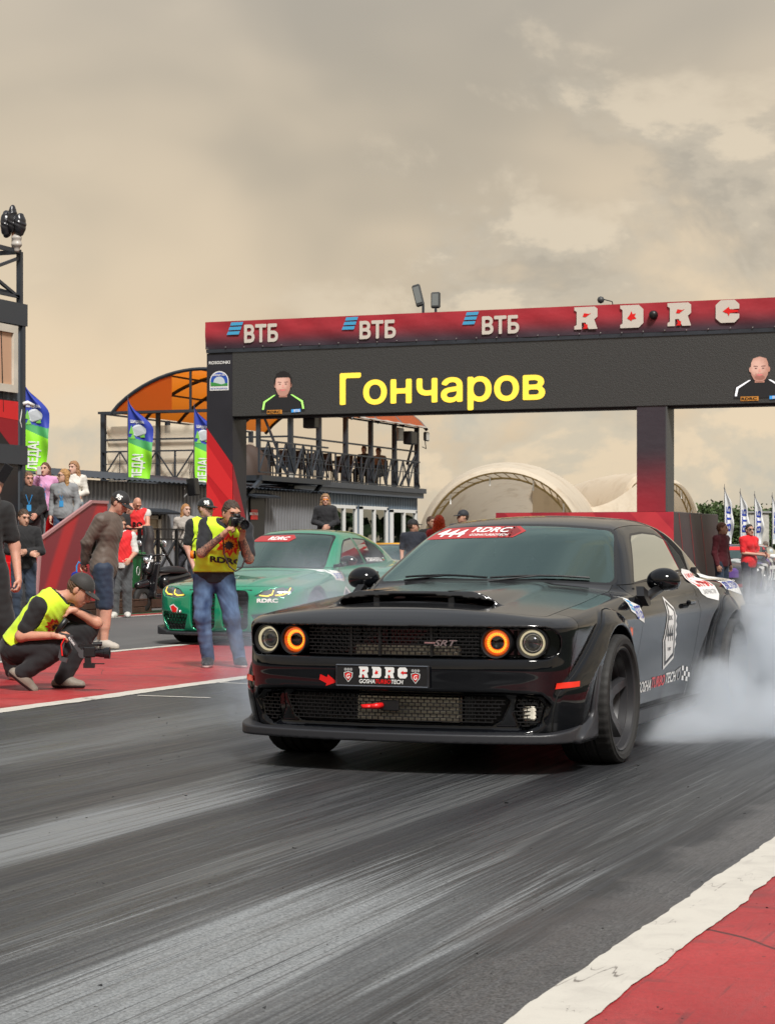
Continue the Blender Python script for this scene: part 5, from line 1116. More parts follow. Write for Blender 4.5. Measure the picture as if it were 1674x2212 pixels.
mz_pv = spl([.15, .20, .25, .33, .42, .50, .57, .60, .68, .765, .79, .82, .85, .88, .95], [.09, .06, .035, .012, .0, .0, .0, .008, .012, .012, .022, .05, .092, .15, .33])
mz_top = spl([-1.2, -.95, -.86, -.8, -.5, 0, .5, .8, 1.1, 1.6, 2.2, 2.7, 3.2, 3.7, 4.1], [.80, .835, .858, .867, .897, .935, .967, .978, .985, .995, 1.015, 1.03, 1.03, 1.02, 1.0])
mz_side = spl([.1, .2, .28, .40, .55, .68, .76, .79, .84, .90, .96, 1.05], [.865, .885, .900, .918, .934, .942, .944, .944, .943, .942, .940, .935])
mz_plan = spl([-1.1, -.9, -.7, -.45, -.1, .5, 1.3, 2.0, 2.5, 2.95, 3.4, 3.8, 4.1], [-.125, -.07, -.03, -.006, .0, -.004, -.012, -.01, .004, .012, .002, -.035, -.08])
mz_roof = spl([.9, 1.25, 1.45, 1.75, 2.1, 2.5, 2.8, 3.0, 3.25, 3.5, 3.8], [1.20, 1.318, 1.352, 1.383, 1.391, 1.368, 1.325, 1.262, 1.145, 1.02, .90])
INTAKE = [(-.02, .405), (.59, .402), (.612, .385), (.575, .295), (.53, .272), (-.02, .272)]
LOWFRAME = [(-.05, .424), (.60, .424), (.79, .412), (.825, .365), (.80, .275), (.745, .236), (-.05, .236)]
FOG = [(.668, .40), (.765, .388), (.788, .355), (.768, .28), (.715, .252), (.682, .262), (.658, .33)]
def mz_front(a, w): return -.97 + .11 * (a / .75) ** 2.2 + mz_pv(w)
def mz_flare(v, w, wheel):
    x = v - wheel; z = w - .355
    if wheel == 0: xs = np.where(x < 0, x * (1 - .36 * sstep(.0, .35, -x) * sstep(.50, .05, z)), x)
    else: xs = x
    return np.hypot(xs, z)
def muscle(u, v, w):
    a = np.abs(u)
    vf = mz_front(a, w)
    f_front = (vf - v) * .88
    rf = mz_flare(v, w, 0.0); rr = mz_flare(v, w, 2.946)
    fl = 0
    for r_, rb in ((rf, .495), (rr, .51)):
        fl = np.maximum(fl, (1 - sstep(rb - .014, rb + .010, r_)) * (.022 + .040 * np.clip((rb - r_) / (rb - .39), 0, 1.1) ** .8))
    q_ = w - .775; sd = mz_side(w) - .21 * (q_ + np.sqrt(q_ * q_ + 8e-5)) - 1.2 * np.maximum(w - .93, 0) ** 1.5 + mz_plan(v) + fl + .022 * np.exp(-((v - 2.9) / .55) ** 2) * sstep(.62, .85, w)
    f_side = (a - sd) * .93
    hood = mz_top(v) - .055 * (a / .77) ** 2.2
    fr = v < 1.0
    bul = .949 + .026 * (v + .56) - 2.3 * np.maximum(a - .30, 0) ** 2 - 3.2 * np.maximum(-.585 + .05 * (a / .45) ** 2 - v, 0) - 2.0 * np.maximum(v - .75, 0)
    zt = smax(hood, bul, .018)
    f_top = (w - zt) * .95
    f_rear = v - (4.03 - .13 * (a / .9) ** 3 - .06 * np.abs(w - .72) / .3)
    c = smax(f_front, f_side, .15); c = smax(c, f_top, .045); c = smax(c, f_rear, .10); c = smax(c, .205 - w, .03)
    # cabin
    vws = .66 + (w - .985) * 1.93 + .17 * (a / .75) ** 2
    f_ws = (vws - v) * .455
    us = .825 - (w - .95) * .56 - .25 * np.maximum(w - 1.05, 0) ** 2 - .10 * np.maximum(v - 2.3, 0) ** 1.4
    f_sg = (a - us) * .87
    f_rf = (w - (mz_roof(v) - .04 * (a / .6) ** 2)) * .85
    k = smax(f_ws, f_rf, .055); k = smax(k, f_sg, .085); k = smax(k, .80 - w, .01)
    c = smin(c, k, .022)
    # wheel wells
    for x0 in (0.0, 2.946):
        c = smax(c, -np.maximum(np.hypot(v - x0, w - .355) - .402, .56 - a), .014)
    # openings in the nose
    m = v < -.45
    if m.any():
        am, vm, wm, cm = a[m], v[m], w[m], c[m]; v0 = -.97 + .11 * (am / .75) ** 2.2
        cm = smax(cm, -smax(rbox2(am, wm, 0, .688, .872, .081, .07), vm - (v0 + .125), .01), .012)
        cm = smax(cm, -smax(poly_sdf(LOWFRAME, am, wm) - .008, vm - (v0 + .045 + .03), .03), .02)
        cm = smax(cm, -smax(poly_sdf(INTAKE, am, wm) - .006, vm - (v0 + .17), .01), .016)
        cm = smax(cm, -smax(poly_sdf(FOG, am, wm) - .006, vm - (v0 + .15), .01), .016)
        c = c.copy(); c[m] = cm
    m = (v < -.1) & (v > -.8) & (w > .8)
    if m.any():
        am, vm, wm, cm = a[m], v[m], w[m], c[m]
        slot = smax(rbox2(am, wm, 0, .9105 - .032 * (am / .45) ** 2, .440, .0165, .0155), vm + .22, .01)
        c = c.copy(); c[m] = smax(cm, -slot, .012)
    return c

def seam(V, T, Nn, g, half=.0026):
    """cut along g = 0 leaving a narrow seam: returns V, N, inside, seam, outside"""
    V, Nn, a, b = cut(V, T, Nn, g(V, Nn) - half)
    V, Nn, c, d = cut(V, b, Nn, g(V, Nn) + half)
    return V, Nn, a, c, d

SIDEWIN = [(.99, .972), (1.50, 1.232), (1.60, 1.262), (1.9, 1.276), (2.2, 1.268), (2.45, 1.222), (2.60, 1.13), (2.56, 1.05)]
DOOR = [(.80, .962), (.735, .76), (.60, .50), (.44, .235), (1.97, .235), (2.22, .80), (2.30, 1.0), (1.5, .985)]
def build_muscle():
    root = thing('muscle_car', 'black two door muscle car with lit orange lamps and smoke at its rear wheels', 'car', CAR)
    V, T, Nn = surfnet(muscle, (-1.09, -1.06, .16), (1.09, 4.1, 1.44), .0098)
    bvh = BVHTree.FromPolygons(V.tolist(), T.tolist())
    parts = []; seams = []
    A = lambda V: np.abs(V[:, 0])
    vws = lambda V: .66 + (V[:, 2] - .985) * 1.93 + .17 * (A(V) / .75) ** 2
    # windscreen
    def g_ws(V, Nn):
        a, w = A(V), V[:, 2]
        e = smax(smax(a - (.735 - (w - .99) * .50), .998 - .022 * (a / .7) ** 2 + .0 - w, .05), w - (1.318 - .03 * (a / .55) ** 2), .05)
        return -smax(e, (V[:, 1] - vws(V)) - .05, .005)
    V, Nn, a, T = cut(V, T, Nn, g_ws(V, Nn)); parts.append(('windscreen', a, M_GLASSW))
    # a thin black edge round the glass
    V, Nn, b, T = cut(V, T, Nn, g_ws(V, Nn) + .014); parts.append(('windscreen_frame', b, M_BLACKPL))
    def g_sw(V, Nn): return -smax(poly_sdf(SIDEWIN, V[:, 1], V[:, 2]) + .004, .56 - A(V), .004)
    for s in (1, -1):
        for nm, off, m_ in (('side_window', 0, M_GLASSD), ('window_trim', .013, M_BLACKPL)):
            V, Nn, a, T = cut(V, T, Nn, np.minimum(g_sw(V, Nn) + off, V[:, 0] * s * 10)); parts.append((nm, a, m_))
    def g_rw(V, Nn):
        a, v, w = A(V), V[:, 1], V[:, 2]
        return -smax(smax(a - (.56 + (1.29 - w) * .2), w - 1.29, .05), np.maximum(1.065 - w, 2.8 - v), .02)
    V, Nn, a, T = cut(V, T, Nn, g_rw(V, Nn)); parts.append(('rear_window', a, M_GLASSD))
    # hood
    def g_hood(V, Nn):
        a, v, w = A(V), V[:, 1], V[:, 2]
        e = smax(a - (.785 - .05 * sstep(-.2, .9, v)), (-.842 + .128 * (a / .75) ** 2.2) - v, .05)
        return -np.maximum(np.maximum(e, v - (.70 + .15 * (a / .75) ** 2)), .78 - w)
    V, Nn, a, b, T = seam(V, T, Nn, g_hood, .002); parts.append(('hood', a, M_SATIN)); seams.append(b)
    # roof skin
    def g_roof(V, Nn): return -np.maximum(np.maximum(A(V) - .575, 1.27 - V[:, 2]), V[:, 1] - 2.78)
    V, Nn, a, b, T = seam(V, T, Nn, g_roof, .002); parts.append(('roof', a, M_SATIN)); seams.append(b)
    # flares
    for s in (1, -1):
        for x0, rb in ((0.0, .492), (2.946, .507)):
            def g_fl(V, Nn): return np.minimum(np.minimum(rb - mz_flare(V[:, 1], V[:, 2], x0), V[:, 0] * s - .80), .9 - np.abs(V[:, 1] - x0))
            V, Nn, a, b, T = seam(V, T, Nn, g_fl, .0016); parts.append(('wheel_arch_flare', a, M_PAINT)); seams.append(b)
    # doors
    for s in (1, -1):
        def g_door(V, Nn): return -np.maximum(poly_sdf(DOOR, V[:, 1], V[:, 2]), .74 - V[:, 0] * s)
        V, Nn, a, b, T = seam(V, T, Nn, g_door); parts.append(('door', a, M_PAINT)); seams.append(b)
    # bumper cover and the rest of the nose
    vl = spl([.2, .45, .60, .75, .84, .95], [-.72, -.70, -.665, -.60, -.55, -.50])
    def g_bump(V, Nn): return np.minimum(vl(V[:, 2]) - V[:, 1] + .0, .97 - V[:, 2])
    V, Nn, a, b, T = seam(V, T, Nn, g_bump, .002); seams.append(b)
    def g_brow(V, Nn): return np.minimum(V[:, 2] - .768, .05 + (V[:, 1] - mz_front(A(V), V[:, 2])) * 0 + .03)
    V, Nn, br, a = cut(V, a, Nn, g_brow(V, Nn)); parts.append(('nose_panel', br, M_SATIN)); parts.append(('front_bumper', a, M_PAINT))
    parts.append(('body', T, M_PAINT))
    for nm, t, m_ in parts:
        if not len(t): continue
        v_, n_, t_ = compact(V, Nn, t); npobj(nm, v_, t_, m_, root, normals=n_)
    v_, n_, t_ = compact(V, Nn, np.concatenate(seams)); npobj('panel_gap', v_ - n_ * .004, t_, M_SEAM, root, normals=n_)

    # ---------------- splitter and sills
    def splitter(u, v, w):
        a = np.abs(u)
        vf = -1.015 + .115 * (a / .75) ** 2.3
        e = smax((vf - v) * .9, (a - (.945 - .03 * sstep(-.6, -.95, v))) * .95, .10)
        top = .222 + .35 * np.maximum(a - .80, 0) * sstep(-1.05, -.35, v) + .35 * np.maximum(-.10 - np.abs(v + .55), -.5) * 0
        e = smax(e, w - top, .012); e = smax(e, .172 - w, .012); e = smax(e, v + .38, .03)
        # upswept end plates ahead of the wheels
        r_ = np.hypot(v, w - .355)
        pl = smax(np.abs(a - (.955 + .02 * sstep(.2, .5, w))) - .022, np.abs(r_ - (.445 + .10 * sstep(.30, .18, w))) - (.034 + .09 * sstep(.32, .18, w)), .02)
        pl = smax(smax(pl, w - .60, .05), np.maximum(.18 - w, v + .30), .02)
        return smin(e, pl, .06)
    v_, t_, n_ = surfnet(splitter, (-1.07, -1.08, .15), (1.07, -.33, .66), .011)
    npobj('front_splitter', v_, t_, M_DARKPL, root, normals=n_)
    for s in (1, -1):
        MB().prism([(.42, .235), (2.48, .235), (2.46, .16), (.44, .155)], lambda y, z: (s * .80, y, z), lambda y, z: (s * (.915 + (z - .15) * .1), y, z)).build('side_skirt', M_DARKPL, root)

    MB().prism([(-.55, .21), (3.7, .21), (3.7, .15), (-.45, .13)], lambda y, z: (-.62, y, z), lambda y, z: (.62, y, z)).build('underbody', M_INT, root)
    # ---------------- grilles (a brick pattern of thin bars)
    def plan(u): return -.97 + .11 * (abs(u) / .75) ** 2.2
    def grille(nm, inside, w0, w1, u0, u1, dep, dw=.0188, du=.034, th=.0042):
        b = MB(); k = 0; w = w0
        while w <= w1:
            n = int((u1 - u0) / .02)
            for i in range(n):
                a_, c_ = u0 + (u1 - u0) * i / n, u0 + (u1 - u0) * (i + 1) / n
                if inside((a_ + c_) / 2, w): b.bar((a_, plan(a_) + dep, w), (c_, plan(c_) + dep, w), .010, th)
            u = u0 + (du / 2 if k % 2 else 0)
            while u < u1:
                if inside(u, w + dw / 2): b.box((u, plan(u) + dep + .002, w + dw / 2), (th * .8, .010, dw))
                u += du
            k += 1; w += dw
        return b.build(nm, M_BLACKPL, root)
    ins = lambda P: (lambda u, w: poly_sdf(P, np.array([abs(u)]), np.array([w]))[0] < 0)
    grille('upper_grille', lambda u, w: abs(u) < .475 and .612 < w < .765, .622, .764, -.475, .475, .055)
    grille('lower_grille', ins(INTAKE), .280, .402, -.61, .61, .045)
    for s in (1, -1): grille('fog_grille', ins(FOG), .262, .395, *((.65, .79) if s > 0 else (-.79, -.65)), .055)
    b = MB()                                             # heat exchangers behind the mesh
    for w0, w1, u0, u1 in ((.272, .398, -.205, .36), (.618, .668, -.215, .36)):
        b.box(((u0 + u1) / 2, -.83, (w0 + w1) / 2), (u1 - u0, .05, w1 - w0))
        z = w0 + .004
        while z < w1:
            b.box(((u0 + u1) / 2, -.862, z), (u1 - u0, .012, .0055)); z += .0125
    b.build('heat_exchanger', M_ALU, root)
    MB().box((0, -.76, .50), (1.30, .02, .50)).build('radiator_shroud', M_INT, root)
    b = MB(); b.box((.725, -.80, .325), (.07, .03, .075), bev=.01); b.build('fog_light', M_ALU, root)
    for u in (-.225, -.06, .225): MB().box((u, plan(u) + .062, .69), (.012, .02, .15)).build('grille_stay', M_BLACKPL, root)
    for u in (-.215, .215):                              # dividers in the hood scoop
        b = MB(); b.prism([(-.574, .880), (-.572, .952), (-.35, .955), (-.35, .885)], lambda y, z: (u - .016, y, z), lambda y, z: (u + .016, y, z))
        b.build('scoop_divider', M_SATIN, root)

    # ---------------- lamps
    for u in (-.745, .745, -.568, .568):
        outer = abs(u) > .65; y0 = plan(u) + .045; nrm = Vector((math.copysign(.16 if outer else .1, u), -1, 0)).normalized()
        lamp = MB()
        def P(r, t, d): # ring coordinates -> place
            ex = Vector((-nrm.y, nrm.x, 0)); return Vector((u, y0, .690)) + ex * (r * math.cos(t)) + Vector((0, 0, r * math.sin(t))) + nrm * d
        def ring(mb, prof, n=40):
            V_ = [P(r, 2 * math.pi * i / n, d) for r, d in prof for i in range(n)]
            return mb.add(V_, [(j * n + i, j * n + (i + 1) % n, (j + 1) * n + (i + 1) % n, (j + 1) * n + i) for j in range(len(prof) - 1) for i in range(n)])
        ring(lamp, [(.082, -.09), (.082, .012), (.079, .018), (.072, .016), (.068, .004), (.066, -.05), (.0, -.055)])
        lo = lamp.build('headlight' if outer else 'turn_signal', M_BLACKPL, root, angle=40)
        if outer:
            ring(MB(), [(.066, -.012), (.064, .002), (.057, .0), (.055, -.012)]).build('halo_ring', M_CREAM, lo, smooth=True)
            ring(MB(), [(.055, -.02), (.048, -.032), (.042, -.03)]).build('reflector', M_CHROME, lo, smooth=True)
            ring(MB(), [(.043, -.034), (.042, -.020), (.034, -.009), (.02, -.003), (.0001, -.001)]).build('projector_lens', M_LAMPIN, lo, smooth=True)
        else:
            ring(MB(), [(.066, -.010), (.064, .002), (.058, .002), (.055, -.008)]).build('amber_outer_ring', M_AMBERDIM, lo, smooth=True)
            rg = MB()
            for i in range(26):
                t0 = 2 * math.pi * (i + .08) / 26; t1 = 2 * math.pi * (i + .92) / 26
                q = [P(.053, t0, -.010), P(.053, t1, -.010), P(.039, t1, -.018), P(.039, t0, -.018)]
                rg.add(q, [(0, 1, 2, 3)])
            rg.build('lit_segments', M_AMBER, lo)
            ring(MB(), [(.054, -.012), (.038, -.022), (.034, -.03)]).build('amber_reflector', M_AMBERDIM, lo, smooth=True)
            inn = MB(); ring(inn, [(.033, -.012), (.032, -.05), (.0, -.051)]); inn.build('air_intake_tube', M_BLACKPL, lo, smooth=True)
        ring(MB(), [(.068, .004), (.055, .010), (.03, .014), (.0001, .015)]).build('lamp_cover', M_LENS, lo, smooth=True)
    for s in (1, -1):                                    # side marker on the flare
        sticker('side_marker', [shape((-.775, .452), (-.655, .462), (-.648, .490), (-.770, .482))], mat('red_marker_lens', (0.55, 0.02, 0.01), 0.2, emit=(1, .03, .0), estr=.15), root, bvh, lambda y_, z: (s * 1.4, y_, z), (-s, 0, 0), .008)

    # ---------------- number plate, arrow, tow hook, badges
    y = -.982
    pl = MB().box((-.02, y, .513), (.525, .012, .118), bev=.005).build('number_plate', mat('plate_black', (.012, .012, .013), .35), root)
    MB().tube([(-.275, y - .008, .459), (.235, y - .008, .459), (.235, y - .008, .567), (-.275, y - .008, .567)], .004, 6, closed=True).build('plate_rim', mat('plate_rim_grey', (.09, .10, .12), .35), pl)
    def block_word(word, x, z, h, w, gap, yy, parent, m_, mr):
        for i, ch in enumerate(word):
            rdrc_letter(ch, parent, Vector((x + i * (w + gap), yy, z)), Vector((1, 0, 0)), Vector((0, 0, 1)), w, h, m_, mr, Vector((0, -1, 0)))
    block_word('RDRC', -.148, .503, .058, .053, .0195, y - .0075, pl, M_WHITEP, M_RED)
    text_on('lettering', 'GOSHA', M_WHITEP, pl, (-.145, y - .0085, .474), (1, 0, 0), (0, 0, 1), .022, .088, .02, .15)
    text_on('lettering', 'TURBO', M_RED, pl, (-.055, y - .0085, .474), (1, 0, 0), (0, 0, 1), .022, .086, .02, .15)
    text_on('lettering', 'TECH', M_WHITEP, pl, (.034, y - .0085, .474), (1, 0, 0), (0, 0, 1), .022, .066, .02, .15)
    for x in (-.208, .168):
        crest(pl, Vector((x, y - .0078, .513)), Vector((1, 0, 0)), Vector((0, 0, 1)), .060, Vector((0, -1, 0)))
    sticker('red_arrow', [shape((-.385, .513), (-.345, .497), (-.338, .513), (-.285, .474), (-.352, .452), (-.348, .466), (-.392, .484))], M_RED, root, bvh, lambda x, z: (x, -1.3, z), (0, 1, 0))
    th = MB(); th.box((.005, -.935, .357), (.10, .02, .055), bev=.004); th.build('tow_bracket', M_BLACKPL, root)
    th = MB(); th.tube([(-.035, -.95, .357), (-.05, -.985, .356), (-.075, -1.0, .353)], [.016, .016, .012], 10); th.tube([(-.07, -.99, .352), (-.12, -1.0, .35), (-.135, -.99, .353), (-.07, -.98, .358)], .009, 8)
    th.build('tow_hook', M_RED, root, smooth=True)
    text_on('badge', 'SRT', M_CHROME, root, (.245, plan(.3) + .035, .672), (1, .06, 0), (0, 0, 1), .032, .125, .025, .35)
    b = MB(); b.box((.225, plan(.2) + .036, .688), (.06, .006, .008)); b.build('badge_bar', M_CHROME, root)

    # ---------------- wheels
    wheel_tree = build_wheel(root, .355, .15, .282)
    for i, (u, v) in enumerate(((.872, 0.0), (-.872, 0.0), (.885, 2.946), (-.885, 2.946))):
        o = wheel_tree if i == 0 else copy_tree(wheel_tree, root)
        o.location = (u, v, .355); o.rotation_euler = (.7 * i, 0, 0 if u > 0 else math.pi)
    cp = MB().box((.80, .155, .33), (.06, .075, .19), Matrix.Rotation(.35, 3, 'X'), bev=.015).build('brake_caliper', M_CALIPER, root)

    # ---------------- mirrors, wipers, handle
    for s in (1, -1):
        def mir(u, v, w):
            x, y_, z = u - .965 * s, v - 1.13, w - .985
            e = ellip((x, y_ + .02, z), (0, 0, 0), (.102, .095, .078)); e = smax(e, y_ - .035, .015)
            return smax(e, -.062 - z, .03)
        v_, t_, n_ = surfnet(mir, (.965 * s - .15, 1.0, .88), (.965 * s + .15, 1.2, 1.09), .008)
        mo = npobj('door_mirror', v_, t_, M_PAINT, root, normals=n_)
        MB().tube([(s * .885, .88, .865), (s * .915, .95, .90), (s * .955, 1.08, .945)], [.036, .028, .026], 12).build('mirror_arm', M_BLACKPL, mo, smooth=True)
        MB().box((s * .965, 1.168, .985), (.15, .006, .10), bev=.002).build('mirror_glass', M_CHROME, mo)
        MB().prism([(.80, .90), (.86, .955), (.93, .93), (.90, .85), (.83, .84)], lambda y_, z: (s * (.945 - (z - .84) * .35), y_, z), lambda y_, z: (s * (.90 - (z - .84) * .35), y_, z)).build('mirror_base', M_BLACKPL, mo)
        hd = MB().box((s * .937, 1.95, .835), (.03, .15, .03), bev=.008); hd.build('door_handle', M_PAINT, root)
    for u0, u1 in ((-.55, .0), (.02, .60)):
        w_ = MB(); pts = []
        for i in range(9):
            u = u0 + (u1 - u0) * i / 8; z = 1.005 + .012 * math.sin(math.pi * i / 8); pts.append((u, .66 + (z - .985) * 1.93 + .17 * (u / .75) ** 2 - .028, z))
        w_.tube(pts, .007, 6); w_.tube([(u0, pts[0][1] - .03, .985), pts[4]], .006, 6); w_.build('wiper', M_BLACKPL, root)

    # ---------------- inside
    d_ = MB(); d_.prism([(.80, .72), (.80, .93), (.98, .955), (1.25, .93), (1.32, .86), (1.25, .72)], lambda y_, z: (-.70, y_, z), lambda y_, z: (.70, y_, z)); d_.build('dashboard', M_DASH, root)
    st = MB(); cx, cy, cz = .36, 1.50, .93; pts = []
    for i in range(28):
        t = 2 * math.pi * i / 28; pts.append((cx + .185 * math.cos(t), cy + .075 * math.sin(t), cz + .17 * math.sin(t)))
    st.tube(pts, .016, 8, closed=True); st.tube([(cx - .17, cy, cz), (cx + .17, cy, cz)], .02, 8); st.build('steering_wheel', M_INT, root, smooth=True)
    for u in (.36, -.36):
        sb = MB(); sb.box((u, 2.12, .88), (.50, .16, .52), Matrix.Rotation(.22, 3, 'X'), bev=.06); sb.box((u, 2.20, 1.17), (.26, .11, .17), Matrix.Rotation(.12, 3, 'X'), bev=.05); sb.box((u, 1.85, .58), (.52, .5, .18), bev=.06); sb.build('seat', M_SEAT, root, angle=35)
    cab = MB(); cab.box((0, 1.95, .42), (1.6, 2.3, .04)); cab.box((0, 2.9, .75), (1.5, .05, .6)); cab.build('cabin_floor', M_INT, root)

    # ---------------- prints on the left-hand flank, windscreen banner
    fm = lambda y_, z: (1.4, y_, z); dr = (-1, 0, 0)
    sk = lambda nm, polys, m_, lift=.003: sticker(nm, polys, m_, root, bvh, fm, dr, lift)
    sk('start_number_sticker', [shape((1.40, .885), (1.55, .815), (1.55, .775), (1.585, .76), (1.555, .73), (1.585, .705), (1.555, .675), (1.585, .645), (1.55, .615), (1.585, .585), (1.55, .56), (1.55, .50), (1.30, .44), (1.235, .62), (1.27, .66))], M_WHITE)
    sk('sticker_field', [shape((1.405, .862), (1.535, .80), (1.535, .518), (1.315, .463), (1.258, .618), (1.29, .66))], M_BLKPRINT, .0045)
    sk('sticker_inner', [shape((1.405, .838), (1.50, .79), (1.50, .535), (1.33, .49), (1.28, .618), (1.31, .66))], M_WHITE, .006)
    sk('sticker_digits', [text_poly('444', 1.315, .615, .098, .165, .02), text_poly('RDRC', 1.35, .742, .028, .10, .012), text_poly('TURBO', 1.35, .555, .02, .09, .02)], M_BLKPRINT, .0075)
    sk('bank_sticker', [shape((.505, .905), (.585, .888), (.60, .872), (.745, .845), (.745, .745), (.60, .775), (.585, .80), (.515, .82))], M_WHITE)
    sk('bank_bars', [shape((.523 + k * .004, .888 - k * .022), (.578 + k * .004, .876 - k * .022), (.582 + k * .004, .862 - k * .022), (.527 + k * .004, .874 - k * .022)) for k in range(3)], M_CYANV, .005)
    sk('bank_letters', [text_poly('ВТБ', .598, .775, .070, .138, .02)], M_BLUEV, .005)
    sk('demon_emblem', [shape((.40, .715), (.43, .735), (.44, .72), (.47, .73), (.475, .69), (.455, .66), (.47, .62), (.445, .57), (.435, .535), (.425, .57), (.405, .60), (.415, .64), (.395, .67))], M_ORANGE)
    sk('team_lettering', [text_poly('GOSHA', .70, .335, .066, .33, .02, .12)], M_WHITEP)
    sk('team_lettering', [text_poly('TURBO', 1.04, .345, .066, .34, .02, .12)], M_RED)
    sk('team_lettering', [text_poly('TECH', 1.40, .352, .066, .27, .02, .12)], M_WHITEP)
    sk('crest_sticker', [shape((.605, .415), (.645, .43), (.685, .415), (.68, .34), (.645, .275), (.61, .34))], M_WHITE)
    sk('crest_field', [shape((.618, .405), (.645, .415), (.672, .405), (.668, .345), (.645, .297), (.622, .345))], M_RED, .0045)
    sk('crest_letter', [text_poly('G', .628, .338, .045, .036, .02, .1)], M_WHITEP, .006)
    sk('turbo_drawing', [(np.array([(1.74 + r * math.cos(t) * .9, .385 + r * math.sin(t) * .62) for r in (.055, .035) for t in np.linspace(0, 2 * math.pi, 17)[:-1]]), [[i, (i + 1) % 16, 16 + (i + 1) % 16, 16 + i] for i in range(16)]), shape((1.66, .42), (1.78, .435), (1.78, .42), (1.70, .40))], M_GREYV)
    sk('chequered_flag', [shape((1.80 + i * .055 + j * .012, .44 - i * .006 - j * .032), (1.85 + i * .055 + j * .012, .436 - i * .006 - j * .032), (1.862 + i * .055 + j * .012, .406 - i * .006 - j * .032), (1.812 + i * .055 + j * .012, .41 - i * .006 - j * .032)) for i in range(4) for j in range(3) if (i + j) % 2 == 0], M_WHITEP)
    sk('parts_sticker', [shape((2.31, 1.02), (2.38, 1.045), (2.66, 1.03), (2.76, .985), (2.78, .87), (2.70, .83), (2.55, .845), (2.46, .855), (2.38, .88))], M_WHITE)
    sk('parts_letters', [text_poly('LYNX', 2.385, .93, .085, .34, .025)], M_RED, .0045)
    sk('parts_letters', [text_poly('ЗАПЧАСТИ', 2.43, .878, .030, .29, .01)], M_GREYV, .0045)
    sk('tail_sticker', [shape((2.98, 1.01), (3.25, 1.0), (3.62, .965), (3.86, .90), (3.84, .84), (3.40, .87), (3.05, .90))], M_WHITE)
    sk('tail_letters', [text_poly('BILSTEIN', 3.08, .90, .05, .62, .02)], M_BLUEV, .0045)
    # windscreen banner
    def ws(x, z): return (x, -.2, z)
    sb_ = lambda nm, polys, m_, l: sticker(nm, polys, m_, root, bvh, ws, (0, 1, 0), l)
    sb_('windscreen_banner', [shape((-.60, 1.232), (-.52, 1.305), (-.2, 1.318), (.0, 1.318), (.06, 1.288), (.0, 1.248), (-.3, 1.243))], mat('banner_red', (.42, .03, .03), .35), .004)
    sb_('banner_stripe', [shape((-.1 + k * .035, 1.250), (-.085 + k * .035, 1.250), (-.03 + k * .03, 1.288), (-.085 + k * .03, 1.316), (-.1 + k * .03, 1.316), (-.045 + k * .03, 1.288)) for k in range(3)], mat('banner_dark_red', (.2, .015, .015), .35), .0055)
    sb_('banner_number', [text_poly('444', -.535, 1.252, .048, .20, .025, .3)], M_WHITEP, .007)
    sb_('banner_letters', [text_poly('RDRC', -.30, 1.282, .030, .26, .03, .3), text_poly('GOSHATURBOTECH', -.30, 1.258, .013, .26, .02, .2)], M_WHITEP, .007)
    return root, bvh

RDRC = {'R': [[(0, 0), (.32, 0), (.32, .30), (.48, .30), (.62, 0), (1, 0), (.86, .42), (1, .55), (1, .9), (.88, 1), (0, 1), (0, .86), (.1, .8), (.1, .2), (0, .14)]],
        'D': [[(0, 0), (.8, 0), (1, .2), (1, .8), (.8, 1), (0, 1), (0, .86), (.1, .8), (.1, .2), (0, .14)]],
        'C': [[(.22, 0), (.8, 0), (1, .2), (1, .38), (.40, .42), (.40, .58), (1, .60), (1, .8), (.8, 1), (.22, 1), (0, .8), (0, .2)]]}
RDRCRED = {'R': [[(.36, .56), (.42, .72), (.62, .68), (.74, .72), (.60, .62), (.5, .54)], [(.40, .28), (.44, .12), (.36, .02), (.56, .02), (.58, .2), (.50, .22)]],
           'D': [[(.30, .42), (.48, .30), (.52, .36), (.70, .40), (.62, .50), (.68, .62), (.54, .60), (.48, .74), (.42, .58)]],
           'C': [[(.30, .5), (.5, .40), (.56, .28), (.60, .42), (.95, .46), (.95, .54), (.60, .58), (.56, .70)]]}
def rdrc_letter(ch, parent, o, ex, ey, w, h, m_, mr, nrm):
    for sh, mm, d in ((RDRC[ch], m_, 0.0), (RDRCRED[ch], mr, .0015 if h < .2 else .006)):
        for P in sh:
            bm = MB().add([o + ex * (x * w) + ey * (y * h) + nrm * d for x, y in P], [tuple(range(len(P)))]).mesh('block_letter', mm); b = bmesh.new(); b.from_mesh(bm); bmesh.ops.triangulate(b, faces=b.faces); b.to_mesh(bm); b.free()
            link(bpy.data.objects.new('block_letter' if mm is m_ else 'claw_mark', bm), parent)
def crest(parent, c, ex, ey, s, nrm):
    out = [(-.42, .25), (0, .36), (.42, .25), (.38, -.15), (0, -.6), (-.38, -.15)]
    for k, m_, d in ((1.0, M_WHITEP, 0), (.86, M_BLKPRINT, .0008), (.72, M_RED, .0016)):
        MB().add([c + ex * (x * s * k) + ey * (y * s * k) + nrm * d for x, y in out], [tuple(range(6))]).build('crest', m_, parent)
    text_on('crest_letter', 'G', M_WHITEP, parent, c - ex * s * .16 - ey * s * .26 + nrm * .0024, ex, ey, s * .42, s * .34, .02, .15)
    for k in (-1, 0, 1): MB().add([c + ex * (s * (.26 * k + .14 * math.cos(t))) + ey * (s * (.52 + .14 * math.sin(t))) for t in [i * math.pi / 4 for i in range(8)]], [tuple(range(8))]).build('crest_crown', M_GREYV, parent)

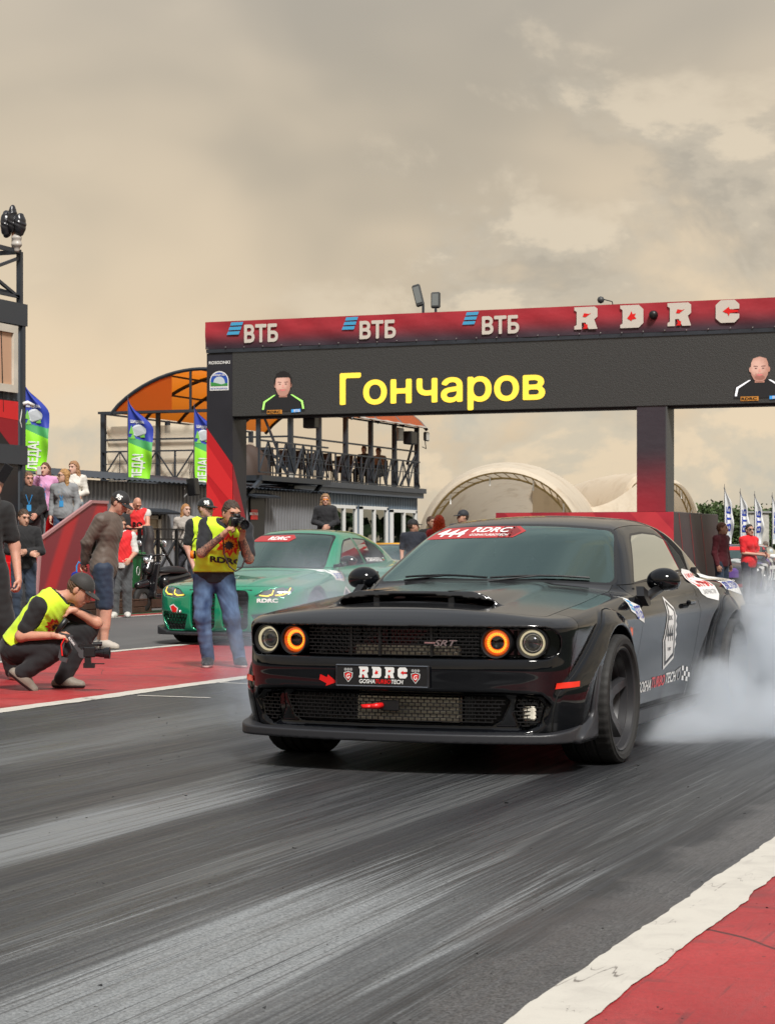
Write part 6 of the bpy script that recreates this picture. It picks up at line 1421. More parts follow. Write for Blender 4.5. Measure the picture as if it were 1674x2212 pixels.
def build_wheel(root, rad, hw, rim, spokes=5, rim_mat=None, face_in=True):
    rim_mat = rim_mat or M_RIM
    w = bpy.data.objects.new('wheel', None); w.empty_display_size = .1; link(w, root)
    # tyre: rings of a shaped section, with grooves and shoulder sipes cut into the tread
    prof = [(rim + .004, -hw * .86), (rim + .02, -hw * .97), (rim + .045, -hw), (rad - .030, -hw * .985), (rad - .012, -hw * .94), (rad - .004, -hw * .86)]
    xs = np.linspace(-hw * .80, hw * .80, 33)
    sec = prof + [(rad - .002 * (x / hw) ** 2 * 2, x) for x in xs] + [(r, -x) for r, x in prof[::-1]]
    n = 180; sec = np.array(sec); ang = np.arange(n) * 2 * math.pi / n
    rr = np.repeat(sec[:, 0][None], n, 0); xx = np.repeat(sec[:, 1][None], n, 0)
    tread = np.abs(xx) < hw * .82
    for gx in (-.42, -.05, .33): rr = np.where(tread & (np.abs(xx / hw - gx) < .045), rr - .008, rr)
    sip = (np.arange(n) % 4 == 0)[:, None] & (((xx / hw) > .40) | ((xx / hw) < -.5)) & (np.abs(xx) < hw * .99) & (rr > rad - .02)
    rr = np.where(sip, rr - .0035, rr)
    V = np.stack([xx, rr * np.cos(ang)[:, None], rr * np.sin(ang)[:, None]], -1).reshape(-1, 3); m = len(sec)
    i, j = np.meshgrid(np.arange(n), np.arange(m - 1), indexing='ij'); i2 = (i + 1) % n
    Q = np.stack([i * m + j, i2 * m + j, i2 * m + j + 1, i * m + j + 1], -1).reshape(-1, 4)
    me = npmesh('tyre', V, Q, M_RUBBER); me.set_sharp_from_angle(angle=R(32)); link(bpy.data.objects.new('tyre', me), w)
    r = MB()
    r.lathe([(rim + .006, -hw * .86), (rim - .02, -hw * .80), (rim - .03, -hw * .3), (rim - .045, .0), (rim - .038, hw * .10), (rim - .030, hw * .32), (rim - .026, hw * .34), (rim - .022, hw * .60), (rim - .017, hw * .62), (rim - .012, hw * .84), (rim - .002, hw * .90), (rim + .006, hw * .88)], 64, axis='x')
    ro = r.build('rim', rim_mat, w, angle=30)
    sp = MB()
    for k in range(spokes):
        t = 2 * math.pi * k / spokes
        M = Matrix.Rotation(t, 3, 'X')
        sec_ = [(.035, .042, .052), (.12, .036, .050), (rim - .03, .030, .078)]
        V = []; F = []
        for rr_, hw_, x_ in sec_:
            V += [M @ Vector((x_ + dx, s_ * hw_ * (.75 if dx > 0 else 1), rr_)) for dx, s_ in ((-.028, -1), (-.028, 1), (.012, 1), (.012, -1))]
        for q in range(2):
            for e in range(4): F.append((q * 4 + e, q * 4 + (e + 1) % 4, q * 4 + 4 + (e + 1) % 4, q * 4 + 4 + e))
        F.append((8, 9, 10, 11)); sp.add(V, F)
    sp.lathe([(.0001, .072), (.045, .070), (.055, .055), (.06, -.04)], 24, axis='x'); sp.build('spokes', rim_mat, ro, angle=30)
    MB().lathe([(.05, -.05), (rim * .72, -.05), (rim * .72, -.075), (.05, -.075)], 40, axis='x').build('brake_disc', mat('brake_steel', (.25, .24, .23), .35, metal=.9), w, smooth=False)
    return w
# ================================================================== other cars, from one family of shapes
def car_field(P):
    top, side, plan, roof, pv = [spl(*P[k]) for k in ('top', 'side', 'plan', 'roof', 'pv')]
    wb, wr, zc, nose, tail = P['wb'], P['arch'], P['axle'], P['nose'], P['tail']
    def fn(u, v, w):
        a = np.abs(u)
        vf = nose + P['bow'] * (a / .75) ** 2.3 + pv(w)
        c = smax((vf - v) * .85, (a - side(w) - plan(v)) * .93, .16)
        zt = top(v) - P['crown'] * (a / .77) ** 2
        if 'crease' in P: zt = zt + P['crease'] * np.exp(-((a - (.30 + .22 * (v + .8))) / .05) ** 2) * sstep(-.8, -.3, v) * sstep(.8, .3, v)
        c = smax(c, (w - zt) * .93, .06); c = smax(c, v - (tail - .12 * (a / .9) ** 3 - .1 * np.abs(w - .75)), .10); c = smax(c, P['floor'] - w, .03)
        wv, wz, ws_ = P['ws']
        vws = wv + (w - wz) * ws_ + .16 * (a / .75) ** 2
        us = P['glass_u'] - (w - .95) * .52 - .3 * np.maximum(w - 1.05, 0) ** 2 - .10 * np.maximum(v - 2.3, 0) ** 1.4
        k = smax((vws - v) * .45, (w - roof(v) + .045 * (a / .6) ** 2) * .85, .06); k = smax(k, (a - us) * .87, .09); k = smax(k, .8 - w, .01)
        c = smin(c, k, .03)
        for x0 in (0.0, wb): c = smax(c, -np.maximum(np.hypot(v - x0, w - zc) - wr, .5 - a), .02)
        if 'extra' in P: c = P['extra'](a, v, w, vf, c)
        return c
    return fn
def build_car(root, P, h, paint, hood_paint=None, wins=None, doors=None, rim_mat=None, spokes=5, glassm=None, wheel_r=.335):
    fn = car_field(P)
    V, T, Nn = surfnet(fn, (-1.06, P['nose'] - .06, .1), (1.06, P['tail'] + .06, P['height'] + .04), h)
    bvh = BVHTree.FromPolygons(V.tolist(), T.tolist())
    A = lambda V: np.abs(V[:, 0]); parts = []; seams = []
    wv, wz, ws_ = P['ws']; zr = P['roofline']; g0 = glassm or M_GLASSW
    def g_ws(V):
        a, w = A(V), V[:, 2]; vw = wv + (w - wz) * ws_ + .16 * (a / .75) ** 2
        e = smax(smax(a - (.70 - (w - wz) * .42), wz + .02 - .02 * a - w, .05), w - (zr - .03 * (a / .55) ** 2), .05)
        return -smax(e, V[:, 1] - vw - .05, .005)
    V, Nn, a, T = cut(V, T, Nn, g_ws(V)); parts.append(('windscreen', a, g0))
    V, Nn, a, T = cut(V, T, Nn, g_ws(V) + .018); parts.append(('windscreen_frame', a, M_BLACKPL))
    for s in (1, -1):
        for poly in wins:
            V, Nn, a, T = cut(V, T, Nn, np.minimum(-smax(poly_sdf(poly, V[:, 1], V[:, 2]), .5 - A(V), .004), V[:, 0] * s * 10)); parts.append(('side_window', a, M_GLASSD))
        for poly in wins:
            V, Nn, a, T = cut(V, T, Nn, np.minimum(-smax(poly_sdf(poly, V[:, 1], V[:, 2]) - .018, .5 - A(V), .004), V[:, 0] * s * 10)); parts.append(('window_trim', a, M_BLACKPL))
    def g_rw(V):
        a, v, w = A(V), V[:, 1], V[:, 2]
        return -smax(smax(a - .58, w - (zr - .04), .05), np.maximum(P['deck'] + .05 - w, P['rw'] - v), .02)
    V, Nn, a, T = cut(V, T, Nn, g_rw(V)); parts.append(('rear_window', a, M_GLASSD))
    def g_hood(V, Nn):
        a, v, w = A(V), V[:, 1], V[:, 2]; nv, he = P['hood']
        return -np.maximum(np.maximum(smax(a - he, nv + .16 * (a / .7) ** 2.5 - v, .08), v - (wv + .02 + .14 * (a / .75) ** 2)), P['hoodz'] - w)
    V, Nn, a, b, T = seam(V, T, Nn, g_hood, .003); parts.append(('hood', a, hood_paint or paint)); seams.append(b)
    for s in (1, -1):
        for poly in doors:
            def g_d(V, Nn): return -np.maximum(poly_sdf(poly, V[:, 1], V[:, 2]), .7 - V[:, 0] * s)
            V, Nn, a, b, T = seam(V, T, Nn, g_d, .003); parts.append(('door', a, paint)); seams.append(b)
    if 'bump' in P:
        V, Nn, a, T = cut(V, T, Nn, np.minimum(P['bump'] - V[:, 1], .80 - V[:, 2])); parts.append(('front_bumper', a, paint))
    parts.append(('body', T, paint))
    for nm, t, m_ in parts:
        if len(t): v_, n_, t_ = compact(V, Nn, t); npobj(nm, v_, t_, m_, root, normals=n_)
    v_, n_, t_ = compact(V, Nn, np.concatenate(seams)); npobj('panel_gap', v_ - n_ * .003, t_, M_SEAM, root, normals=n_)
    wt = build_wheel(root, wheel_r, .135, wheel_r - .09, spokes, rim_mat)
    for i, (u, v) in enumerate(((P['track'], 0), (-P['track'], 0), (P['track'], P['wb']), (-P['track'], P['wb']))):
        o = wt if i == 0 else copy_tree(wt, root); o.location = (u, v, wheel_r); o.rotation_euler = (.5 * i, 0, 0 if u > 0 else math.pi)
    d_ = MB(); d_.prism([(wv + .1, .70), (wv + .1, wz - .05), (wv + .5, wz - .03), (wv + .6, .70)], lambda y, z: (-.66, y, z), lambda y, z: (.66, y, z)); d_.build('dashboard', M_DASH, root)
    for u in (.36, -.36):
        sb = MB(); sb.box((u, wv + 1.45, .85), (.48, .15, .55), Matrix.Rotation(.22, 3, 'X'), bev=.05); sb.box((u, wv + 1.53, 1.17), (.25, .1, .17), bev=.04); sb.build('seat', M_SEAT, root)
    return bvh
SEDAN = dict(wb=2.857, arch=.375, axle=.335, nose=-.86, tail=3.93, bow=.13, crown=.055, floor=.16, height=1.43, ws=(.60, .93, 1.95), glass_u=.80, roofline=1.36, deck=1.05, rw=2.75,
    hood=(-.74, .66), hoodz=.62, track=.80, bump=-.50,
    top=([-1.1, -.86, -.7, -.3, .3, .7, 1.2, 2.5, 3.3, 3.6, 4.0], [.62, .672, .735, .815, .885, .925, .945, .985, 1.04, 1.05, 1.03]),
    side=([.1, .2, .35, .5, .65, .74, .82, .95, 1.05], [.86, .885, .915, .935, .935, .925, .905, .86, .80]),
    plan=([-1, -.8, -.5, -.1, .6, 1.5, 2.4, 2.9, 3.4, 4.0], [-.12, -.06, .0, .02, -.02, -.03, -.0, .02, -.01, -.08]),
    roof=([.9, 1.3, 1.5, 1.9, 2.3, 2.7, 3.0, 3.4, 3.8], [1.22, 1.355, 1.40, 1.43, 1.42, 1.365, 1.27, 1.05, .80]),
    pv=([.1, .2, .3, .5, .6, .66, .72, .78, .9], [.08, .03, .0, .0, .01, .03, .09, .16, .40]))
SEDAN_WINS = [[(1.05, .955), (1.46, 1.20), (1.62, 1.27), (1.90, 1.30), (1.90, .985)], [(1.98, .99), (1.98, 1.30), (2.35, 1.285), (2.70, 1.20), (2.86, 1.08), (2.74, 1.03)]]
SEDAN_DOORS = [[(.72, .93), (.62, .7), (.60, .3), (1.88, .3), (1.93, .97)], [(1.94, .97), (1.89, .3), (2.35, .3), (2.52, .55), (2.78, 1.0)]]

def build_green_sedan():
    root = thing('sports_sedan', 'metallic green sports sedan with yellow running lights behind the photographer', 'car', (-11.02, 23.5, 0))
    green = mat('green_metallic_paint', (0.005, 0.29, 0.145), 0.18, metal=0.35, coat=1.0)
    P = dict(SEDAN); P['crease'] = .018
    def kid(a, w): return smax(np.abs(a - .215) - (.165 + .02 * (w - .45)), np.abs(w - .43) - .235, .10)
    INT = [(.44, .36), (.80, .40), (.82, .34), (.74, .20), (.50, .20)]
    HL = [(.47, .60), (.56, .665), (.86, .74), (.90, .70), (.80, .60), (.62, .575)]
    def extra(a, v, w, vf, c):
        m = v < -.3
        if m.any():
            am, wm, vm, cm, f0 = a[m], w[m], v[m], c[m], vf[m]
            cm = smax(cm, -smax(kid(am, wm), vm - f0 - .07, .01), .02)
            cm = smax(cm, -smax(poly_sdf(INT, am, wm) - .01, vm - f0 - .08, .01), .02)
            cm = smax(cm, -smax(poly_sdf(HL, am, wm) - .004, vm - f0 - .045 - .18 * np.maximum(am - .7, 0), .01), .008)
            c = c.copy(); c[m] = cm
        return c
    P['extra'] = extra
    bvh = build_car(root, P, .016, green, None, SEDAN_WINS, SEDAN_DOORS, mat('bronze_dark_rim', (.03, .03, .03), .35), 10, glass('sedan_glass', (.62, .80, .70), .70, 0, 2.4, (.72, .95, .86)), .335)
    pl = lambda u: -.86 + .13 * (abs(u) / .75) ** 2.3
    for s in (1, -1):
        k = bpy.data.objects.new('kidney_grille', None); link(k, root); k.empty_display_size = .1
        for i in range(9):
            w = .235 + i * .05
            MB().bar((s * .06, pl(.06) + .035, w), (s * (.365 + .0 * w), pl(.36) + .035, w), .022, .012).build('slat', M_BLACKPL, k)
        MB().box((s * .215, -.775, .43), (.40, .01, .50)).build('backing', M_INT, k)
        b = MB()
        for i in range(7):
            for j in range(4):
                x, w = s * (.47 + i * .05 + (j % 2) * .025), .215 + j * .045
                if poly_sdf(INT, np.array([abs(x)]), np.array([w]))[0] < 0:
                    b.tube([(x + .027 * math.cos(t), pl(x) + .06, w + .027 * math.sin(t)) for t in [q * math.pi / 3 + math.pi / 6 for q in range(6)]], .004, 4, closed=True)
        b.build('honeycomb_mesh', M_BLACKPL, root); MB().box((s * .64, pl(.64) + .095, .29), (.36, .01, .24), Matrix.Rotation(s * .3, 3, 'Z')).build('intake_backing', M_INT, root)
        hl = sticker('headlight', [shape(*[(s * x, z) for x, z in HL])], mat('headlamp_glass_dark', (.22, .24, .25), .08, metal=.6), root, bvh, lambda x, z: (x, -1.3, z), (0, 1, 0), .004)
        yl = mat('lit_yellow_drl', (.9, .6, .05), .3, emit=(1.0, .66, .08), estr=1.5)
        for seg in ([(.505, .612), (.60, .603), (.655, .625), (.66, .675)], [(.69, .612), (.775, .622), (.825, .655), (.83, .705)]):
            sticker('running_light', [shape(*([(s * x, z + .008) for x, z in seg] + [(s * x + s * .012 * 0, z - .010) for x, z in seg[::-1]])) if False else (np.array([(s * (x + dx), z + dz) for x, z in seg for dx, dz in ((-.005, .006), (.005, -.006))]), [[2 * i, 2 * i + 1, 2 * i + 3, 2 * i + 2] for i in range(len(seg) - 1)])], yl, hl, bvh, lambda x, z: (x, -1.3, z), (0, 1, 0), .010)
        def mir(u, v, w): return smax(ellip((u - s * .99, v - .86, w - 1.02), (0, 0, 0), (.115, .07, .065)), v - .90, .02)
        v_, t_, n_ = surfnet(mir, (s * .99 - .14, .76, .92), (s * .99 + .14, .95, 1.12), .014); mo = npobj('door_mirror', v_, t_, mat('carbon_black', (.015, .015, .017), .2, coat=1), root, normals=n_)
        MB().tube([(s * .80, .84, .95), (s * .93, .86, .97)], .022, 8).build('mirror_arm', M_BLACKPL, mo, smooth=True)
    def spl_(u, v, w):
        a = np.abs(u); e = smax((-.90 + .14 * (a / .75) ** 2.3 - v) * .9, a - .945, .10); e = smax(e, w - (.165 + .32 * np.maximum(a - .72, 0)), .01); e = smax(e, .125 - w, .01); return smax(e, v + .42, .03)
    v_, t_, n_ = surfnet(spl_, (-1, -.95, .1), (1, -.38, .32), .018); npobj('front_splitter', v_, t_, M_DARKPL, root, normals=n_)
    st = lambda nm, polys, m_, l=.004: sticker(nm, polys, m_, root, bvh, lambda x, z: (x, -1.4, z), (0, 1, 0), l)
    ws = lambda nm, polys, m_, l=.006: sticker(nm, polys, m_, root, bvh, lambda x, z: (x, -.2, z), (0, 1, 0), l)
    st('red_sticker_edge', [shape((-.70, .475), (-.64, .50), (-.56, .45), (-.58, .39), (-.66, .385))], M_WHITE)
    st('red_sticker', [shape((-.685, .468), (-.64, .485), (-.575, .445), (-.592, .402), (-.65, .40))], M_RED, .006)
    MB().lathe([(.0001, -.03), (.022, -.02), (.024, .02), (.01, .05)], 12, (-.53, -.80, .41), 'y').build('tow_eye', M_CHROME, root, smooth=True)
    st('bumper_letters', [text_poly('RDRC', .50, .53, .045, .24, .05)], M_WHITEP)
    ws('windscreen_banner', [shape((-.62, 1.265), (-.52, 1.34), (.0, 1.355), (.06, 1.31), (.0, 1.265))], mat('banner_red', (.42, .03, .03), .35), .008)
    ws('banner_letters', [text_poly('RDRC', -.33, 1.29, .042, .30, .04, .3)], M_WHITEP, .011)
    sd = lambda nm, polys, m_, l=.004: sticker(nm, polys, m_, root, bvh, lambda y, z: (1.4, y, z), (-1, 0, 0), l)
    sd('bank_sticker', [shape((.62, .92), (.98, .88), (.98, .76), (.68, .78))], M_WHITE); sd('bank_letters', [text_poly('ВТБ', .72, .80, .06, .2, .02)], M_BLUEV, .006)
    sd('start_number_sticker', [shape((.98, .70), (1.12, .63), (1.18, .60), (1.14, .55), (1.18, .50), (1.12, .44), (.90, .40), (.88, .56))], M_WHITE)
    sd('sticker_inner', [shape((.98, .665), (1.09, .61), (1.10, .47), (.93, .44), (.92, .56))], M_BLKPRINT, .006)
    sd('sticker_digits', [text_poly('11', .97, .49, .09, .08, .03)], M_WHITEP, .008)
    sd('driver_name', [text_poly('УСМАНОВ В.А.', 2.03, 1.005, .05, .62, .03)], M_WHITEP, .008)
    for k, c in enumerate(((.75, .75, .75), (.02, .3, .05), (.6, .02, .02))): sd('flag_patch', [shape((2.70, 1.055 - k * .012), (2.76, 1.055 - k * .012), (2.76, 1.043 - k * .012), (2.70, 1.043 - k * .012))], mat('flagc%d' % k, c, .4), .008)
    return root

def build_parked_cars():
    HATCH_WINS = [[(1.0, .93), (1.40, 1.15), (1.6, 1.20), (2.2, 1.20), (2.5, 1.12), (2.3, .98)]]
    HATCH_DOORS = [[(.75, .9), (.60, .6), (.62, .3), (1.95, .3), (2.05, .95)]]
    P = dict(SEDAN); P.update(height=1.30, wb=2.57, tail=3.45, roofline=1.24, rw=2.5, deck=.98,
        roof=([.9, 1.3, 1.5, 1.9, 2.3, 2.7, 3.0, 3.3], [1.12, 1.245, 1.275, 1.295, 1.28, 1.2, 1.08, .9]),
        top=([-1.1, -.86, -.7, -.3, .3, .7, 1.2, 2.5, 3.0, 3.5], [.60, .65, .70, .77, .84, .89, .91, .95, .98, .96]))
    P['ws'] = (.62, .90, 2.0); del P['bump']
    def mk(label, name, loc, rz, paint, rimm):
        r = thing(name, label, 'car', loc, rz); b = build_car(r, P, .032, paint, None, HATCH_WINS, HATCH_DOORS, rimm, 5, None, .32)
        for s in (1, -1):
            sticker('headlight', [shape(*[(s * x, z) for x, z in ((.55, .58), (.86, .66), (.88, .60), (.70, .53))])], mat('headlamp_pale', (.5, .52, .52), .1), r, b, lambda x, z: (x, -1.4, z), (0, 1, 0), .006)
            v_, t_, n_ = surfnet(lambda u, v, w: ellip((u - s * .95, v - .85, w - .96), (0, 0, 0), (.10, .06, .06)), (s * .95 - .12, .77, .88), (s * .95 + .12, .93, 1.04), .02); npobj('door_mirror', v_, t_, paint if s < 0 else M_WHITE, r, normals=n_)
        sticker('grille', [shape((-.55, .42), (.55, .42), (.48, .26), (-.48, .26))], M_BLACKPL, r, b, lambda x, z: (x, -1.4, z), (0, 1, 0), .004)
        return r, b
    # wrapped drift car: dark body with red and violet shapes
    m, nt, bs = _pb('race_wrap'); tc = nt.nodes.new('ShaderNodeTexCoord'); vo = nt.nodes.new('ShaderNodeTexVoronoi'); vo.inputs['Scale'].default_value = 3.2
    rp = nt.nodes.new('ShaderNodeValToRGB'); rp.color_ramp.interpolation = 'CONSTANT'
    cs = [(0, (.012, .012, .016)), (.45, (.012, .012, .016)), (.55, (.42, .015, .02)), (.68, (.02, .02, .03)), (.82, (.10, .05, .22)), (.9, (.45, .45, .45))]
    while len(rp.color_ramp.elements) < len(cs): rp.color_ramp.elements.new(.5)
    for e, (p, c) in zip(rp.color_ramp.elements, cs): e.position = p; e.color = (*c, 1)
    sp = nt.nodes.new('ShaderNodeSeparateColor'); nt.links.new(tc.outputs['Object'], vo.inputs['Vector']); nt.links.new(vo.outputs['Color'], sp.inputs[0]); nt.links.new(sp.outputs[0], rp.inputs[0]); nt.links.new(rp.outputs[0], bs.inputs['Base Color']); bs.inputs['Roughness'].default_value = .2
    g = G(1642, 1282); loc = (g.x - .80, g.y, 0)
    r, b = mk('dark drift coupe wrapped in red and violet shapes with big white letters', 'drift_coupe', loc, 0, m, M_CHROME)
    sticker('door_letters', [text_poly('STEEL', .50, .36, .36, 1.9, .05, .25)], M_WHITEP, r, b, lambda y, z: (1.4, y, z), (-1, 0, 0), .006)
    sticker('windscreen_banner', [shape((-.55, 1.13), (-.5, 1.22), (.5, 1.22), (.55, 1.13))], M_RED, r, b, lambda x, z: (x, -.2, z), (0, 1, 0), .008)
    sticker('bumper_letters', [text_poly('DUNLOP', -.3, .30, .07, .6, .03)], M_WHITEP, r, b, lambda x, z: (x, -1.4, z), (0, 1, 0), .006)
    # white car in front of it
    g = AS(1576, 1270, g.y - 3.5)
    white = mat('white_car_paint', (.72, .72, .68), .25, coat=.8)
    mk('white coupe parked between the maroon jacket man and the dark drift car', 'white_coupe', (-12.55, 51.6, 0), 0, white, M_RIM)
    # yellow-framed car behind the green sedan
    yel = mat('dark_car_paint', (.012, .012, .013), .2, coat=1)
    r, b = mk('black car with a yellow roof frame behind the green sedan', 'black_coupe', (-17.6, 44.0, 0), 0, yel, M_RIM)
    yy = mat('yellow_paint', (.75, .36, .01), .3)
    for s in (1, -1): MB().tube([(s * .70, 1.0, .93), (s * .60, 1.45, 1.22), (s * .50, 1.62, 1.27)], .035, 8).build('yellow_frame', yy, r, smooth=True)
    MB().tube([(-.5, 1.62, 1.27), (.5, 1.62, 1.27)], .035, 8).build('yellow_frame', yy, r, smooth=True)
    # van-like car with its dark red tailgate raised
    dr = mat('dark_red_paint', (.16, .012, .018), .25, coat=1)
    r = thing('raised_tailgate_car', 'dark red hatchback with its tailgate raised behind the drift car', 'car', (-9.2, 62.5, 0), 0)
    def hb(u, v, w):
        a = np.abs(u); c = smax(smax(a - .88 + .25 * np.maximum(w - .9, 0), np.abs(v - 2.0) - 2.0, .15), np.maximum(w - 1.5, .2 - w), .15)
        return smax(c, -smax(smax(a - .70, np.abs(w - .95) - .42, .05), v - 1.2, .02), .02)
    v_, t_, n_ = surfnet(hb, (-1, -.1, .1), (1, 4.1, 1.6), .04); npobj('body', v_, t_, dr, r, normals=n_)
    MB().box((0, -.35, 1.63), (1.35, .95, .06), Matrix.Rotation(-.12, 3, 'X'), bev=.02).build('tailgate', dr, r)
    MB().box((0, .9, .9), (1.4, .05, .9)).build('load_space', M_INT, r)
    for s in (1, -1):
        for y in (.6, 3.2): MB().lathe([(.12, -.1), (.30, -.1), (.32, -.07), (.32, .07), (.30, .1), (.12, .1)], 24, (s * .80, y, .32), 'x').build('wheel', M_RUBBER, r)
        MB().box((s * .72, -.02, 1.0), (.14, .05, .30), bev=.02).build('tail_light', M_CALIPER, r)
# ================================================================== people
def v3(*a): return np.array(a, float)
def unit(a): a = np.asarray(a, float); return a / max(np.linalg.norm(a), 1e-9)
def frame(fwd, up=(0, 0, 1)):
    f = unit(fwd); x = unit(np.cross(f, np.asarray(up, float))); u = np.cross(x, f); return np.stack([x, f, u], 1)      # columns: right, forward, up
def stand(**k):
    """joints of a relaxed standing figure 1.75 m tall facing -Y (R and L are the sides as seen in the picture: L at -X)"""
    J = dict(pel=v3(0, 0, .96), neck=v3(0, .01, 1.475), head=v3(0, -.02, 1.635), face=v3(0, -1, -.05),
             shL=v3(-.185, .01, 1.425), shR=v3(.185, .01, 1.425), elL=v3(-.235, .03, 1.14), elR=v3(.235, .03, 1.14), wrL=v3(-.235, -.05, .89), wrR=v3(.235, -.05, .89),
             hipL=v3(-.095, 0, .92), hipR=v3(.095, 0, .92), knL=v3(-.105, -.02, .50), knR=v3(.105, -.02, .50), anL=v3(-.11, .03, .085), anR=v3(.11, .03, .085), toeL=v3(-.15, -1, 0), toeR=v3(.15, -1, 0))
    for a, b in k.items(): J[a] = np.asarray(b, float)
    return J
def turned(J, deg, keep=()):
    """the whole figure turned about its own axis"""
    c, s = math.cos(R(deg)), math.sin(R(deg)); M = np.array([[c, -s, 0], [s, c, 0], [0, 0, 1]])
    return {k: (v if k in keep else M @ v) for k, v in J.items()}
def wrinkle(p, amp, f=34.0):
    x, y, z = p; return amp * (.55 * np.sin(f * 2.3 * (z + .6 * x) + 5 * np.sin(f * .5 * x + f * .3 * y)) * np.sin(f * .7 * z + 2 * x * f * .3) + np.sin(f * x + 4 * np.sin(f * .31 * z + 2 * y) + 3) * np.sin(f * .45 * z + 3 * np.sin(f * .4 * x + 1)) + .7 * np.sin(f * .9 * (z + .9 * x * np.sin(3 * z)) + 4 * np.sin(f * .35 * y + f * .2 * z)) * np.sin(f * .3 * z + f * .22 * x))
SKIN = {}
def skin(c):
    if c not in SKIN:
        m = mat('skin_%d' % len(SKIN), c, .5, var=.12, vscale=14); b = m.node_tree.nodes['Principled BSDF']
        b.inputs['Subsurface Weight'].default_value = .12; b.inputs['Subsurface Radius'].default_value = (.02, .008, .004); b.inputs['Subsurface Scale'].default_value = .5
        SKIN[c] = m
    return SKIN[c]
def cloth(c, r=.85): return mat('cloth_%.3f_%.3f_%.3f_%.2f' % (*c, r), c, r, var=.12, vscale=9, bump=.12, bscale=90, sheen=.12)
def bbox(pts, m): P = np.array(pts); return P.min(0) - m, P.max(0) + m

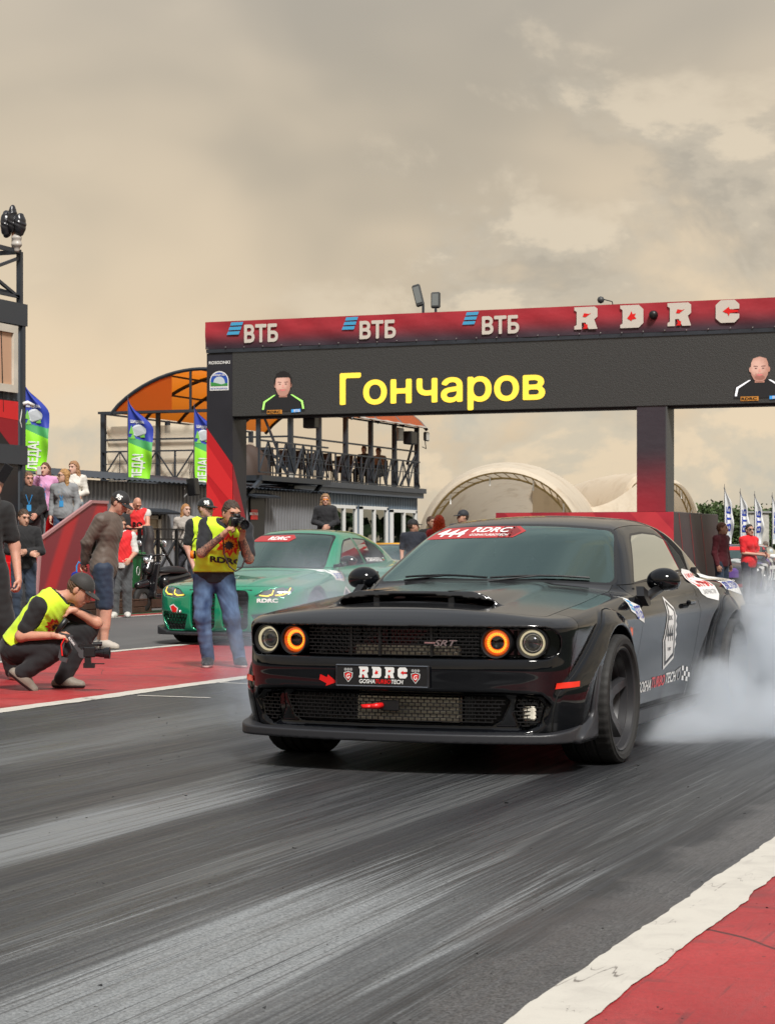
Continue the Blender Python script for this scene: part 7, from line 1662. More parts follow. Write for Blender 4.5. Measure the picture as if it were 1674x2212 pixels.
def person(label, loc, J, rz=YAW, sk=(.55, .30, .21), g=1.0, shirt=(.01, .01, .012), sleeve=.55, hem=.0, trousers=(.012, .012, .014), legs=1.0, baggy=.0, shoes=(.02, .02, .02), sole=(.5, .5, .48),
           hair=('short', (.06, .035, .02)), cap=None, vest=None, vox=.014, hands=True, eyes=True, group=None, parts=('body', 'top', 'legs', 'shoes'), female=False, collar=None, pants_r=.85, scale=1.0, hemdir=None, vhem=None, shirt_r=.85, grip=.35, gripL=None, gripR=None):
    root = thing('person', label, 'person', loc, R(rz), group); root.scale = (scale,) * 3
    sp = unit(J['neck'] - J['pel']); lat = unit(J['shR'] - J['shL']); fw = unit(np.cross(sp, lat)) * -1.0
    fw = unit(np.cross(lat, sp)) ; fw = fw if fw @ unit(J['face'] * [1, 1, .2]) > -.3 else -fw
    if (J['face'] * [1, 1, 0]) @ fw < 0: pass
    T = np.stack([unit(np.cross(fw, sp)), fw, sp], 1)
    pel, neck, head = J['pel'], J['neck'], J['head']; tl = np.linalg.norm(neck - pel); H = frame(J['face'])
    hd = sp if hemdir is None else unit(hemdir)
    def at(t, f=0.0): return pel + sp * tl * t + fw * f
    def torso(p, o=0.0, k=.07):
        d = ellip(p, at(-.02), np.array([.158 * g, .112 * g, .13]) + o, T); d = smin(d, ellip(p, at(.30, .005), np.array([(.128 if female else .142) * g, .102 * g, .17]) + o, T), k)
        d = smin(d, ellip(p, at(.70, .01), np.array([.158 * g if female else .172 * g, .115 * g, .20]) + o, T), k)
        if female: d = smin(d, np.minimum(ellip(p, at(.68, .085) - lat * .07, np.array([.07, .06, .07]) + o), ellip(p, at(.68, .085) + lat * .07, np.array([.07, .06, .07]) + o)), .05)
        for s in 'LR': d = smin(d, cone(p, at(.93), J['sh' + s], .075 + o, .066 + o), .06)
        return d
    def headf(p):
        c = head; d = ellip(p, c + H @ v3(0, -.012, .02), v3(.077, .098, .108), H)
        d = smin(d, ellip(p, c + H @ v3(0, .030, -.055), v3(.058, .062, .066), H), .05)               # jaw
        d = smin(d, ellip(p, c + H @ v3(0, .068, -.098), v3(.026, .022, .02), H), .03)                # chin
        d = smin(d, cone(p, c + H @ v3(0, .086, .018), c + H @ v3(0, .108, -.030), .011, .016), .022) # nose
        d = smin(d, ellip(p, c + H @ v3(0, .080, .042), v3(.055, .018, .014), H), .02)                # brow
        for s in (-1, 1):
            d = smax(d, -ellip(p, c + H @ v3(s * .032, .099, .016), v3(.020, .014, .012), H), .014)   # eye sockets
            d = smin(d, ellip(p, c + H @ v3(s * .079, -.012, -.008), v3(.010, .020, .032), H), .008)  # ears
        d = smin(d, ellip(p, c + H @ v3(0, .091, -.064), v3(.024, .010, .009), H), .008)              # lips
        return smin(d, cone(p, neck - sp * .01, c + H @ v3(0, -.02, -.06), .056 * (.9 if female else 1.05), .052), .03)
    def arm(p, s, o=0.0, u0=0.0, u1=2.0):
        a, b, c = J['sh' + s], J['el' + s], J['wr' + s]; k = g * (.86 if female else 1.0)
        d = cone(p, a, a + (b - a) * min(1, u1), (.058 * k + o), (.058 + (.043 - .058) * min(1, u1)) * k + o)
        if u1 > 1: d = smin(d, cone(p, b, b + (c - b) * (u1 - 1), .043 * k + o, (.043 + (.028 - .043) * (u1 - 1)) * k + o), .03)
        return d
    def leg(p, s, o0=0.0, o1=0.0, end=1.0):
        a, b, c = J['hip' + s], J['kn' + s], J['an' + s]; d = cone(p, a, b, .088 * g + o0, .057 * g + (o0 + o1) / 2)
        e = 2 * end - 1
        if e <= .02: d = cone(p, a, a + (b - a) * 2 * end, .088 * g + o0, (.088 + (.057 - .088) * 2 * end) * g + o0)
        else:
            m_ = b + (c - b) * .35 * e / max(e, .001)
            d = smin(d, cone(p, b, b + (c - b) * e, .057 * g + (o0 + o1) / 2, (.057 + (.038 - .057) * e) * g + o1), .03)
            if end > .8 and o0 < .008: d = smin(d, cone(p, b + (c - b) * .15, b + (c - b) * .55, .058 * g, .05 * g), .03)
        return d
    def foot(p, s, o=0.0):
        an, t = J['an' + s], unit(J['toe' + s]); F = frame(t); hl = an + F @ v3(0, -.055, -.042); q = an + F @ v3(0, .155, -.052)
        d = cone(p, hl, an + F @ v3(0, .06, -.035), .036 + o, .042 + o); d = smin(d, cone(p, an + F @ v3(0, .05, -.040), q, .043 + o, .030 + o), .03); d = smin(d, cone(p, an, an + F @ v3(0, .02, -.02), .040 + o, .045 + o), .03)
        x, y, z = p[0] - an[0], p[1] - an[1], p[2] - an[2]; dn = F[:, 2]
        return smax(d, -(x * dn[0] + y * dn[1] + z * dn[2]) - .080, .01)
    # ---- body: head, trunk and limbs in one skin, hands with five fingers
    def bodyf(x, y, z):
        p = (x, y, z); d = smin(torso(p, -.012), headf(p), .03)
        for s in 'LR': d = smin(d, arm(p, s), .035); d = smin(d, smin(leg(p, s), foot(p, s, -.008), .02), .04)
        return d
    body = None
    if 'body' in parts:
        lo, hi = bbox(list(J[k] for k in J if k[:3] not in ('fac', 'toe')), .26); lo[2] = max(lo[2], J['anL'][2] - .2)
        V, Tt, N = surfnet(bodyf, lo, hi, vox)
        Vs, Ts, Ns = [V], [Tt], [N]
        # a finer head, and the hands
        def hf(x, y, z): return headf((x, y, z))
        V2, T2, N2 = surfnet(lambda x, y, z: hf(x, y, z) - .0012, head - .17, head + .17, max(.0075, vox * .55))
        Ts.append(T2 + sum(map(len, Vs))); Vs.append(V2); Ns.append(N2)
        if hands:
            for s in 'LR':
                w = J['wr' + s]; d_ = J.get('hand' + s); d_ = unit(d_) if d_ is not None else unit(w - J['el' + s] + v3(0, 0, -.03))
                pn = J.get('palm' + s); pn = unit(pn) if pn is not None else unit((pel * [1, 1, 0] - w * [1, 1, 0]) + v3(0, -.02, 0))
                pn = unit(pn - d_ * (pn @ d_)); sd = np.cross(d_, pn); gr = (gripL if s == 'L' else gripR); gr = grip if gr is None else gr
                th = 1 if s == 'L' else -1
                fw_h = J['face'] * [1, 1, 0]
                if 'thumb' + s in J: th = 1 if (sd @ unit(J['thumb' + s])) > 0 else -1
                elif sd @ unit(fw_h + 1e-6) < 0: th = -1
                else: th = 1
                prim = [(w, w + d_ * .075, .026, .030)]
                cs = []
                for i, (o_, L_) in enumerate(((.033, .070), (.011, .080), (-.011, .074), (-.032, .058))):
                    b0 = w + d_ * .078 + sd * o_ * th * 1.0; a_ = gr * 1.5
                    k1 = b0 + (d_ * math.cos(a_ * .6) + pn * math.sin(a_ * .6)) * L_ * .5; k2 = k1 + (d_ * math.cos(a_ * 1.5) + pn * math.sin(a_ * 1.5)) * L_ * .32; k3 = k2 + (d_ * math.cos(a_ * 2.1) + pn * math.sin(a_ * 2.1)) * L_ * .24
                    cs.append((b0, k1, k2, k3))
                tb = w + d_ * .028 + sd * .028 * th; t1 = tb + (d_ * .7 + sd * .6 * th + pn * .35 * (1 + gr)) * .040; t2 = t1 + unit(d_ * .9 + sd * .15 * th + pn * .6 * gr) * .034
                def handf(x, y, z):
                    p = (x, y, z); e = ellip(p, w + d_ * .045, v3(.042, .052, .020), np.stack([sd, d_, pn], 1)); e = smin(e, cone(p, w - d_ * .02, w + d_ * .02, .029, .028), .02)
                    for b0, k1, k2, k3 in cs:
                        f = smin(smin(cone(p, b0, k1, .0105, .0095), cone(p, k1, k2, .0095, .0088), .004), cone(p, k2, k3, .0088, .0075), .004); e = smin(e, f, .008)
                    return smin(e, smin(cone(p, tb, t1, .0135, .0115), cone(p, t1, t2, .0115, .009), .005), .012)
                c_ = w + d_ * .08; V2, T2, N2 = surfnet(handf, c_ - .15, c_ + .15, max(.006, vox * .45), block=6)
                Ts.append(T2 + sum(map(len, Vs))); Vs.append(V2); Ns.append(N2)
        body = npobj('body', np.concatenate(Vs), np.concatenate(Ts), skin(sk), root, normals=np.concatenate(Ns))
        if eyes:
            for s in (-1, 1):
                e = MB(); c = head + H @ v3(s * .032, .086, .015)
                V2, T2, N2 = surfnet(lambda x, y, z: ellip((x, y, z), c, v3(.0155, .007, .0075), H), c - .03, c + .03, .005); npobj('eye', V2, T2, mat('eye_dark', (.03, .022, .018), .25), root, normals=N2)
                b_ = head + H @ v3(s * .033, .094, .040); V2, T2, N2 = surfnet(lambda x, y, z: ellip((x, y, z), b_, v3(.021, .007, .005), H), b_ - .035, b_ + .035, .005)
                if hair[0] != 'bald' : npobj('eyebrow', V2, T2, mat('brow_%.2f' % hair[1][0], tuple(.6 * q for q in hair[1]), .8), root, normals=N2)
            c = head + H @ v3(0, .100, -.064); V2, T2, N2 = surfnet(lambda x, y, z: ellip((x, y, z), c, v3(.023, .005, .0045), H), c - .03, c + .03, .004); npobj('mouth', V2, T2, mat('lips', (.32, .10, .08), .45), root, normals=N2)
    # ---- top
    if 'top' in parts:
        def topf(x, y, z):
            p = (x, y, z); d = smin(torso(p, .012), ellip(p, at(.02), np.array([.168 * g, .122 * g, .22]) + .012, T), .05)
            for s in 'LR':
                if sleeve > 0: d = smin(d, arm(p, s, .014 + (.006 if sleeve < 1 else .004), 0, sleeve), .035)
            d = d + wrinkle(p, .0030)
            cut_ = (p[0] - pel[0]) * hd[0] + (p[1] - pel[1]) * hd[1] + (p[2] - pel[2]) * hd[2] + .10 + hem
            d = smax(d, -cut_, .012)
            return smax(d, -(cone(p, neck + sp * .0, neck + sp * .2, .066, .085)), .01)
        pts = [J[k] for k in ('pel', 'neck', 'shL', 'shR')] + ([J['elL'], J['elR']] if sleeve > .3 else []) + ([J['wrL'], J['wrR']] if sleeve > 1 else [])
        lo, hi = bbox(pts, .24); V, Tt, N = surfnet(topf, lo, hi, vox); npobj('jacket' if sleeve > 1.2 else 'shirt', V, Tt, cloth(shirt, shirt_r), root, normals=N)
        if collar:
            def colf(x, y, z): return smax(np.abs(cone((x, y, z), neck - sp * .03, neck + sp * .05, .085, .070)) - .008, -((x - neck[0]) * sp[0] + (y - neck[1]) * sp[1] + (z - neck[2]) * sp[2]) - .03, .01) if True else 0
            def colg(x, y, z): return smax(colf(x, y, z), ((x - neck[0]) * sp[0] + (y - neck[1]) * sp[1] + (z - neck[2]) * sp[2]) - .045, .01)
            V, Tt, N = surfnet(colg, neck - .16, neck + .16, vox * .8); npobj('collar', V, Tt, cloth(collar), root, normals=N)
    if vest:
        def vestf(x, y, z):
            p = (x, y, z); d = torso(p, .026)
            q = [p[i] - pel[i] for i in range(3)]; sf = q[0] * fw[0] + q[1] * fw[1] + q[2] * fw[2]; up = q[0] * sp[0] + q[1] * sp[1] + q[2] * sp[2]; sx = q[0] * lat[0] + q[1] * lat[1] + q[2] * lat[2]
            tub = (np.sqrt((sx / (.190 * g)) ** 2 + (sf / (.142 * g)) ** 2) - 1) * .15; tub = smax(tub, up - tl * .80, .06)
            d = smin(d, tub, .05) + wrinkle(p, .0045, 24)
            uh = q[0] * hd[0] + q[1] * hd[1] + q[2] * hd[2]; d = smax(d, -uh - (.4 * hem if vhem is None else vhem), .012); d = smax(d, np.abs(sx) - (.205 * g - .10 * sstep(tl * .55, tl * 1.0, up) * 0), .01)
            d = smax(d, -cone(p, neck - sp * .05 + fw * .02, neck + sp * .25, .095, .12), .012)
            for s in 'LR': d = smax(d, -cone(p, J['sh' + s] + (J['sh' + s] - at(.93)) * .22, J['sh' + s] + (J['el' + s] - J['sh' + s]) * .45, .086, .080), .012)
            return d
        lo, hi = bbox([J[k] for k in ('pel', 'neck', 'shL', 'shR')], .28); V, Tt, N = surfnet(vestf, lo, hi, vox * .9); vo = npobj('vest', V, Tt, cloth(vest, .75), root, normals=N)
        root['_vest'] = vo.name
    # ---- legs
    if 'legs' in parts:
        def legf(x, y, z):
            p = (x, y, z); d = ellip(p, at(-.03), np.array([.162 * g, .118 * g, .14]) + .008, T)
            d = smax(d, (p[0] - pel[0]) * sp[0] + (p[1] - pel[1]) * sp[1] + (p[2] - pel[2]) * sp[2] - .09, .012)
            for s in 'LR': d = smin(d, leg(p, s, .014 + baggy, .020 + baggy, legs), .035)
            return d + wrinkle(p, .0032, 30)
        lo, hi = bbox([J[k] for k in ('pel', 'hipL', 'hipR', 'knL', 'knR')] + ([J['anL'], J['anR']] if legs > .55 else []), .22); V, Tt, N = surfnet(legf, lo, hi, vox); npobj('shorts' if legs < .7 else 'trousers', V, Tt, cloth(trousers, pants_r), root, normals=N)
    if 'shoes' in parts:
        for s in 'LR':
            an = J['an' + s]; F = frame(unit(J['toe' + s])); c = an + F @ v3(0, .05, -.03)
            V, Tt, N = surfnet(lambda x, y, z: smax(foot((x, y, z), s, .009), (x - an[0]) * F[0, 2] + (y - an[1]) * F[1, 2] + (z - an[2]) * F[2, 2] - .03, .01), c - .22, c + .22, max(.008, vox * .7))
            gs = (V - an) @ F[:, 2] + .055
            V, N, a, b = cut(V, Tt, N, gs)
            so = None
            for nm, t, m_ in (('shoe', a, cloth(shoes, .6)), ('sole', b, mat('sole_%.2f' % sole[0], sole, .6))):
                v_, n_, t_ = compact(V, N, t); so = npobj(nm, v_, t_, m_, so or root, normals=n_)
    # ---- hair and cap
    if hair[0] != 'bald':
        kind, hc = hair; hm = mat('hair_%.3f_%.3f' % hc[:2], hc, .55, var=.35, vscale=60, bump=.6, bscale=110)
        def hairf(x, y, z):
            p = (x, y, z); q = [sum(H[i, k] * (p[i] - head[i]) for i in range(3)) for k in range(3)]
            d = ellip(p, head + H @ v3(0, -.018, .026), v3(.086, .107, .113) + (.012 if kind == 'curly' else 0), H)
            hl = -.01 if kind == 'short' else .0
            d = smax(d, -(q[2] - hl + .75 * (-q[1] - .04) * 0 + np.where(q[1] > 0, -.082 * np.clip(q[1] / .06, 0, 1), .03 + .04 * np.clip(-q[1] / .08, 0, 1))), .012)
            if kind in ('long', 'curly', 'tail'):
                if kind == 'tail': d = smin(d, cone(p, head + H @ v3(0, -.09, .03), head + v3(0, 0, -.30) + H @ v3(0, -.10, 0), .035, .022), .03)
                else:
                    L_ = .26 if kind == 'long' else .17
                    for s in (-1, 0, 1):
                        d = smin(d, cone(p, head + H @ v3(s * .062, -.035, .03), head + H @ v3(s * .085, -.045, 0) + v3(0, 0, -L_), .042, .036 if kind == 'long' else .058), .03)
                d = smax(d, -ellip(p, head + H @ v3(0, .075, -.03), v3(.062, .055, .10), H), .015)
            if kind == 'curly': d = d + .010 * np.sin(95 * q[0]) * np.sin(90 * q[2] + 2) * np.sin(88 * q[1])
            else: d = d + .005 * np.sin(120 * q[0] + 5 * np.sin(50 * q[2])) * np.sin(70 * q[2] + 40 * q[1])
            return d
        m_ = .36 if kind != 'short' else .18
        V, Tt, N = surfnet(hairf, head - [.2, .2, m_], head + .2, max(.008, vox * .6)); npobj('hair', V, Tt, hm, root, normals=N)
    if cap:
        def capf(x, y, z):
            p = (x, y, z); q = [sum(H[i, k] * (p[i] - head[i]) for i in range(3)) for k in range(3)]
            d = ellip(p, head + H @ v3(0, -.012, .038), v3(.094, .115, .108), H); d = smax(d, .030 - q[2] + .10 * q[1] * 0, .01)
            b = smax(np.abs(q[2] - (.040 - 2.2 * np.maximum(np.abs(q[0]), 0) ** 2 - .16 * np.maximum(q[1] - .09, 0))) - .006, np.hypot(q[0] / .082, (q[1] - .07) / .115) * .09 - .09, .006)
            return smin(d, smax(b, .06 - q[1], .01), .006)
        V, Tt, N = surfnet(capf, head - .23, head + .23, max(.007, vox * .55)); co = npobj('cap', V, Tt, cloth(cap, .7), root, normals=N)
        root['_cap'] = co.name
    root['_J'] = 0; del root['_J']
    return root, J, H
def child(root, key):
    n = root.get('_' + key); 
    return bpy.data.objects.get(n) if n else None
def clean(root):
    for k in list(root.keys()):
        if k.startswith('_'): del root[k]
def mesh_bvh(o): me = o.data; return BVHTree.FromPolygons([v.co[:] for v in me.vertices], [p.vertices[:] for p in me.polygons])
def print_on(root, key, name, polys, m, origin, ex, ey, direc, lift=.004, maxlen=.03):
    """flat print on a garment, seen along direc"""
    o = child(root, key)
    if o is None: return
    ob, ex, ey, dr = Vector(origin), Vector(ex), Vector(ey), Vector(direc).normalized()
    sticker(name, polys, m, o, mesh_bvh(o), lambda x, y: ob + ex * x + ey * y - dr * .6, dr, lift, maxlen)
# ------------------------------------------------------------------ who stands where
NEON = (.66, .95, .03)
FIRE = [(0, .9), (.12, .62), (.3, .8), (.32, .55), (.6, .6), (.5, .38), (.85, .3), (.6, .12), (.8, -.2), (.5, -.2), (.45, -.6), (.25, -.35), (0, -.75), (-.15, -.4), (-.45, -.6), (-.42, -.25), (-.85, -.25), (-.58, .08), (-.85, .35), (-.5, .4), (-.55, .7), (-.28, .58)]
def fire(root, c, ex, ey, dr, s):
    for k, m_, l in ((1, mat('flame_red', (.72, .02, .01), .6), .004), (.66, mat('flame_orange', (.85, .28, .01), .6), .007), (.42, M_BLKPRINT, .010)):
        print_on(root, 'vest', 'flame_print', [shape(*[(x * s * k, y * s * k) for x, y in FIRE])], m_, c, ex, ey, dr, l)

def cast_photographers():
    # --- the standing photographer
    J = stand(pel=(-.10, .10, .90), neck=(.03, -.10, 1.405), head=(.095, -.19, 1.51), face=(.50, -.85, -.22),
              shL=(-.150, -.10, 1.40), shR=(.215, -.06, 1.365), elL=(-.19, -.26, 1.135), elR=(.265, -.20, 1.075), wrL=(.035, -.36, 1.315), wrR=(.205, -.33, 1.285),
              hipL=(-.20, .08, .87), hipR=(.0, .08, .87), knL=(-.205, -.01, .50), knR=(.085, .0, .49), anL=(-.155, .06, .085), anR=(.155, .07, .085), toeL=(-.05, -1, 0), toeR=(.35, -1, 0),
              handL=(.6, -.35, .7), handR=(.25, -.3, .9), palmL=(.8, .1, -.3), palmR=(-.6, -.4, .2), thumbL=(0, .5, -.5), thumbR=(-1, 0, 0))
    g = G(483, 1443)
    r, J, H = person('photographer with tattooed arms in neon yellow vest raising a camera, standing on red paint', g, J, sk=(.50, .26, .17), g=1.06, shirt=(.012, .013, .017), sleeve=.80, hem=-.035, trousers=(.022, .058, .15), shoes=(.012, .012, .014), sole=(.62, .61, .58), hair=('short', (.055, .034, .022)), vest=NEON, vox=.011, baggy=.003, gripL=.9, gripR=.8, hemdir=(0, 0, 1), vhem=-.045)
    # washed-out denim
    dm, nt, b = _pb('faded_denim'); tc = nt.nodes.new('ShaderNodeTexCoord'); n1 = nt.nodes.new('ShaderNodeTexNoise'); n1.inputs['Scale'].default_value = 4.5; n1.inputs['Detail'].default_value = 5
    rp = nt.nodes.new('ShaderNodeValToRGB'); rp.color_ramp.elements[0].position = .38; rp.color_ramp.elements[0].color = (.013, .034, .10, 1); rp.color_ramp.elements[1].position = .70; rp.color_ramp.elements[1].color = (.12, .20, .34, 1)
    mp = nt.nodes.new('ShaderNodeMapping'); mp.inputs['Scale'].default_value = (1.5, 1.5, .8); nt.links.new(tc.outputs['Object'], mp.inputs[0]); nt.links.new(mp.outputs[0], n1.inputs['Vector']); nt.links.new(n1.outputs['Fac'], rp.inputs[0]); nt.links.new(rp.outputs[0], b.inputs['Base Color']); b.inputs['Roughness'].default_value = .85
    # tattoos: inked noise lines on the forearms
    tm, nt, b = _pb('tattooed_skin'); tc = nt.nodes.new('ShaderNodeTexCoord'); n1 = nt.nodes.new('ShaderNodeTexNoise'); n1.inputs['Scale'].default_value = 38; n1.inputs['Detail'].default_value = 3; n1.inputs['Distortion'].default_value = 2.2
    rp = nt.nodes.new('ShaderNodeValToRGB'); rp.color_ramp.elements[0].position = .44; rp.color_ramp.elements[0].color = (.075, .055, .05, 1); rp.color_ramp.elements[1].position = .58; rp.color_ramp.elements[1].color = (.36, .18, .12, 1)
    nt.links.new(tc.outputs['Object'], n1.inputs['Vector']); nt.links.new(n1.outputs['Fac'], rp.inputs[0]); nt.links.new(rp.outputs[0], b.inputs['Base Color']); b.inputs['Roughness'].default_value = .5
    for ch in r.children:
        if ch.name.startswith('trousers'): ch.data.materials[0] = dm
        if ch.name.startswith('body'):
            me = ch.data; me.materials.append(tm); P = np.array([p.center[:] for p in me.polygons]); mi = np.zeros(len(P), np.int32)
            for s in 'LR':
                a, b_, c = J['sh' + s], J['el' + s], J['wr' + s]
                for q0, q1, t1 in ((a, b_, 1.1), (b_, c, .93)):
                    d = q1 - q0; t = ((P - q0) @ d) / (d @ d); dist = np.linalg.norm(P - q0 - np.outer(np.clip(t, 0, 1), d), axis=1); mi[(dist < .075) & (t > 0) & (t < t1)] = 1
            me.polygons.foreach_set('material_index', mi); me.update()
    fire(r, (.07, 0, 1.20), (1, 0, 0), (0, 0, 1), (0, 1, 0), .145)
    print_on(r, 'vest', 'vest_letters', [text_poly('RDRC', -.16, 0, .055, .30, .05)], M_BLKPRINT, (.045, 0, 1.03), (1, .0, -.12), (0, 0, 1), (0, 1, 0), .006)
    clean(r)
    # the camera in his hands
    c = thing('photo_camera', 'black photo camera with a wide lens held up by the standing photographer', 'camera', g, R(YAW))
    f = frame((.50, -.85, -.12)); M3 = Matrix([list(q) for q in f]); o = Vector((.155, -.335, 1.435))
    MB().box(o, (.145, .075, .10), M3, bev=.015).box(o + M3 @ Vector((0, .0, .06)), (.06, .07, .04), M3, bev=.012).box(o + M3 @ Vector((-.06, .025, -.005)), (.035, .05, .10), M3, bev=.012).build('camera_body', M_BLACKPL, c, angle=40)
    ln = MB(); pts = [(.036, .03), (.039, .06), (.042, .065), (.042, .10), (.044, .105), (.048, .15), (.049, .18), (.045, .182), (.036, .165), (.0001, .160)]; n = 28
    V = [o + M3 @ Vector((rr * math.cos(2 * math.pi * i / n), d, rr * math.sin(2 * math.pi * i / n) - .008)) for rr, d in pts for i in range(n)]
    ln.add(V, [(j * n + i, j * n + (i + 1) % n, (j + 1) * n + (i + 1) % n, (j + 1) * n + i) for j in range(len(pts) - 1) for i in range(n)]); ln.build('lens', mat('lens_black', (.006, .006, .008), .2), c, angle=35)
    st = MB(); st.tube([o + Vector((-.07, 0, .02)), (.02, -.30, 1.30), (.03, -.28, 1.12), (.08, -.27, 1.0), (.14, -.27, .955), (.20, -.26, .99), (.235, -.24, 1.10), (.23, -.26, 1.30), o + Vector((.07, 0, .02))], .008, 6); st.build('neck_strap', mat('strap_dark', (.03, .012, .014), .7), c)
    # ear defenders hanging behind his hip
    e = thing('ear_defenders', 'orange and black ear defenders clipped at the photographer\'s hip', 'ear defenders', g, R(YAW))
    orr = mat('orange_plastic', (.80, .22, .01), .4)
    for k, x in enumerate((-.30, -.235)):
        MB().lathe([(.0001, -.03), (.030, -.028), (.042, -.012), (.042, .008)], 18, (x, .02, 1.115 - .01 * k), 'x').build('cup', orr, e, smooth=True)
        MB().lathe([(.042, .008), (.040, .026), (.0001, .028)], 18, (x, .02, 1.115 - .01 * k), 'x').build('cushion', M_BLACKPL, e, smooth=True)
    MB().tube([(-.315, .02, 1.14), (-.315, .02, 1.22), (-.28, .03, 1.275), (-.22, .03, 1.285), (-.18, .02, 1.24)], .007, 6).build('headband', M_BLACKPL, e, smooth=True)

    # --- the crouching videographer
    J = stand(pel=(-.23, .0, .36), neck=(.09, .0, .765), head=(.285, -.0, .83), face=(.86, -.12, -.62),
              shL=(-.02, -.185, .70), shR=(.02, .18, .69), elL=(-.17, -.22, .455), elR=(.41, .10, .555), wrL=(.13, -.30, .465), wrR=(.225, .0, .665),
              hipL=(-.21, -.10, .35), hipR=(-.21, .10, .35), knL=(.15, -.20, .36), knR=(.33, .15, .50), anL=(-.165, -.17, .15), anR=(.12, .14, .085), toeL=(.80, 0, -.62), toeR=(1, -.15, 0),
              handL=(1, -.05, .0), handR=(-1, -.1, .05), palmL=(.0, .5, -.6), palmR=(.1, .5, -.8), thumbL=(0, 0, 1), thumbR=(0, -1, 0))
    g = G(100, 1490)
    r, J, H = person('videographer in neon yellow vest and dark cap crouching with a camera gimbal', g, J, sk=(.56, .27, .18), g=1.03, shirt=(.010, .010, .011), sleeve=.75, hem=.02, trousers=(.012, .012, .014), shoes=(.21, .18, .145), sole=(.02, .02, .02), hair=('short', (.10, .05, .025)), cap=(.026, .024, .022), vest=NEON, vox=.011, baggy=.012, gripL=.9, gripR=.75, eyes=True)
    fire(r, (.10, -.2, .52), (.9, 0, .2), (-.2, 0, .9), (0, 1, 0), .10); clean(r)
    gm = thing('camera_gimbal', 'black camera gimbal with red trim held low by the crouching videographer', 'camera', g + Vector((-.065 * CY, -.065 * SY, .06)), R(YAW))
    bp = M_BLACKPL; hnd = Vector((.20, -.31, .46))
    MB().tube([(.205, -.31, .43), (.235, -.31, .475), (.285, -.31, .54)], [.02, .024, .024], 12).build('grip', bp, gm, smooth=True)
    arm_ = MB(); arm_.bar((.22, -.31, .42), (.30, -.31, .40), .03).bar((.30, -.31, .40), (.33, -.31, .385), .035).bar((.30, -.31, .40), (.40, -.31, .27), .03).bar((.26, -.31, .36), (.23, -.31, .22), .028).bar((.23, -.31, .22), (.29, -.31, .20), .035); arm_.build('arms', mat('gimbal_grey', (.06, .062, .066), .4), gm)
    MB().bar((.275, -.335, .385), (.245, -.335, .33), .010).bar((.245, -.335, .33), (.255, -.335, .24), .010).build('red_trim', M_RED, gm)
    text_on('lettering', 'RONIN', M_WHITEP, gm, (.30, -.328, .385), (.6, 0, -.8), (.8, 0, .6), .018, .075, .02)
    MB().lathe([(.0001, -.03), (.035, -.03), (.037, 0), (.035, .03), (.0001, .03)], 20, (.42, -.31, .255), 'y').build('motor', mat('gimbal_grey', (.06, .062, .066), .4), gm, angle=40)
    cb = MB(); cb.box((.475, -.31, .27), (.10, .07, .085), bev=.008).box((.46, -.31, .325), (.16, .04, .018)).box((.47, -.31, .16), (.09, .06, .04)).box((.46, -.31, .205), (.05, .05, .07)).box((.53, -.31, .175), (.13, .02, .008)); cb.tube([(.50, -.31, .335), (.575, -.31, .337)], .018, 10); cb.bar((.56, -.31, .33), (.56, -.31, .30), .014); cb.build('camera_body', bp, gm)
    MB().lathe([(.030, .0), (.033, .04), (.036, .045), (.036, .075), (.046, .08), (.048, .125), (.043, .126), (.035, .11), (.0001, .105)], 26, (.515, -.31, .262), 'x').build('lens', mat('lens_black', (.006, .006, .008), .2), gm, angle=35)

    # --- cap man in olive brown jacket, hands behind his back
    J = stand(pel=(-.10, .0, .97), neck=(-.015, .0, 1.56), head=(.085, -.01, 1.705), face=(.80, -.30, -.55), shL=(-.11, -.175, 1.50), shR=(-.02, .185, 1.50),
              elL=(-.275, -.15, 1.245), elR=(-.26, .12, 1.25), wrL=(-.325, -.03, 1.015), wrR=(-.335, .06, 1.02), hipL=(-.10, -.10, .93), hipR=(-.08, .10, .93), knL=(-.065, -.10, .50), knR=(-.13, .12, .50),
              anL=(-.085, -.10, .085), anR=(-.16, .14, .085), toeL=(.95, -.35, 0), toeR=(1, .1, 0), handL=(-.1, .4, -.3), handR=(-.2, -.2, -.4), palmL=(1, 0, 0), palmR=(1, 0, 0))
    g = G(244, 1402)
    r, J, H = person('man in brown jacket, navy shorts and black cap looking down with hands behind his back', g, J, sk=(.56, .29, .21), g=1.14, shirt=(.105, .080, .064), sleeve=1.95, hem=.03, trousers=(.012, .026, .055), legs=.47, baggy=.014, shoes=(.42, .38, .33), sole=(.55, .50, .42), hair=('short', (.06, .03, .018)), cap=(.010, .010, .011), vox=.012, collar=(.105, .080, .064), pants_r=.7, shirt_r=.6)
    capn = child(r, 'cap')
    print_on(r, 'cap', 'cap_number', [text_poly('95', -.035, -.02, .05, .07, .05)], M_WHITEP, tuple(np.array(J['head']) + H @ v3(.0, -.005, .075)), tuple(H[:, 1] * 1.0), tuple(H[:, 2]), tuple(-H[:, 0] * (1 if (H[:, 0] @ v3(0, -1, 0)) > 0 else -1)), .004); clean(r)
    w = thing('coiled_lead', 'blue coiled lead with a round blue tag hanging from the brown jacket man\'s hands', 'lead', g, R(YAW))
    MB().tube([(-.345, -.02, .98), (-.39, -.03, 1.02), (-.415, -.03, .97), (-.415, -.03, .88), (-.40, -.03, .80), (-.39, -.03, .74)], .010, 8).build('lead', mat('cyan_cord', (.02, .28, .65), .4), w, smooth=True)
    MB().lathe([(.0001, -.012), (.045, -.012), (.052, 0), (.045, .012), (.0001, .012)], 20, (-.425, -.05, .855), 'y').build('tag', mat('blue_tag', (.01, .03, .30), .35), w, angle=40)

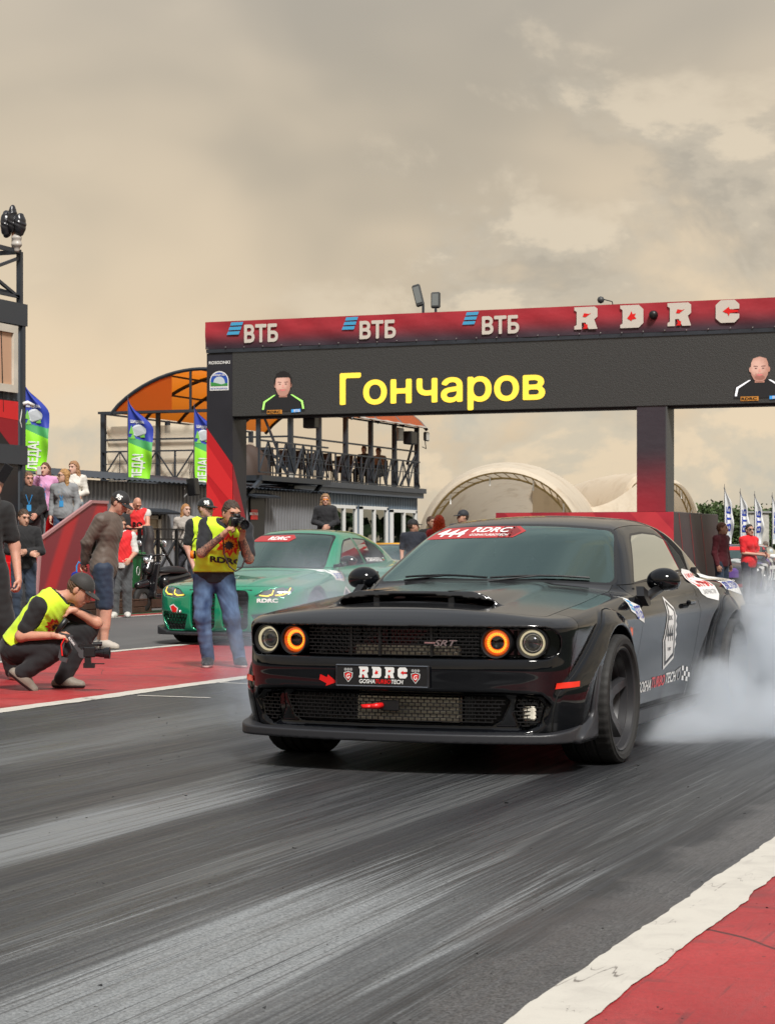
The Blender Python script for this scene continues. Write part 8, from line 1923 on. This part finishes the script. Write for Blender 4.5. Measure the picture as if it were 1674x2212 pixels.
    # --- neon vest man with glasses behind the photographer
    J = turned(stand(face=(.75, -.62, -.05), neck=(.0, 0, 1.475), elL=(-.25, .02, 1.14), wrL=(-.20, -.08, .885)), 28, ('face',))
    g = Vector(G(420, 1404)); pz = AS(425, 1085, 24.6)
    loc = Vector((-12.62, 25.55, 0)); r, J, H = person('man with black cap and glasses in neon yellow vest standing behind the green sedan\'s nose', loc, J, sk=(.58, .31, .24), shirt=(.010, .010, .011), sleeve=.8, hem=.05, trousers=(.10, .17, .28), hair=('short', (.22, .11, .045)), cap=(.010, .010, .011), vest=NEON, vox=.013, scale=1.05)
    fire(r, (.06, 0, 1.22), (1, 0, 0), (0, 0, 1), (0, 1, 0), .14)
    print_on(r, 'cap', 'cap_number', [text_poly('95', -.04, -.02, .05, .07, .05)], M_WHITEP, tuple(J['head'] + H @ v3(0, -.0, .075)), (.9, .35, 0), (0, 0, 1), (-.2, 1, 0), .004)
    gl = MB(); c = J['head']
    for s in (-1, 1): gl.tube([c + H @ v3(s * .034 + .026 * math.cos(t), .104, .014 + .02 * math.sin(t)) for t in [i * math.pi / 5 for i in range(10)]], .0035, 5, closed=True)
    for s in (-1, 1): gl.tube([c + H @ v3(s * .060, .104, .016), c + H @ v3(s * .082, -.01, .012)], .0035, 5)
    gl.build('glasses', M_BLACKPL, r); clean(r)

    # --- two men at the left edge
    g = G(-38, 1470)
    J = turned(stand(elR=(.27, .03, 1.13), wrR=(.30, -.06, .86), anR=(.27, .05, .085), knR=(.17, .0, .5), anL=(-.12, -.02, .085)), 10)
    r, J, H = person('man in black t-shirt and black trousers standing by the crouching videographer', (g.x, g.y, 0), J, sk=(.55, .28, .20), g=1.08, shirt=(.011, .011, .012), sleeve=.72, hem=.06, trousers=(.011, .011, .012), shoes=(.02, .02, .022), sole=(.55, .50, .44), vox=.012, grip=.7, baggy=.02, scale=1.06); clean(r)
    g = G(-108, 1500)
    J = stand(elR=(.33, -.20, 1.23), wrR=(.40, -.32, 1.50), handR=(.25, -.05, .8), palmR=(-.3, .9, 0), thumbR=(0, 0, 1))
    r, J, H = person('man in black sweater with a steel watch filming with a raised phone', (g.x, g.y, 0), J, sk=(.52, .27, .19), g=1.05, shirt=(.014, .014, .016), sleeve=1.86, trousers=(.02, .02, .022), vox=.012, gripR=.75, scale=1.07); clean(r)
    loc = (g.x, g.y, 0); w = J['wrR'] * 1.07
    ph = thing('phone', 'black phone held up by the man with the steel watch', 'phone', loc, R(YAW)); MB().box(Vector(w) + Vector((.085, -.035, .165)), (.075, .009, .15), Matrix.Rotation(.55, 3, 'Y'), bev=.003).build('phone_body', mat('phone_black', (.012, .012, .014), .15), ph)
    wa = thing('wristwatch', 'steel wristwatch with dark dial on the raised wrist', 'watch', loc, R(YAW)); dw = unit(J['wrR'] - J['elR']); cw = w - dw * .035
    Fw = frame(dw, (0, 1, 0)); MB().tube([cw + (Fw[:, 0] * math.cos(t) + Fw[:, 2] * math.sin(t)) * .036 for t in [i * math.pi / 9 for i in range(18)]], .011, 6, closed=True).build('bracelet', M_CHROME, wa, smooth=True)
    MB().lathe([(.0001, -.008), (.017, -.008), (.019, -.002), (.019, .006)], 18, tuple(cw + v3(.01, -.042, 0)), 'y').build('dial', mat('dial_blue', (.01, .015, .05), .15), wa, angle=40)

def cast_stand():
    # people on the grandstand and the walkway, left
    def on(x, y, p): return AP(x, y, p)
    # hoodie man
    def place(x, ytop, p, hgt, **k): # head top pixel, plane, stature -> feet position
        t = AP(x, ytop, p); return Vector((t.x, t.y, t.z - hgt))
    J = turned(stand(face=(.45, -.85, -.1), wrR=(.12, -.24, 1.02), elR=(.25, .0, 1.14), wrL=(-.26, -.05, .9)), 12, ('face',))
    r, *_ = person('close cropped man in black hoodie with a blue pass on the grandstand', place(63, 1021, -18.9, 1.75), J, shirt=(.011, .011, .012), sleeve=1.95, g=1.12, trousers=(.06, .06, .065), hair=('short', (.16, .09, .05)), vox=.014, sk=(.55, .28, .20))
    lanyard(r, J, (.02, .25, .6)); clean(r)
    J = stand(face=(-.2, -1, .02), wrL=(-.08, -.27, 1.50), elL=(-.26, -.10, 1.20), handL=(.2, 0, 1), palmL=(0, 1, 0), elR=(.25, .02, 1.15), wrR=(.24, -.1, .92))
    r, *_ = person('long haired woman in pink top holding a phone to her face', place(98, 1003, -19.5, 1.68), J, shirt=(.62, .30, .50), sleeve=1.95, female=True, trousers=(.012, .012, .013), hair=('long', (.13, .055, .03)), vox=.014, sk=(.62, .36, .27), scale=.97); lanyard(r, J, (.02, .25, .6)); clean(r)
    ph = thing('phone', 'pale phone in front of the pink top woman\'s face', 'phone', r.location, R(YAW)); MB().box((-.055, -.30, 1.555), (.075, .009, .15), bev=.003).build('phone_body', mat('phone_pale', (.6, .55, .52), .3), ph)
    J = turned(stand(face=(-.9, -.45, .0), wrR=(.26, -.20, .90), elR=(.26, .02, 1.14)), -10, ('face',))
    r, *_ = person('blonde woman in grey sweatshirt and sunglasses leaning on the red side panel', place(139, 1027, -18.6, 1.60), J, shirt=(.24, .25, .26), sleeve=1.75, female=True, trousers=(.05, .09, .17), hair=('long', (.40, .22, .08)), vox=.014, sk=(.62, .36, .26), g=1.06, scale=.97); shades(r, J, (.02, .02, .02)); lanyard(r, J, (.02, .25, .6)); clean(r)
    J = stand(face=(-.5, -.9, .0), wrL=(.05, -.22, 1.08), elL=(-.25, -.02, 1.15), wrR=(-.05, -.22, 1.05), elR=(.25, -.02, 1.15))
    r, *_ = person('curly haired woman in white turtleneck on the grandstand', place(160, 1003, -20.1, 1.66), J, shirt=(.66, .63, .57), sleeve=1.95, female=True, trousers=(.20, .26, .30), hair=('curly', (.33, .17, .08)), vox=.014, sk=(.64, .38, .29), collar=(.66, .63, .57), scale=.97); lanyard(r, J, (.03, .03, .05)); clean(r)
    J = turned(stand(face=(.6, -.8, -.2), wrR=(.0, -.25, 1.13), wrL=(.05, -.25, 1.10), elR=(.26, -.02, 1.13)), 20, ('face',))
    p = G(52, 1352); r, *_ = person('man in black jacket with a round arm patch in front of the red seats', (p.x, p.y, 0), J, shirt=(.012, .012, .014), sleeve=1.95, trousers=(.03, .045, .075), vox=.014, g=1.05, shoes=(.02, .05, .16)); clean(r)
    # men behind the brown jacket man
    J = stand(face=(.6, -.8, -.3), wrR=(.18, -.22, 1.02), elR=(.25, .0, 1.14))
    p = G(262, 1334); r, *_ = person('person in white t-shirt and red tabard standing behind the brown jacket man', (p.x, p.y, 0), J, shirt=(.68, .67, .64), sleeve=.9, vest=(.70, .015, .02), trousers=(.075, .08, .085), shoes=(.55, .54, .50), vox=.014, g=1.04, scale=.97, baggy=.015); clean(r)
    J = turned(stand(face=(.5, -.7, -.75), head=(0, -.08, 1.62), wrR=(.12, -.36, 1.10), elR=(.24, -.10, 1.16), wrL=(.0, -.36, 1.08), elL=(-.22, -.12, 1.15)), -14, ('face',))
    r, *_ = person('bald man in red tabard leaning on the black railing', place(300, 1078, -20.6, 1.72), J, sk=(.58, .28, .19), shirt=(.62, .60, .56), sleeve=.12, vest=(.70, .018, .02), trousers=(.020, .020, .022), hair=('bald', (0, 0, 0)), vox=.014, g=1.05)
    print_on(r, 'vest', 'vest_letters', [text_poly('RO', -.1, 0, .12, .2, .05)], M_BLKPRINT, (.0, 0, 1.12), (1, 0, 0), (0, 0, 1), (0, 1, 0), .006); clean(r)
    J = turned(stand(face=(.9, -.2, -.4), head=(.03, -.06, 1.62), wrR=(.2, -.3, 1.10), elR=(.24, -.10, 1.16)), 40, ('face',))
    r, *_ = person('bald man in black polo with a badge facing the red tabard man', place(278, 1090, -20.8, 1.72), J, sk=(.58, .28, .20), shirt=(.012, .012, .013), sleeve=.8, trousers=(.02, .02, .022), hair=('bald', (0, 0, 0)), vox=.014); clean(r)
    J = stand(face=(.6, -.8, 0))
    r, *_ = person('red haired woman in pale jacket half hidden behind the capped vest man', place(403, 1100, -19.5, 1.66), J, sk=(.62, .38, .29), female=True, shirt=(.42, .38, .34), sleeve=1.95, trousers=(.03, .03, .04), hair=('long', (.42, .20, .07)), vox=.016); clean(r)

def cast_background():
    def place(x, ytop, Y, hgt):
        a, b = _d(x); return Vector((a * Y, b * Y, CAM_H + (HOR - ytop) / FPX * Y - hgt))
    J = stand(face=(.1, -1, -.05), wrL=(-.02, -.22, 1.05), wrR=(.06, -.22, 1.03), elL=(-.26, .0, 1.14), elR=(.26, .0, 1.14))
    p = place(703, 1064, 50, 1.92); p.z = .60
    r, *_ = person('curly haired woman in black hoodie and orange glasses behind the green sedan', p, J, sk=(.55, .30, .22), shirt=(.013, .013, .016), sleeve=1.95, g=1.02, trousers=(.02, .02, .025), hair=('curly', (.30, .17, .085)), vox=.016, scale=1.06); shades(r, J, (.75, .22, .02)); clean(r)
    def sit(**k): return stand(pel=(0, 0, .52), neck=(0, -.02, 1.04), head=(0, -.06, 1.20), shL=(-.18, -.02, .99), shR=(.18, -.02, .99), elL=(-.22, -.10, .72), elR=(.22, -.10, .72), wrL=(-.08, -.30, .78), wrR=(.08, -.30, .80), hipL=(-.1, -.05, .50), hipR=(.1, -.05, .50), knL=(-.12, -.46, .52), knR=(.12, -.46, .52), anL=(-.12, -.46, .09), anR=(.12, -.46, .09), **k)
    for x, sh, tr, lab, fx in ((788, (.012, .012, .014), (.015, .015, .017), 'young man in black jacket seated at a terrace table', -.3), (819, (.34, .27, .22), (.25, .26, .27), 'man in beige shirt and grey trousers seated on the terrace with a phone', -.5)):
        p = AP(x, 1040, -25.0); r, *_ = person(lab, (p.x, p.y, 3.13), turned(sit(face=v3(fx, -1, -.4)), -25, ('face',)), shirt=sh, sleeve=1.9 if sh[0] < .1 else .8, trousers=tr, hair=('short', (.12, .055, .03)), vox=.022, hands=False, eyes=False); clean(r)
    def far(x, yt, Y, lab, **k):
        p = place(x, yt, Y, 1.75); J = stand(face=k.pop('face', v3(.4, -.9, 0))); k.setdefault('vox', .02)
        r, J2, H = person(lab, (p.x, p.y, 0), J, scale=(p.z + 1.75) / 1.75, hands=False, eyes=False, **k); clean(r)
    far(893, 1124, 42, 'man in dark shirt with red collar and black cap by the terrace windows', shirt=(.014, .018, .03), sleeve=.8, cap=(.012, .012, .014), collar=(.6, .03, .03), face=v3(.9, .1, 0), trousers=(.02, .02, .03))
    far(932, 1117, 44, 'brown haired man behind the black car\'s roof', shirt=(.03, .03, .03), hair=('short', (.09, .045, .025)), face=v3(.6, -.8, 0))
    far(949, 1116, 43, 'person with bright orange red hair behind the black car\'s roof', shirt=(.5, .03, .03), hair=('curly', (.62, .05, .005)), face=v3(.2, 1, 0), female=True)
    far(999, 1104, 46, 'man in dark baseball cap behind the black car\'s roof', shirt=(.03, .03, .04), cap=(.014, .016, .022), face=v3(-.9, -.3, 0))
    p = place(1558, 1130, 40.5, 1.70); J = turned(stand(face=(.9, -.3, 0)), 50, ('face',))
    r, *_ = person('bearded man in navy and maroon jacket beside the grey end of the block', (p.x, p.y, 0), J, shirt=(.10, .010, .018), sleeve=1.95, trousers=(.03, .05, .085), hair=('short', (.20, .09, .05)), vox=.016, scale=(p.z + 1.70) / 1.75); clean(r)
    g = G(1617, 1308); J = turned(stand(face=(.35, -.93, .03), wrR=(.20, -.28, 1.12), elR=(.25, .02, 1.14), wrL=(.15, -.30, 1.10), elL=(-.22, -.04, 1.14), anL=(-.05, .06, .085)), 35, ('face',))
    r, *_ = person('woman in red polo shirt and sunglasses holding a red phone beside the parked cars', (g.x, g.y, 0), J, sk=(.52, .28, .20), shirt=(.66, .010, .016), sleeve=.85, hem=.04, female=True, g=1.08, trousers=(.016, .018, .034), shoes=(.02, .02, .022), hair=('tail', (.025, .016, .012)), vox=.014, scale=.945); shades(r, J, (.02, .02, .02)); clean(r)
    far(1652, 1170, 56, 'grey haired man in pale shirt bent behind the drift car', shirt=(.5, .55, .6), hair=('short', (.16, .13, .11)), face=v3(.3, -.5, -.9))
def lanyard(r, J, c):
    m = mat('lanyard_%.2f' % c[2], c, .6); n, p = Vector(J['neck']), Vector(J['pel']); f = Vector(unit(np.cross(J['shR'] - J['shL'], J['neck'] - J['pel']))); f = f if f.y < 0 else -f
    a = n + f * .05; e = n * .45 + p * .55 + f * .145; q = n * .75 + p * .25 + f * .155
    lat = Vector(unit(J['shR'] - J['shL']))
    MB().tube([n + lat * .07, q + lat * .05, e], .006, 5).tube([n - lat * .07, q - lat * .05, e], .006, 5).build('lanyard', m, r)
    MB().box(e - Vector((0, 0, .06)), (.075, .008, .11)).build('pass_card', mat('pass_blue', (.05, .30, .62), .35), r)
def shades(r, J, c):
    H = frame(J['face']); m = mat('shades_%.2f' % c[0], c, .12); b = MB()
    for s in (-1, 1):
        V, T, N = surfnet(lambda x, y, z: ellip((x, y, z), J['head'] + H @ v3(s * .033, .096, .014), v3(.029, .012, .020), H), J['head'] + H @ v3(s * .033, .096, .014) - .05, J['head'] + H @ v3(s * .033, .096, .014) + .05, .008); npobj('lens', V, T, m, r, normals=N)
    MB().tube([J['head'] + H @ v3(-.08, -.01, .018), J['head'] + H @ v3(-.06, .095, .02), J['head'] + H @ v3(.06, .095, .02), J['head'] + H @ v3(.08, -.01, .018)], .004, 5).build('glasses_frame', M_BLACKPL, r)
import time as _t
for _f in (build_ground, build_gantry, build_buildings, build_stands, build_flags, build_tents, build_trees, build_muscle, build_green_sedan, build_parked_cars, cast_photographers, cast_stand, cast_background, build_smoke):
    _t0 = _t.time(); _f(); print(_f.__name__, round(_t.time() - _t0, 1))
